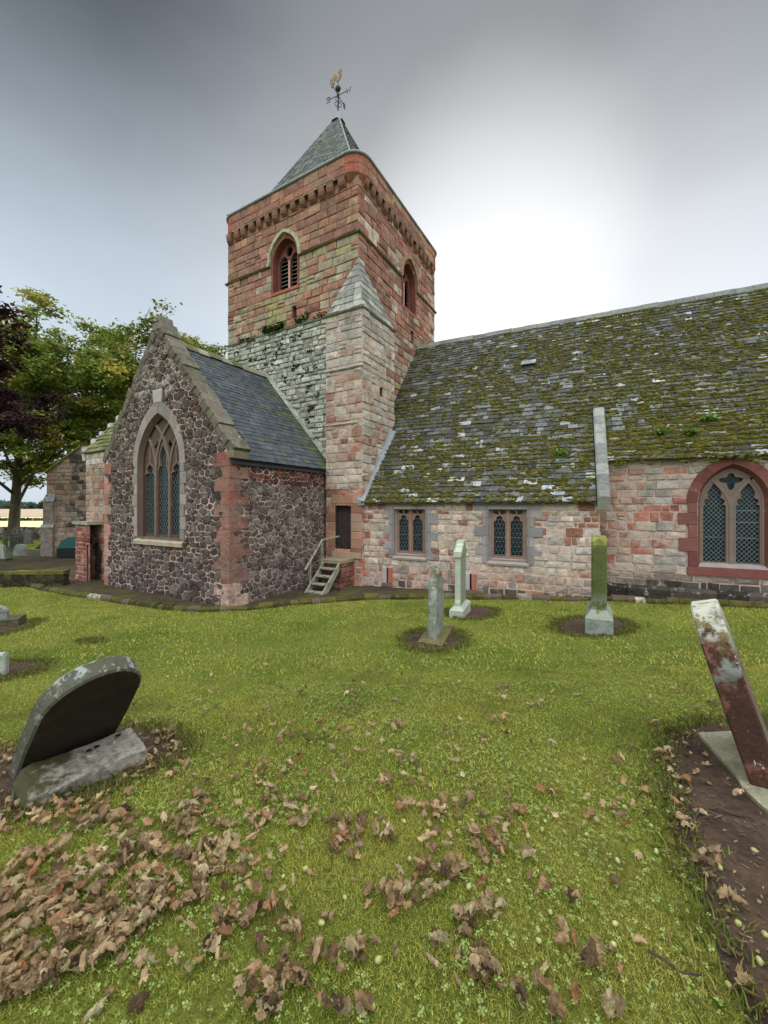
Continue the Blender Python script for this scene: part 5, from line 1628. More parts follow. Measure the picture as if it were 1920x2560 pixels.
# ==================================================================== HEADSTONES
def prof_slab(b, prof, th, colf, bev=.012, side=None, rng=None):
    """Upright slab: outline prof in local x, z; thickness along y; colf(x, z, face) gives colours."""
    n = len(prof); cx = sum(p[0] for p in prof) / n; cz = sum(p[1] for p in prof) / n
    ins = []
    for k in range(n):
        p0, p1, p2 = prof[k - 1], prof[k], prof[(k + 1) % n]
        dx, dz = p2[0] - p0[0], p2[1] - p0[1]; l = sqrt(dx * dx + dz * dz) or 1
        ins.append((p1[0] - dz / l * bev, p1[1] + dx / l * bev))
    for y, sg in ((-th / 2, 1), (th / 2, -1)):
        polys = [[Vector((x, z, 0)) for x, z in ins]]
        tr_ = tessellate_polygon(polys); vs = [(x, y, z) for x, z in ins]
        for t in tr_:
            a, c, d = (Vector((ins[i][0], ins[i][1], 0)) for i in t)
            if ((c - a).cross(d - a).z < 0) == (sg > 0): t = (t[0], t[2], t[1])
            b.add([vs[i] for i in t], [(0, 1, 2)], colf((a.x + c.x + d.x) / 3, (a.y + c.y + d.y) / 3, 'front' if sg > 0 else 'back'))
    for k in range(n):
        k2 = (k + 1) % n
        x, z = (prof[k][0] + prof[k2][0]) / 2, (prof[k][1] + prof[k2][1]) / 2
        nz = prof[k2][0] - prof[k][0]
        c = colf(x, z, 'edge')
        A_, B_, a_, b_ = prof[k], prof[k2], ins[k], ins[k2]
        h = th / 2 - bev
        b.add([(a_[0], -th / 2, a_[1]), (b_[0], -th / 2, b_[1]), (B_[0], -h, B_[1]), (A_[0], -h, A_[1]), (A_[0], h, A_[1]), (B_[0], h, B_[1]), (b_[0], th / 2, b_[1]), (a_[0], th / 2, a_[1])],
              [(0, 1, 2, 3)[::-1], (3, 2, 5, 4)[::-1], (4, 5, 6, 7)[::-1]], c)
def arch_prof(w_, h, rise, n=12, sh=0, z0=-.25):
    """Outline (clockwise seen from the front turned to counter-clockwise): rounded top with optional shoulders."""
    pts = [(-w_ / 2, z0), (w_ / 2, z0), (w_ / 2, h - rise)]
    if sh: pts.append((w_ / 2 - sh, h - rise + .01))
    for k in range(1, n):
        a = pi * k / n; pts.append(((w_ / 2 - sh) * cos(a), h - rise + rise * sin(a)))
    if sh: pts.append((-w_ / 2 + sh, h - rise + .01))
    pts.append((-w_ / 2, h - rise))
    return pts
def place(o, x, y, X, up=(0, 0, 1), dz=0):
    o.location = on(x, y, dz); o.rotation_euler = FR(None, (X[0], X[1], X[2] if len(X) > 2 else 0), up)
def dir3(r, f): v = RT * r + FW * f; v = v / np.linalg.norm(v); return (float(v[0]), float(v[1]), 0.0)
M['stoneA'] = surf('lichen_crusted_stone', None, .30, 5.0, [(H('#4a4438'), 7.0, .60, .06, .8), (H('#bfc2b4'), 5.0, .54, .1, .7), (H('#7a5f45'), 3.0, .66, .05, .9), (H('#57502a'), 7.0, .42, .1, .9, 1.0, 1.12)], bump=1.0, bscale=22, bdist=.04)
M['stoneB'] = surf('pale_grey_green_stone', None, .14, 3.0, [(H('#8a917c'), 2.5, .55, .2, .6), (H('#63664f'), 5.0, .66, .1, .5)], bump=.3, bscale=40)
M['stoneC'] = surf('algae_green_stone', None, .28, 3.0, [(H('#3e4526'), 3.0, .55, .15, .6), (H('#8b9288'), 5.0, .42, .08, .85, .75, .42), (H('#8b9288'), 6.0, .66, .06, .5), (H('#98904a'), 5.0, .40, .12, .8, 1.52, 1.68)], bump=.6, bscale=30)
M['stoneR'] = surf('red_lichened_headstone', None, .30, 6.0, [(H('#33241d'), 3.0, .50, .15, .7), (H('#7d5446'), 7.0, .58, .04, .7), (H('#8a9388'), 2.5, .48, .05, .9, .66, .78), (H('#bcb9a4'), 6.0, .42, .10, .85, .92, 1.04), (H('#6a5c30'), 12.0, .54, .05, .8, .85, .95), (H('#c9cbc2'), 18.0, .64, .04, .9)], bump=.8, bscale=30)
M['stoneL'] = surf('leaning_grey_headstone', None, .35, 6.0, [(H('#4b4a2c'), 3.0, .50, .12, .6), (H('#a9afa4'), 9.0, .54, .08, .7, .75, .95), (H('#a3a89c'), 22.0, .60, .05, .75)], bump=.9, bscale=26)
M['stoneLf'] = surf('shade_toned_headstone_face', H('#33291f'), .35, 5.0, [(H('#4d4020'), 2.5, .55, .15, .6)], bump=.7, bscale=20)  # shade on the downturned face is put into its colour
M['stoneF'] = surf('mossy_footing', None, .35, 6.0, [(H('#5f594c'), 14.0, .50, .08, .7), (H('#3d3a1e'), 3.5, .36, .08, .95, -.06, -.16, 0), (H('#d2d0c8'), 6.0, .64, .04, .9)], bump=1.0, bscale=24)
M['stoneS'] = surf('mossy_base_slab', None, .35, 6.0, [(H('#3c3a1e'), 4.0, .58, .06, .85), (H('#c9c7be'), 5.0, .68, .04, .85), (H('#5f594c'), 14.0, .52, .08, .7)], bump=1.0, bscale=24)
# thin lichened headstone in the middle of the lawn
hs = thing('headstone', 'thin headstone crusted with pale lichen in the middle of the lawn, on a mossy slab', 'headstone')
x, y = cw(.90, 6.85)
place(hs, x, y, dir3(.31, .95))
b = B(); rg = random.Random(6)
pr = [(-.40, .05), (.36, .05), (.37, .5), (.35, .86), (.32, 1.0), (.22, 1.04), (.10, 1.16), (-.02, 1.23), (-.10, 1.25), (-.2, 1.2), (-.26, 1.12), (-.30, 1.08), (-.38, 1.05), (-.40, .98), (-.395, .5)]
def cA(x_, z_, f_): return H('#888b7d')
prof_slab(b, pr, .13, cA, .02); b.out('tablet', M['stoneA'], hs, loc=(0, 0, 0))
b = B(); b.box((-.62, -.20, -.15), (.58, .20, .10), H('#6a6138'), jit=.03, rng=rg); b.out('base', M['stoneS'], hs, loc=(0, 0, 0))
# stepped pale headstone behind it
hs = thing('headstone', 'pale grey headstone with stepped cap and square plinth, nearest the aisle windows', 'headstone')
x, y = cw(1.72, 9.0); place(hs, x, y, dir3(.36, .93))
b = B()
pr = [(-.36, .24), (.36, .24), (.36, .34), (.34, .40), (.34, 1.28), (.34, 1.30), (.37, 1.34), (.37, 1.44), (.22, 1.52), (.20, 1.56), (.10, 1.60), (.08, 1.66), (-.08, 1.66), (-.10, 1.60), (-.20, 1.56), (-.22, 1.52), (-.37, 1.44), (-.37, 1.34), (-.34, 1.30), (-.34, 1.28), (-.34, .40), (-.36, .34)]
cB = lambda x_, z_, f_: H('#a6ac99') if f_ == 'edge' else H('#858a75')
prof_slab(b, pr, .125, cB, .014); b.out('tablet', M['stoneB'], hs, loc=(0, 0, 0))
b = B()
prof = [(-.37, 1.325), (.37, 1.325), (.37, 1.445), (.22, 1.525), (.20, 1.565), (.10, 1.605), (.08, 1.675), (-.08, 1.675), (-.10, 1.605), (-.20, 1.565), (-.22, 1.525), (-.37, 1.445)]
prof = [(x_ * 1.02, z_ + .003) for x_, z_ in prof]
prof_slab(b, prof, .175, cB, .03); b.out('cap', M['stoneB'], hs, loc=(0, 0, 0))
b = B(); b.add([(-.5, -.15, -.15), (.5, -.15, -.15), (.5, .15, -.15), (-.5, .15, -.15), (-.5, -.15, .20), (.5, -.15, .20), (.5, .15, .20), (-.5, .15, .20), (-.38, -.075, .27), (.38, -.075, .27), (.38, .075, .27), (-.38, .075, .27)], [(0, 1, 5, 4), (1, 2, 6, 5), (2, 3, 7, 6), (3, 0, 4, 7), (4, 5, 9, 8), (5, 6, 10, 9), (6, 7, 11, 10), (7, 4, 8, 11), (8, 9, 10, 11)], H('#a0a592')); b.out('plinth', M['stoneB'], hs, loc=(0, 0, 0))
# green square-topped headstone
hs = thing('headstone', 'tall algae green headstone with yellow lichened top on a stepped pale plinth', 'headstone')
x, y = cw(3.87, 7.2); place(hs, x, y, dir3(.47, .88))
b = B()
pr = [(-.36, .38), (.36, .38), (.36, 1.62), (.30, 1.70), (-.28, 1.70), (-.36, 1.58)]
def cC(x_, z_, f_):
    return H('#545a30') if f_ == 'edge' else H('#7d7f58')
prof_slab(b, pr, .24, cC, .025); b.out('tablet', M['stoneC'], hs, loc=(0, 0, 0))
b = B()
def frus(b, x0, y0, z0, x1, y1, z1, col, cols=None):
    b.add([(-x0, -y0, z0), (x0, -y0, z0), (x0, y0, z0), (-x0, y0, z0), (-x1, -y1, z1), (x1, -y1, z1), (x1, y1, z1), (-x1, y1, z1)], [(0, 1, 5, 4), (1, 2, 6, 5), (2, 3, 7, 6), (3, 0, 4, 7), (4, 5, 6, 7)], col)
frus(b, .50, .215, -.12, .49, .21, .32, H('#777b70')); frus(b, .495, .215, .322, .47, .195, .36, H('#7d7850')); frus(b, .47, .19, .362, .44, .165, .40, H('#7a7648')); frus(b, .43, .16, .402, .38, .13, .46, H('#6f6b3e'))
b.out('plinth', M['stoneC'], hs, loc=(0, 0, 0))
# leaning red headstone at the right
hs = thing('headstone', 'leaning dark red headstone with white lichened top, standing in bare soil', 'headstone')
x, y = cw(2.66, 2.80); th = radians(16.5)
dX = np.array(dir3(.62, .78)); nL = np.array(dir3(-.78, .62))
place(hs, x, y, dX, tuple(np.array([0, 0, cos(th)]) + nL * sin(th)))
b = B()
def cR(x_, z_, f_):
    return H('#4a3227') if f_ == 'edge' else H('#6d5c4a')
pr = arch_prof(.74, 1.17, .40, 14)
zz_ = [.77, .62, .5, .35, .2, .05]
pr = [(-.37, -.3), (.37, -.3)] + [(.37, z) for z in zz_[::-1]] + pr[3:-1] + [(-.37, z) for z in zz_]
prof_slab(b, pr, .165, cR, .012); b.out('tablet', M['stoneR'], hs, loc=(0, 0, 0))
# flat foundation slab under it
fsb = B(); P = [gp(*q) for q in ((1745, 1842), (1862, 1836), (1935, 1842), (2040, 1900), (2080, 2030), (1920, 2042), (1858, 1985), (1840, 1950))]
vs = [(x_, y_, float(gz(x_, y_)) + .035) for x_, y_ in P] + [(x_, y_, float(gz(x_, y_)) - .02) for x_, y_ in P]; n = len(P)
fsb.add(vs, [tuple(range(n))[::-1]] + [(k, (k + 1) % n, n + (k + 1) % n, n + k) for k in range(n)], H('#8f8a72'))
tag(fsb.out('foundation_slab', M['cap']), 'flat lichened slab sunk in the soil under the leaning red headstone', 'stone slab')
# fallen headstone at the left with its footing
hs = thing('headstone', 'steeply leaning round topped headstone, its shaded face turned to the ground', 'headstone')
x, y = cw(-2.50, 3.10); th = radians(41)
dX = np.array(dir3(.567, .82)); nR = np.array(dir3(.82, -.567))
place(hs, x, y, dX, tuple(np.array([0, 0, cos(th)]) + nR * sin(th)))
b = B()
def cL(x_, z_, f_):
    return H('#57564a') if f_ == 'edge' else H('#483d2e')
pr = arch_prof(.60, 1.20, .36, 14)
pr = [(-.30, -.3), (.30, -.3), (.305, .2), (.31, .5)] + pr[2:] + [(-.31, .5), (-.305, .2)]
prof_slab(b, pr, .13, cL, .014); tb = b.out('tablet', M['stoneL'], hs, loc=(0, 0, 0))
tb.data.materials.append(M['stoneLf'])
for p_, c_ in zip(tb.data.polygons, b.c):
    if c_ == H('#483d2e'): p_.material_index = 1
fb = thing('headstone_footing', 'long weathered footing block with dowel holes, half covered in moss', 'stone block')
x, y = cw(-2.10, 2.86); place(fb, x, y, dir3(.62, .785))
b = B(); rg = random.Random(9)
nx_ = 12
ring = lambda xx, s_: [(xx, -.165 * s_, -.12), (xx, -.165 * s_, .115), (xx, -.145 * s_, .135), (xx, .135 * s_, .165), (xx, .15 * s_, .15), (xx, .15 * s_, -.1)]
vs = []
for k in range(nx_ + 1):
    xx = -.40 + .70 * k / nx_; s_ = 1.12 + .1 * sin(k) if k < 5 else 1.0
    if k == 0: s_ = .75
    vs += [(p[0] + rg.uniform(-.006, .006), p[1] + rg.uniform(-.008, .008), p[2] + rg.uniform(-.008, .008) - (.05 if k == 0 and p[2] > 0 else 0)) for p in ring(xx, s_)]
fs = []; cc = []
for k in range(nx_):
    for j in range(5):
        b.add([vs[6 * k + j], vs[6 * k + j + 1], vs[6 * k + 7 + j], vs[6 * k + 6 + j]], [(3, 2, 1, 0)], H('#8f897c'))
b.add(vs[:6], [(0, 1, 2, 3, 4, 5)], H('#8f897c')); b.add(vs[-6:], [(5, 4, 3, 2, 1, 0)], H('#8f887a'))
b.out('block', M['stoneF'], fb, loc=(0, 0, 0))
b = B()
for (hx, hy) in ((.00, .03), (.05, .04), (.20, .08)):
    n = 10
    b.add([(hx + .020 * cos(2 * pi * k / n), hy + .020 * sin(2 * pi * k / n), .172) for k in range(n)] + [(hx, hy, .168)], [(k, (k + 1) % n, n) for k in range(n)], H('#25221a'))
b.out('dowel_hole', M['black'], fb, loc=(0, 0, 0))
# stones cut by the left edge of the view
def simple_stone(px, py, w_, h, th, prof, col, label, m='stoneL', X=(.4, .92), base=None, tilt=0):
    hs = thing('headstone', label, 'headstone')
    x, y = gp(px, py)
    X = np.array(dir3(*X)); up = np.array([0, 0, cos(tilt)]) + X * sin(tilt)
    place(hs, x, y, X, (0, 0, 1))
    b = B(); prof_slab(b, prof, th, lambda *_: pick(rg, col), .015); b.out('tablet', M[m], hs, loc=(0, 0, 0))
    if base:
        b = B(); b.box((-base[0] / 2, -base[1] / 2, -.1), (base[0] / 2, base[1] / 2, base[2]), pick(rg, base[3]), jit=.012, rng=rg); b.out('base', M['stoneS'], hs, loc=(0, 0, 0))
    return hs
GR1 = PAL('#8a8a84', '#7d7d76', '#96968e'); GRD = PAL('#3f403a', '#4a4a42', '#35362f'); GRP = PAL('#a9ad9c', '#9aa08e')
simple_stone(-28, 1566, .62, .45, .14, arch_prof(.62, .45, .2), GR1, 'low grey headstone cut off by the left edge of the view, on a dark slab', base=(1.1, .42, .14, PAL('#4f4b34', '#5a553c')), X=(.92, .40))
simple_stone(-46, 1692, .5, .26, .12, [(-.25, -.2), (.25, -.2), (.25, .24), (.22, .27), (-.25, .27)], GRP, 'small squared pale stone nearest the leaning headstone at the left edge', X=(.9, .43))
# far graves left of the church
XW = (.5, .866)
simple_stone(41, 1372, .66, 1.45, .2, [(-.33, -.2), (.33, -.2), (.33, .85), (.27, 1.1), (.16, 1.32), (0, 1.45), (-.16, 1.32), (-.27, 1.1), (-.33, .85)], GRD, 'large dark headstone with pointed arch top in front of the stubble field', X=(.96, .28))
simple_stone(51, 1390, .62, .66, .16, arch_prof(.62, .66, .30), PAL('#8f9488', '#858a7e'), 'small pale round topped headstone in front of the large dark one', X=(1, .1))
simple_stone(70, 1360, .52, 1.05, .2, [(-.26, -.2), (.26, -.2), (.26, .8), (0, 1.08), (-.26, .8)], PAL('#5d5f50', '#53554a'), 'narrow gable topped headstone close to the churchyard wall', X=(.97, .24))
simple_stone(109, 1352, .3, 1.05, .16, [(-.15, -.2), (.15, -.2), (.13, .9), (.19, .92), (.19, 1.0), (0, 1.12), (-.19, 1.0), (-.19, .92), (-.13, .9)], PAL('#c0c4c0', '#b5bab6'), 'slim pale headstone beside the choir buttress', 'stoneB', X=(.98, .2))
simple_stone(2, 1402, .4, .78, .22, [(-.24, -.2), (.24, -.2), (.15, .74), (.11, .80), (-.11, .80), (-.15, .74)], GRP, 'pale tapering headstone on a dark base near the mossy retaining wall', 'stoneB', X=(.96, .28), base=(.7, .5, .12, GRD))
hs = simple_stone(104, 1372, .62, .8, .16, [(-.36, -.1), (.36, -.1), (.36, .75), (.1, .42), (-.3, .08)], GRD, 'dark broken wedge shaped stone leaning against the choir buttress', X=(.97, .25))
cr_ = thing('cross_headstone', 'dark stone cross on a stepped base at the left edge of the churchyard', 'stone cross')
x, y = gp(13, 1380); place(cr_, x, y, dir3(.97, .24))
b = B(); prof_slab(b, [(-.1, .2), (.1, .2), (.09, .75), (.30, .75), (.30, .92), (.09, .92), (.08, 1.2), (-.08, 1.2), (-.09, .92), (-.30, .92), (-.30, .75), (-.09, .75)], .14, lambda *_: pick(rg, GRD), .012); b.out('cross', M['stoneL'], cr_, loc=(0, 0, 0))
b = B(); frus(b, .45, .4, -.15, .36, .3, .14, H('#3a3b34')); frus(b, .3, .25, .141, .14, .12, .3, H('#3a3b34')); b.out('base', M['stoneL'], cr_, loc=(0, 0, 0))
# mossy retaining wall of the sunk area
rw = B(); rg = random.Random(14)
p0, p1 = np.array(gp(-40, 1470)), np.array(gp(160, 1466))
n = 9; d = (p1 - p0) / n; nb = np.array([-d[1], d[0]]); nb = nb / np.linalg.norm(nb)
if nb @ FW < 0: nb = -nb
for k in range(n):
    for row, (z0, z1) in enumerate(((-.15, .2), (.205, .42), (.425, .52))):
        a, c = p0 + d * k, p0 + d * (k + .97)
        z_ = float(gz(*a)); wd = .34 if row == 2 else .28
        q = [a, c, c + nb * wd, a + nb * wd]
        rw.add([(p[0] + rg.uniform(-.02, .02), p[1] + rg.uniform(-.02, .02), z_ + z0) for p in q] + [(p[0] + rg.uniform(-.02, .02), p[1] + rg.uniform(-.02, .02), z_ + z1 + rg.uniform(-.03, .03)) for p in q], [(0, 1, 5, 4), (1, 2, 6, 5), (2, 3, 7, 6), (3, 0, 4, 7), (4, 5, 6, 7)], pick(rg, PAL('#2f2b1e', '#38321f', '#2a271c')) if row < 2 else pick(rg, PAL('#5f5f28', '#6b682e')))
tag(rw.out('retaining_wall', M['kerb']), 'low dark retaining wall with mossy top left of the church', 'low wall')
# ==================================================================== OIL TANK
x, y = gp(196, 1392)
tk = thing('oil_tank', 'dark green ribbed plastic tank with domed lid behind the red boiler house', 'tank')
tk.location = on(x, y); tk.rotation_euler = (0, 0, A + .3)
b = B(); n = 14; L = .95; rad = .62; vs = []; fs = []
prof = [(-rad, .55)] + [(-rad * cos(pi * k / n), .55 + rad * .95 * sin(pi * k / n)) for k in range(1, n)] + [(rad, .55)]
ys = []
for k in range(15): ys.append((-L + 2 * L * k / 14, 1.0 if k % 2 else .955))
for (yy, s_) in ys:
    for (px_, pz_) in prof: vs.append((px_ * s_, yy * .9, .55 + (pz_ - .55) * s_))
m_ = len(prof)
for k in range(14):
    for j in range(m_ - 1): fs.append((k * m_ + j, k * m_ + j + 1, (k + 1) * m_ + j + 1, (k + 1) * m_ + j))
fs += [tuple(range(m_))[::-1], tuple(14 * m_ + j for j in range(m_))]
b.add(vs, fs, (.1, .3, .28)); b.out('lid', M['green'], tk, loc=(0, 0, 0))
b = B(); b.box((-.64, -.88, .08), (.64, .88, .56), (.02,) * 3); b.out('body', surf('black_plastic', H('#1d2624'), .2, 3.0, bump=0, rough=.5), tk, loc=(0, 0, 0))
b = B()
for sy in (-.6, .6): b.box((-.6, sy - .1, -.25), (.6, sy + .1, .08), H('#7a736a'))
b.out('pier', M['cap'], tk, loc=(0, 0, 0))
# ==================================================================== CHURCHYARD WALL, FIELDS, HEDGES, HILLS
def strip_wall(name, pts, h, wd, colf, m, label, cat, kind=None, seed=0, blk=.5, rows=4):
    b = B(); rg = random.Random(seed)
    for a, c in zip(pts, pts[1:]):
        a, c = np.array(a), np.array(c); L = np.linalg.norm(c - a); d = (c - a) / L; nn = np.array([-d[1], d[0]])
        for r_ in range(rows):
            u = 0
            while u < L:
                l = min(blk * rg.uniform(.6, 1.4), L - u + .01)
                q = [a + d * (u + .01), a + d * (u + l - .01), a + d * (u + l - .01) + nn * wd, a + d * (u + .01) + nn * wd]
                z_ = float(gz(*a)); z0, z1 = z_ + h * r_ / rows - (.2 if r_ == 0 else -.005), z_ + h * (r_ + 1) / rows - .005
                j = lambda: rg.uniform(-.03, .03)
                b.add([(p[0] + j(), p[1] + j(), z0) for p in q] + [(p[0] + j(), p[1] + j(), z1 + (j() * 2 if r_ == rows - 1 else 0)) for p in q], [(0, 1, 5, 4), (1, 2, 6, 5), (2, 3, 7, 6), (3, 0, 4, 7), (4, 5, 6, 7)], colf(rg))
                u += l
    return tag(b.out(name, m), label, cat, None, kind)
cwp = [cw(r_, f_) for r_, f_ in ((-60, 30), (-44, 32.5), (-30, 33), (-18, 36))]
strip_wall('churchyard_wall', cwp, 1.0, .45, lambda r: pick(r, PAL('#4a4238', '#574d42', '#3f3830')), M['pale'], 'dark drystone churchyard wall in front of the stubble field', 'wall', None, 5, .6, 4)
def field(f0_, f1_, col, z, seed, r0=-.985, r1=-.55):
    b = B(); rg = random.Random(seed)
    n = 24
    for k in range(n):
        t0, t1 = k / n, (k + 1) / n
        fa, fb_ = f0_ + (f1_ - f0_) * t0 ** 1.6, f0_ + (f1_ - f0_) * t1 ** 1.6
        P = [cw(-1.6 * fa, fa), cw(1.6 * fa, fa), cw(1.6 * fb_, fb_), cw(-1.6 * fb_, fb_)]
        kk = rg.uniform(.92, 1.08)
        b.add([(p[0], p[1], float(gz(*p)) + z) for p in P], [(0, 1, 2, 3)], tuple(c * kk for c in col))
    return tag(b.out('field', M['straw']), kind='structure')
field(39, 70, H('#d9c792'), .03, 1); field(72, 96, H('#d6c795'), .05, 2); field(98, 320, H('#a8937a'), .08, 3)
def hedge(name, f_, h, wd, n, size, cols, label, seed):
    rs = np.random.RandomState(seed); r = rs.uniform(-1.7 * f_, .2 * f_, n); ff = f_ + rs.uniform(-wd, wd, n)
    x_ = r * RT[0] + ff * FW[0]; y_ = r * RT[1] + ff * FW[1]
    hh = h * (.55 + .6 * vnoise(r * .05 + 9, ff * 0, seed))
    z_ = gz(x_, y_) + rs.rand(n) ** .6 * hh
    V, F, Cc = leafcloud(rs, n, (0, 0, 0), (0, 0, 0), size, cols); V = V + np.repeat(np.stack([x_, y_, z_], 1), 4, 0)
    return mk_np(name, V, F, M['foliage'], Cc)
tag(hedge('hedge', 71, .75, .5, 5000, .28, PAL('#4a5a30', '#3f5028', '#5a663a'), None, 1), 'low green hedge running between the stubble fields', 'hedge')
tag(hedge('far_wood', 330, 6.0, 20, 6000, 2.6, PAL('#44564a', '#50624f', '#3a4c46'), None, 2), kind='stuff')
hl = B()
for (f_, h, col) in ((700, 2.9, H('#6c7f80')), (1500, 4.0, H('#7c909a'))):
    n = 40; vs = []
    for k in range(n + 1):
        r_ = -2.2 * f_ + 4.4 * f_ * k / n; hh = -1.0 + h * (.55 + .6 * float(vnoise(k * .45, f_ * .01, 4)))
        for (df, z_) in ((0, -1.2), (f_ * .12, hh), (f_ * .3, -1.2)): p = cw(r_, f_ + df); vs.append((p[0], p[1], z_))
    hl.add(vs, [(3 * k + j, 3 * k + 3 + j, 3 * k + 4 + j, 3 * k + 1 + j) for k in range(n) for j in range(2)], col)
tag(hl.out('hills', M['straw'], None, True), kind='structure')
# ==================================================================== TREES
def tree(name, label, loc, Hh, trunk_r, crown, nleaf, lsize, cols, seed, fork=.35, lean=(0, 0), low=None, group=None, bark=None, density=1.0):
    """Trunk, limbs that reach for points in the crown, branchlets, and leaf sprays round their ends."""
    rs = np.random.RandomState(seed); rg = random.Random(seed)
    x0, y0, z0 = loc
    root = thing(name, label, 'tree', loc, 0, group)
    b = B(); tips = []
    cxx, cyy, czz, rx, rz = crown
    def curve(p, q, sag, n=6):
        p, q = Vector(p), Vector(q); m = (p + q) / 2 + Vector((rg.uniform(-1, 1), rg.uniform(-1, 1), rg.uniform(.2, 1))) * sag
        return [p * (1 - t) ** 2 + m * 2 * t * (1 - t) + q * t * t for t in [i / n for i in range(n + 1)]]
    top = Vector((lean[0], lean[1], Hh * .62))
    tp = [Vector((0, 0, -.4)), Vector((0, 0, .15)), Vector((lean[0] * .2 + .05, lean[1] * .2, Hh * .2)), Vector((lean[0] * .5 - .08, lean[1] * .5, Hh * .4)), top]
    b.tube(tp, [trunk_r * 1.5, trunk_r * 1.15, trunk_r * .9, trunk_r * .7, trunk_r * .35], n=9)
    def along(t):
        t *= len(tp) - 2; i = min(int(t), len(tp) - 3); return tp[1 + i].lerp(tp[2 + i], t - i)
    nl = 15
    for k in range(nl):
        t = fork + (1 - fork) * k / nl
        p = along(t)
        a = k * 2.4 + rg.uniform(-.4, .4)
        lv = rg.uniform(-.55, .9) if k < nl - 4 else rg.uniform(.6, 1.0)
        rr = sqrt(max(.1, 1 - lv * lv)) * rg.uniform(.75, 1.0)
        q = Vector((cxx + rx * rr * cos(a), cyy + rx * rr * sin(a), czz + rz * lv * rg.uniform(.85, 1)))
        c = curve(p, q, rx * .16, 7)
        r0 = trunk_r * .42 * (1 - .5 * t)
        b.tube(c, [r0 * (1 - .85 * i / 7) for i in range(8)], n=6, caps=False)
        for j in range(9):
            s_ = rg.uniform(.35, 1.0); o_ = c[min(7, int(s_ * 7))]
            d = Vector((rg.gauss(0, 1), rg.gauss(0, 1), rg.gauss(.15, .6))).normalized() * rx * rg.uniform(.16, .36)
            e = o_ + d
            b.tube(curve(o_, e, .2, 3), [.05, .035, .025, .012], n=4, caps=False)
            tips.append((o_ + d * .6, .5)); tips.append((e, 1.0))
            for _ in range(2):
                d2 = Vector((rg.gauss(0, 1), rg.gauss(0, 1), rg.gauss(0, .5))).normalized() * rx * .13
                b.tube([e, e + d2], [.016, .008], n=3, caps=False); tips.append((e + d2, 1.0))
    b.out('trunk', bark or M['bark'], root, True, loc=(0, 0, 0))
    per = max(3, nleaf // len(tips)); parts = []
    for tpnt, wgt in tips:
        if rg.random() > density: continue
        n = int(per * rg.uniform(.4, 1.6) * wgt) + 1
        k = rg.uniform(.75, 1.2); yel = rg.random()
        cc = [tuple(c * k for c in col) for col in cols[:-1]] if yel < .8 else [tuple(c * k for c in cols[-1])]
        parts.append(leafcloud(rs, n, tuple(tpnt), (rx * .092, rx * .092, rx * .045), lsize, cc, .9))
    V, F, Cc = merge(parts)
    o = mk_np('crown', V, F, M['foliage'], Cc)
    o.parent = root
    return root
SYC = PAL('#6f7d34', '#7d8a3c', '#5f6e30', '#8f9848', '#a89c4a')
def tl3(r, f): x_, y_ = cw(r, f); return (x_, y_, float(gz(x_, y_)))
tree('sycamore_tree', 'green sycamore whose trunk stands before the stubble field left of the church', tl3(-30.6, 33), 18.5, .36, (1.4, .5, 10.9, 8.8, 8.0), 66000, .16, SYC, 11, .22, lean=(.8, .5))
tree('sycamore_tree', 'green sycamore rising behind the transept gable', tl3(-22.6, 37), 20.5, .4, (.4, 0, 12.0, 9.8, 8.8), 76000, .16, SYC, 23, .25, lean=(-.6, .4))
PUR = PAL('#2c171e', '#371d24', '#231319', '#3f232a', '#472830')
tree('copper_beech', 'dark purple leaved beech overhanging the left edge of the view', tl3(-20.4, 16.5), 13.5, .34, (0.6, 0, 8.4, 4.9, 5.6), 36000, .11, PUR, 5, .3)
# ==================================================================== GRASS AND CLOVER
def inpoly_np(x, y, P):
    c = np.zeros(len(x), bool); n = len(P)
    for i in range(n):
        (a, b2), (d, e) = P[i], P[(i + 1) % n]
        m = (b2 > y) != (e > y)
        c ^= m & (x < (d - a) * (y - b2) / ((e - b2) or 1e-9) + a)
    return c
kr = kd @ RT; kf = kd @ FW; od = np.argsort(kr)
def lawn(r, f):
    x = r * RT[0] + f * FW[0]; y = r * RT[1] + f * FW[1]
    ok = f < np.interp(r, kr[od], kf[od]) - .03
    for P in PW: ok &= ~inpoly_np(x, y, P)
    return x, y, ok
rsG = np.random.RandomState(77)
def wedge(n, f0_, f1_, side=1.12):
    f = np.sqrt(rsG.uniform(f0_ ** 2, f1_ ** 2, n)); r = rsG.uniform(-1, 1, n) * f * side
    return r, f
GRC = np.array(PAL('#a3aa48', '#929c3c', '#b3b252', '#818c36', '#bdb264', '#a8ac48'))
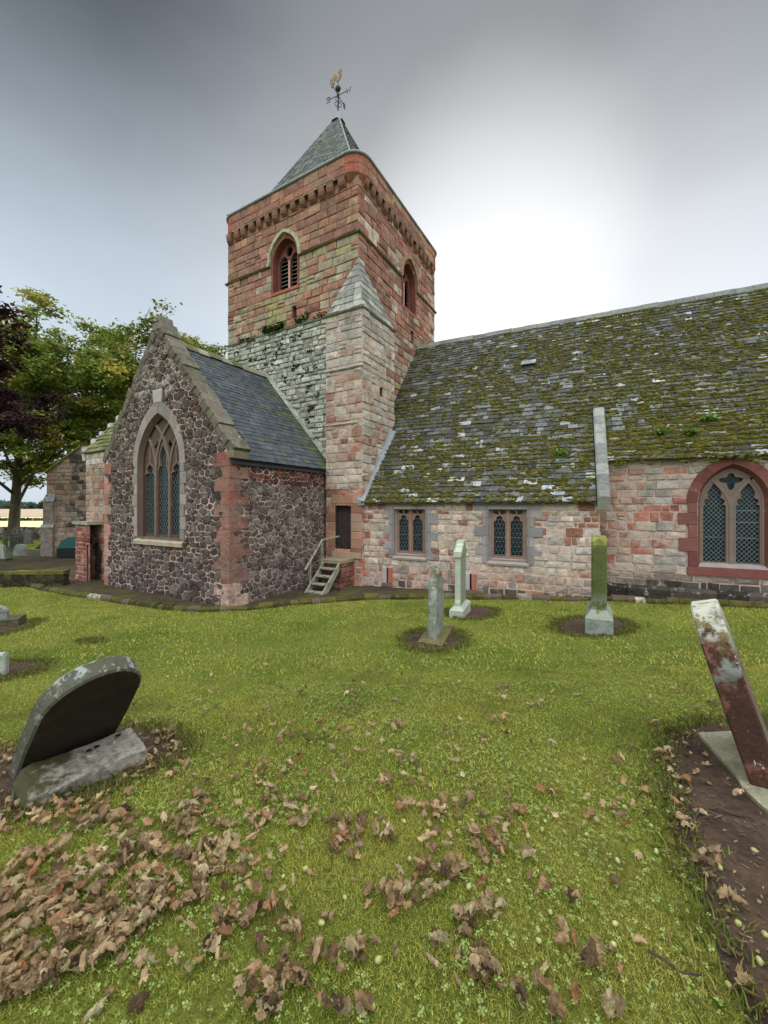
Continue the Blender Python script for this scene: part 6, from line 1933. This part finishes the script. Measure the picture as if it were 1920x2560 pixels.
def blades(n, f0_, f1_, h0, h1, wd):
    r, f = wedge(n, f0_, f1_); x, y, ok = lawn(r, f)
    x, y = x[ok], y[ok]; n = len(x); z = gz(x, y) - .004
    a = rsG.uniform(0, 2 * pi, n); h = rsG.uniform(h0, h1, n) * (.65 + .7 * vnoise(x * 1.7, y * 1.7, 9))
    lean_ = rsG.uniform(.3, 1.6, n) * h
    dx, dy = np.cos(a), np.sin(a); la = a + rsG.normal(0, .8, n)
    lx, ly = np.cos(la), np.sin(la)
    base = np.stack([x, y, z], 1); W = wd * rsG.uniform(.6, 1.3, n)
    side = np.stack([-dy, dx, 0 * dx], 1) * W[:, None]
    mid = base + np.stack([lx * lean_ * .35, ly * lean_ * .35, h * .6], 1)
    tip = base + np.stack([lx * lean_, ly * lean_, h], 1)
    V = np.stack([base - side, base + side, mid + side * .7, tip, mid - side * .7], 1).reshape(-1, 3)
    F = np.arange(5 * n).reshape(-1, 5)
    t = .6 * vnoise(x * .6 + 3, y * .6, 12) + .4 * vnoise(x * 2.6, y * 2.6, 13); q = rsG.randint(len(GRC), size=n)
    c = GRC[q] * rsG.uniform(.75, 1.2, (n, 1))
    k = np.clip((t - .45) * 3, 0, 1)[:, None]
    c = c * (1 - k * .6) + np.array(H('#b9ac58')) * k * .6
    dk = np.clip((.5 * vnoise(x * .5 + 8, y * .5, 21) + .5 * vnoise(x * 1.9, y * 1.9, 22) - .5) * 3, 0, 1)[:, None]
    c = c * (1 - dk * .55) + np.array(H('#5d7430')) * dk * .55
    br = np.clip((vnoise(x * 4.3 + 1, y * 4.3, 25) - .72) * 4, 0, 1)[:, None]
    c = c * (1 - br * .6) + np.array(H('#6e5c3c')) * br * .6
    return V, F, c
def edge_blades(n):                       # longer tufts left by the mower round stones, soil and kerb
    P = []
    for W_ in PW: P += W_
    P = np.array(P); pk = rsG.randint(len(P), size=n)
    x = P[pk, 0] + rsG.normal(0, .07, n); y = P[pk, 1] + rsG.normal(0, .07, n)
    z = gz(x, y); h = rsG.uniform(.02, .07, n); a = rsG.uniform(0, 2 * pi, n); W = rsG.uniform(.002, .005, n)
    dx, dy = np.cos(a), np.sin(a); base = np.stack([x, y, z], 1); side = np.stack([-dy, dx, 0 * dx], 1) * W[:, None]
    ln = h * rsG.uniform(.2, 1.2, n)
    mid = base + np.stack([dx * ln * .3, dy * ln * .3, h * .6], 1); tip = base + np.stack([dx * ln, dy * ln, h], 1)
    V = np.stack([base - side, base + side, mid + side * .7, tip, mid - side * .7], 1).reshape(-1, 3)
    return V, np.arange(5 * n).reshape(-1, 5), np.array(PAL('#7d8a3c', '#97954e', '#6b7a34', '#a3955a'))[rsG.randint(4, size=n)] * rsG.uniform(.7, 1.15, (n, 1))
V, F, Cc = merge([blades(150000, .85, 2.4, .007, .022, .0019), blades(160000, 2.4, 5, .009, .025, .0034), blades(120000, 5, 14, .016, .040, .0075), edge_blades(20000)])
tag(mk_np('grass', V, F, M['blade'], Cc), kind='stuff')
# clover
def clover(n):
    r, f = wedge(n, 1.0, 4.6); x, y, ok = lawn(r, f)
    m = .5 * vnoise(x * 1.1, y * 1.1, 31) + .5 * vnoise(x * 3.3, y * 3.3, 32)
    rr = x * RT[0] + y * RT[1]
    ok &= m > .53 - .10 * np.clip((rr + .2) / 1.0, -1, 1)
    x, y = x[ok], y[ok]; n = len(x); z = gz(x, y) + rsG.uniform(.018, .042, n)
    a0 = rsG.uniform(0, 2 * pi, n); s = rsG.uniform(.006, .011, n)
    Vs, Cs = [], []
    tl = rsG.normal(0, .25, (n, 2))
    for k in range(3):
        a = a0 + k * 2.094; ca, sa = np.cos(a), np.sin(a)
        def P(u, v):
            px_, py_ = (ca * u - sa * v) * s, (sa * u + ca * v) * s
            return np.stack([x + px_, y + py_, z + px_ * tl[:, 0] + py_ * tl[:, 1] + .15 * np.abs(v) * s], 1)
        Vs.append(np.stack([P(.08, 0), P(.8, -.62), P(1.25, 0), P(.8, .62)], 1))
        Cs.append(np.array(PAL('#8d9c54', '#7c8c48', '#98a55e'))[rsG.randint(3, size=n)] * rsG.uniform(.75, 1.2, (n, 1)))
    V = np.stack(Vs, 1).reshape(-1, 3); C_ = np.stack(Cs, 1).reshape(-1, 3)
    return V, np.arange(len(V)).reshape(-1, 4), C_
V, F, Cc = clover(11000)
tag(mk_np('clover', V, F, M['blade'], Cc), kind='stuff')
# ==================================================================== FALLEN LEAVES
def leaf_mesh(seed):
    rs = np.random.RandomState(seed)
    lob = [(pi / 2, 1.0), (pi / 2 - .95, .90), (pi / 2 + .95, .90), (-.35, .62), (pi + .35, .62)]
    n = 40; out = []
    for k in range(n):
        a = -pi / 2 + 2 * pi * (k + .5) / n
        r = .40
        for la, lr in lob:
            d = abs((a - la + pi) % (2 * pi) - pi)
            r = max(r, lr * max(0, 1 - d / .62) ** .55 * .98 if d < .62 else 0)
        d0 = abs((a + pi / 2 + pi) % (2 * pi) - pi)
        if d0 < .5: r = min(r, .18 + .5 * d0)
        r *= 1 + (.07 if k % 2 else -.05) + rs.normal(0, .02)
        out.append((r * cos(a), r * sin(a)))
    P = [(0, -.05)]
    for t in (.35, .7, 1.0): P += [(x * t, y * t - .05 * (1 - t)) for x, y in out]
    P = np.array(P)
    z = .10 * rs.normal(0, 1) * np.abs(P[:, 0]) + .06 * np.sin(P[:, 0] * 6 + rs.uniform(0, 6)) * np.sin(P[:, 1] * 5 + rs.uniform(0, 6))
    rad = np.sqrt((P ** 2).sum(1)); ang = np.arctan2(P[:, 1], P[:, 0])
    z = z + .14 * rad ** 2 * np.cos(5 * (ang - pi / 2)) * rs.uniform(.3, 1) + rs.normal(0, .045, len(P)) * rad + .16 * rad * np.abs(np.sin(2.5 * (ang - pi / 2))) * rs.uniform(.5, 1.2)
    Q = np.stack([P[:, 0], P[:, 1], z], 1)
    for _ in range(2):                                    # roll it up as it dries
        phi = rs.uniform(0, pi); R_ = rs.uniform(.30, .72)
        c, s = cos(phi), sin(phi)
        u = Q[:, 0] * c + Q[:, 1] * s; v = -Q[:, 0] * s + Q[:, 1] * c; zz2 = Q[:, 2]
        th = u / R_
        u2 = (R_ - zz2) * np.sin(th); z2 = R_ - (R_ - zz2) * np.cos(th)
        Q = np.stack([u2 * c - v * s, u2 * s + v * c, z2], 1)
    Q[:, 2] -= Q[:, 2].min()
    F = [(0, 1 + k, 1 + (k + 1) % n) for k in range(n)]
    for j in range(2): F += [(1 + j * n + k, 1 + (j + 1) * n + k, 1 + (j + 1) * n + (k + 1) % n, 1 + j * n + (k + 1) % n) for k in range(n)]
    V = [tuple(q) for q in Q]
    # stalk
    if rs.rand() < .6:
        b0 = Q[1 + 2 * n + 0] * .3; m0 = len(V); e = b0 + np.array([rs.uniform(-.3, .3), -.9, rs.uniform(0, .2)])
        V += [tuple(b0 + [.018, 0, 0]), tuple(b0 - [.018, 0, 0]), tuple(e)]; F.append((m0, m0 + 1, m0 + 2))
    return V, F
LM = []
for k in range(22):
    V, F = leaf_mesh(100 + k)
    me = bpy.data.meshes.new('fallen_leaf'); me.from_pydata(V, [], F); me.materials.append(M['deadleaf']); me.update()
    LM.append((me, np.array(V), F))
rgL = random.Random(2024)
spots = []                                                # (x, y, dz, size, zone)
K = 1920 / 1659
def addc(px, py, rad, n, zone='lawn', size=1.0, flat=.75, dz=.03):
    for _ in range(n):
        a = rgL.uniform(0, 2 * pi); q = rad * sqrt(rgL.random())
        spots.append((*gp(px * K + q * cos(a) * K, py * K + q * sin(a) * flat * K), rgL.uniform(.0, dz), size * rgL.uniform(.75, 1.25), zone))
for c in ((430, 1750, 30, 10), (390, 1790, 30, 10), (470, 1840, 35, 14), (350, 1780, 10, 2), (560, 1785, 25, 6), (650, 1775, 28, 6), (750, 1800, 45, 14), (740, 1840, 40, 10), (830, 1805, 25, 7), (895, 1750, 25, 6), (950, 1760, 20, 5), (940, 1835, 28, 5), (1060, 1850, 35, 11), (1040, 1820, 20, 4), (1105, 1775, 30, 6), (1140, 1860, 12, 2), (920, 1915, 60, 18), (990, 1890, 28, 8), (840, 1960, 50, 13), (545, 1970, 48, 10), (600, 1960, 20, 3), (530, 1890, 28, 5), (645, 2010, 22, 3), (480, 2030, 10, 2), (450, 2060, 15, 2), (310, 2090, 12, 2), (560, 2040, 8, 1), (675, 2070, 22, 4), (750, 2080, 38, 8), (600, 2140, 60, 18), (560, 2190, 45, 8), (690, 2190, 20, 2), (760, 2195, 30, 4), (940, 2050, 15, 2), (1060, 1970, 42, 9), (1000, 2010, 30, 6), (1040, 2090, 42, 13), (1110, 2170, 20, 3), (1165, 2150, 25, 2), (1220, 2040, 20, 3), (1280, 2080, 28, 5), (1170, 1925, 10, 2), (1240, 1950, 12, 2), (1010, 1990, 20, 3), (1200, 2205, 30, 4), (1330, 2200, 20, 3), (620, 1600, 18, 5), (640, 1640, 16, 3), (560, 1670, 26, 6), (860, 1580, 16, 4), (1080, 1510, 40, 9), (1150, 1525, 20, 4), (1080, 1560, 26, 5), (870, 1650, 20, 4), (900, 1700, 12, 2), (840, 1700, 12, 2), (1340, 1650, 20, 3), (460, 1880, 30, 10), (430, 1960, 30, 8), (500, 1800, 40, 6)):
    addc(*c)
for c in ((1490, 1790, 22, 4), (1530, 1870, 28, 7), (1440, 1640, 22, 7), (1610, 2130, 20, 2), (1580, 1960, 25, 3), (1480, 1690, 20, 3), (1600, 1730, 12, 2), (1520, 1905, 12, 2)):
    addc(*c, zone='soil')
HEAP = [(-40, 1890), (110, 1840), (230, 1850), (300, 1815), (420, 1850), (470, 1900), (400, 1970), (300, 2020), (235, 2090), (110, 2150), (-40, 2190)]
n_h = 0
while n_h < 360:
    px_, py_ = rgL.uniform(-40, 470), rgL.uniform(1810, 2190)
    if not inpoly(px_, py_, HEAP): continue
    spots.append((*gp(px_ * K, py_ * K), rgL.uniform(0, .045), rgL.uniform(.7, 1.25), 'heap')); n_h += 1
for _ in range(70):
    px_, py_ = rgL.uniform(-20, 290), rgL.uniform(1735, 1800)
    spots.append((*gp(px_ * K, py_ * K), rgL.uniform(0, .03), rgL.uniform(.8, 1.2), 'heap'))
for c in ((345, 1615, 45, 26), (300, 1660, 34, 16), (20, 1640, 30, 18), (370, 1590, 25, 8)): addc(*c, zone='heap', size=.75)
for _ in range(300): spots.append((*gp(rgL.uniform(0, 1560) * K, rgL.uniform(1390, 1780) * K), .01, rgL.uniform(.45, 1.05), 'lawn'))
for _ in range(130): spots.append((*gp(rgL.gauss(760, 260) * K, rgL.uniform(1480, 1800) * K), .012, rgL.uniform(.6, 1.15), 'lawn'))
for _ in range(110): spots.append((*gp(rgL.gauss(420, 150) * K, rgL.gauss(1860, 110) * K), .01, rgL.uniform(.5, 1.1), 'lawn'))
for _ in range(60): spots.append((*gp(rgL.uniform(200, 1400) * K, rgL.uniform(1760, 2200) * K), 0, rgL.uniform(.5, 1.1), 'lawn'))
for _ in range(90): spots.append((*gp(rgL.uniform(1440, 1700) * K, rgL.uniform(1640, 2200) * K), 0, rgL.uniform(.15, .35), 'soil'))
def vis(x, y):
    f = x * FW[0] + y * FW[1]; r = x * RT[0] + y * RT[1]
    d = sqrt(f * f + r * r)
    inside = abs(r) < .97 * f and (EYE - float(gz(x, y))) / f < 1.30
    return (0 if inside else 10) + d
spots.sort(key=lambda s: vis(s[0], s[1]) / (s[3] ** .9 + 1e-6))
LAB = {'heap': ('dry brown sycamore leaf in the drift of leaves at the lower left', 'leaves drifted at the lower left'),
       'lawn': ('dry brown sycamore leaf lying loose on the open lawn', 'leaves scattered on the lawn'),
       'soil': ('dry brown leaf lying on the bare soil by the leaning red headstone', 'leaves on the bare soil')}
sx, sy, sm = [], [], []
for i, (x, y, dz, sz, zone) in enumerate(spots):
    k = rgL.randrange(len(LM)); z = float(gz(x, y)) + .014 + dz; s = .060 * sz
    e = Euler((rgL.gauss(0, .36) + (pi if rgL.random() < .35 else 0), rgL.gauss(0, .32), rgL.uniform(0, 2 * pi)))
    lift = .5 * s if abs(e.x) > 2 else 0
    if i < 300:
        o = bpy.data.objects.new('fallen_leaf', LM[k][0]); COL.objects.link(o)
        o.location = (x, y, z + lift); o.rotation_euler = e; o.scale = (s, s * rgL.uniform(.85, 1.1), s)
        tag(o, LAB[zone][0], 'leaf', LAB[zone][1])
    else: sm.append((x, y, z + lift, s, e, k))
Vp, Fp, Rp = [], [], []; kk = 0
for (x, y, z, s, e, k) in sm:
    V = LM[k][1] @ np.array(e.to_matrix()).T * s + np.array([x, y, z])
    Vp.append(V); F = [tuple(j + kk for j in f) for f in LM[k][2]]; Fp += F; Rp += [rgL.random()] * len(F); kk += len(V)
me = bpy.data.meshes.new('leaf_litter'); me.from_pydata([tuple(v) for V in Vp for v in V], [], Fp)
a = me.attributes.new('rnd', 'FLOAT', 'FACE'); a.data.foreach_set('value', np.array(Rp, np.float32)); me.materials.append(M['deadleaf']); me.update()
tag(link('leaf_litter', me), 'dry brown sycamore leaves spread over the lawn', None, None, 'stuff')
# ==================================================================== FALLEN FRUIT
def fruit_mesh():
    b = B(); n, m = 12, 9; vs = []
    for j in range(m + 1):
        t = pi * j / m
        for k in range(n):
            a = 2 * pi * k / n; r = sin(t) * (1 + .10 * cos(t)) * .86
            vs.append((r * cos(a), r * sin(a), -cos(t) * 1.08 - (.0 if 0 < j < m else -.12 * (1 if j == 0 else -1))))
    b.add(vs, [(j * n + k, j * n + (k + 1) % n, (j + 1) * n + (k + 1) % n, (j + 1) * n + k) for j in range(m) for k in range(n)], (.4, .45, .1))
    b.tube([(0, 0, .9), (.05, 0, 1.25)], .05, n=5)
    me_o = b.out('crab_apple', M['fruit'], None, True)
    me = me_o.data; bpy.data.objects.remove(me_o); return me
m_, t_, b_, o_ = mat('green_apple_skin'); M['fruit'] = m_
oi = nd(t_, 'ShaderNodeObjectInfo'); cr2 = nd(t_, 'ShaderNodeValToRGB')
cr2.color_ramp.elements[0].color = (*H('#808a42'), 1); cr2.color_ramp.elements[1].color = (*H('#a3a766'), 1)
t_.links.new(oi.outputs['Random'], cr2.inputs[0])
co_ = nd(t_, 'ShaderNodeTexCoord').outputs['Object']
t_.links.new(mixc(t_, ramp(t_, noise(t_, co_, 2.5, 4), .50, .62, 0, .8), cr2.outputs[0], H('#6d5a34')), b_.inputs['Base Color']); b_.inputs['Roughness'].default_value = .45
FM = fruit_mesh()
FRP = [(708, 2197), (764, 2181), (1024, 2155), (1172, 2230), (1272, 2212), (862, 2250), (804, 2320), (946, 2412), (557, 2255), (1098, 2172), (1164, 2322), (1251, 2430), (931, 2524), (739, 2450),
       (1562, 2025), (1320, 2096), (1466, 2092), (1641, 2138), (1544, 2161), (1376, 2290), (1345, 2330), (1347, 2359), (1533, 2374), (1628, 2072), (1538, 2320), (1363, 2058), (1355, 2080),
       (1705, 2005), (1702, 2057), (1739, 2155), (1776, 2183), (1800, 2177), (1846, 2318), (1913, 2347), (1899, 2413), (1822, 2475), (1886, 2134),
       (1736, 1833), (1759, 1836), (1678, 1857), (1693, 1861), (1728, 1888), (1679, 1890), (1645, 1909), (1656, 1917), (1660, 1928), (1686, 1916), (1686, 1969), (1702, 1974), (1702, 2056),
       (1180, 2060), (1010, 2060), (940, 2040), (1070, 2090)]
for (px_, py_) in FRP:
    x, y = gp(px_, py_); s = rgL.uniform(.010, .0155)
    soil = any(inpoly(x, y, P) for P in PW)
    o = bpy.data.objects.new('crab_apple', FM); COL.objects.link(o)
    o.location = (x, y, float(gz(x, y)) + s * .85 + (.004 if soil else rgL.uniform(.0, .012))); o.rotation_euler = (rgL.uniform(.9, 2.0), rgL.uniform(-.5, .5), rgL.uniform(0, 6.28)); o.scale = (s, s, s * 1.05)
    tag(o, 'small green windfall apple on the bare soil at the right' if soil else 'small green windfall apple lying in the grass', 'apple', 'windfalls on the soil' if soil else 'windfalls in the grass')
# twigs
def twig(pxs, r, label):
    b = B(); P = [gp(*p) for p in pxs]
    b.tube([on(p[0], p[1], .02 + .012 * (k % 2)) for k, p in enumerate(P)], [r * (1 - .5 * k / len(P)) for k in range(len(P))], n=5)
    o = b.out('twig', M['bark']); tag(o, label, 'twig')
twig([(1734, 2054), (1748, 2040), (1765, 2029), (1800, 2036), (1840, 2046), (1878, 2058)], .009, 'bent fallen twig on the bare soil below the leaning red headstone')
twig([(1620, 2390), (1660, 2420), (1700, 2445), (1760, 2462)], .006, 'thin dark twig half sunk in the grass at the lower right')
twig([(1660, 1978), (1690, 1985), (1706, 1992)], .005, 'short thin twig at the edge of the soil near the windfalls')
def chips(n):
    rs = np.random.RandomState(3); P = []
    while len(P) < n:
        W_ = PW[4 if rs.rand() < .62 else rs.randint(len(PW))]
        p, q = W_[rs.randint(len(W_))], W_[rs.randint(len(W_))]; t = rs.rand()
        x, y = p[0] + (q[0] - p[0]) * t, p[1] + (q[1] - p[1]) * t
        if inpoly(x, y, W_): P.append((x, y, float(gz(x, y)) + .018))
    P = np.array(P); a = rs.uniform(0, 2 * pi, n); L = rs.uniform(.005, .02, n) * (1 + (rs.rand(n) < .08) * 1.5); W = rs.uniform(.0015, .004, n)
    d = np.stack([np.cos(a) * L, np.sin(a) * L, rs.normal(0, .2, n) * L], 1); s = np.stack([-np.sin(a) * W, np.cos(a) * W, rs.normal(0, .3, n) * W], 1)
    V = np.stack([P - d - s, P + d - s, P + d + s, P - d + s], 1).reshape(-1, 3)
    return V, np.arange(4 * n).reshape(-1, 4), np.array(PAL('#6f5f4c', '#5a4a3a', '#85765f', '#473a2d'))[rs.randint(4, size=n)]
V, F, Cc = chips(1800)
tag(mk_np('plant_litter', V, F, M['blade'], Cc), kind='stuff')
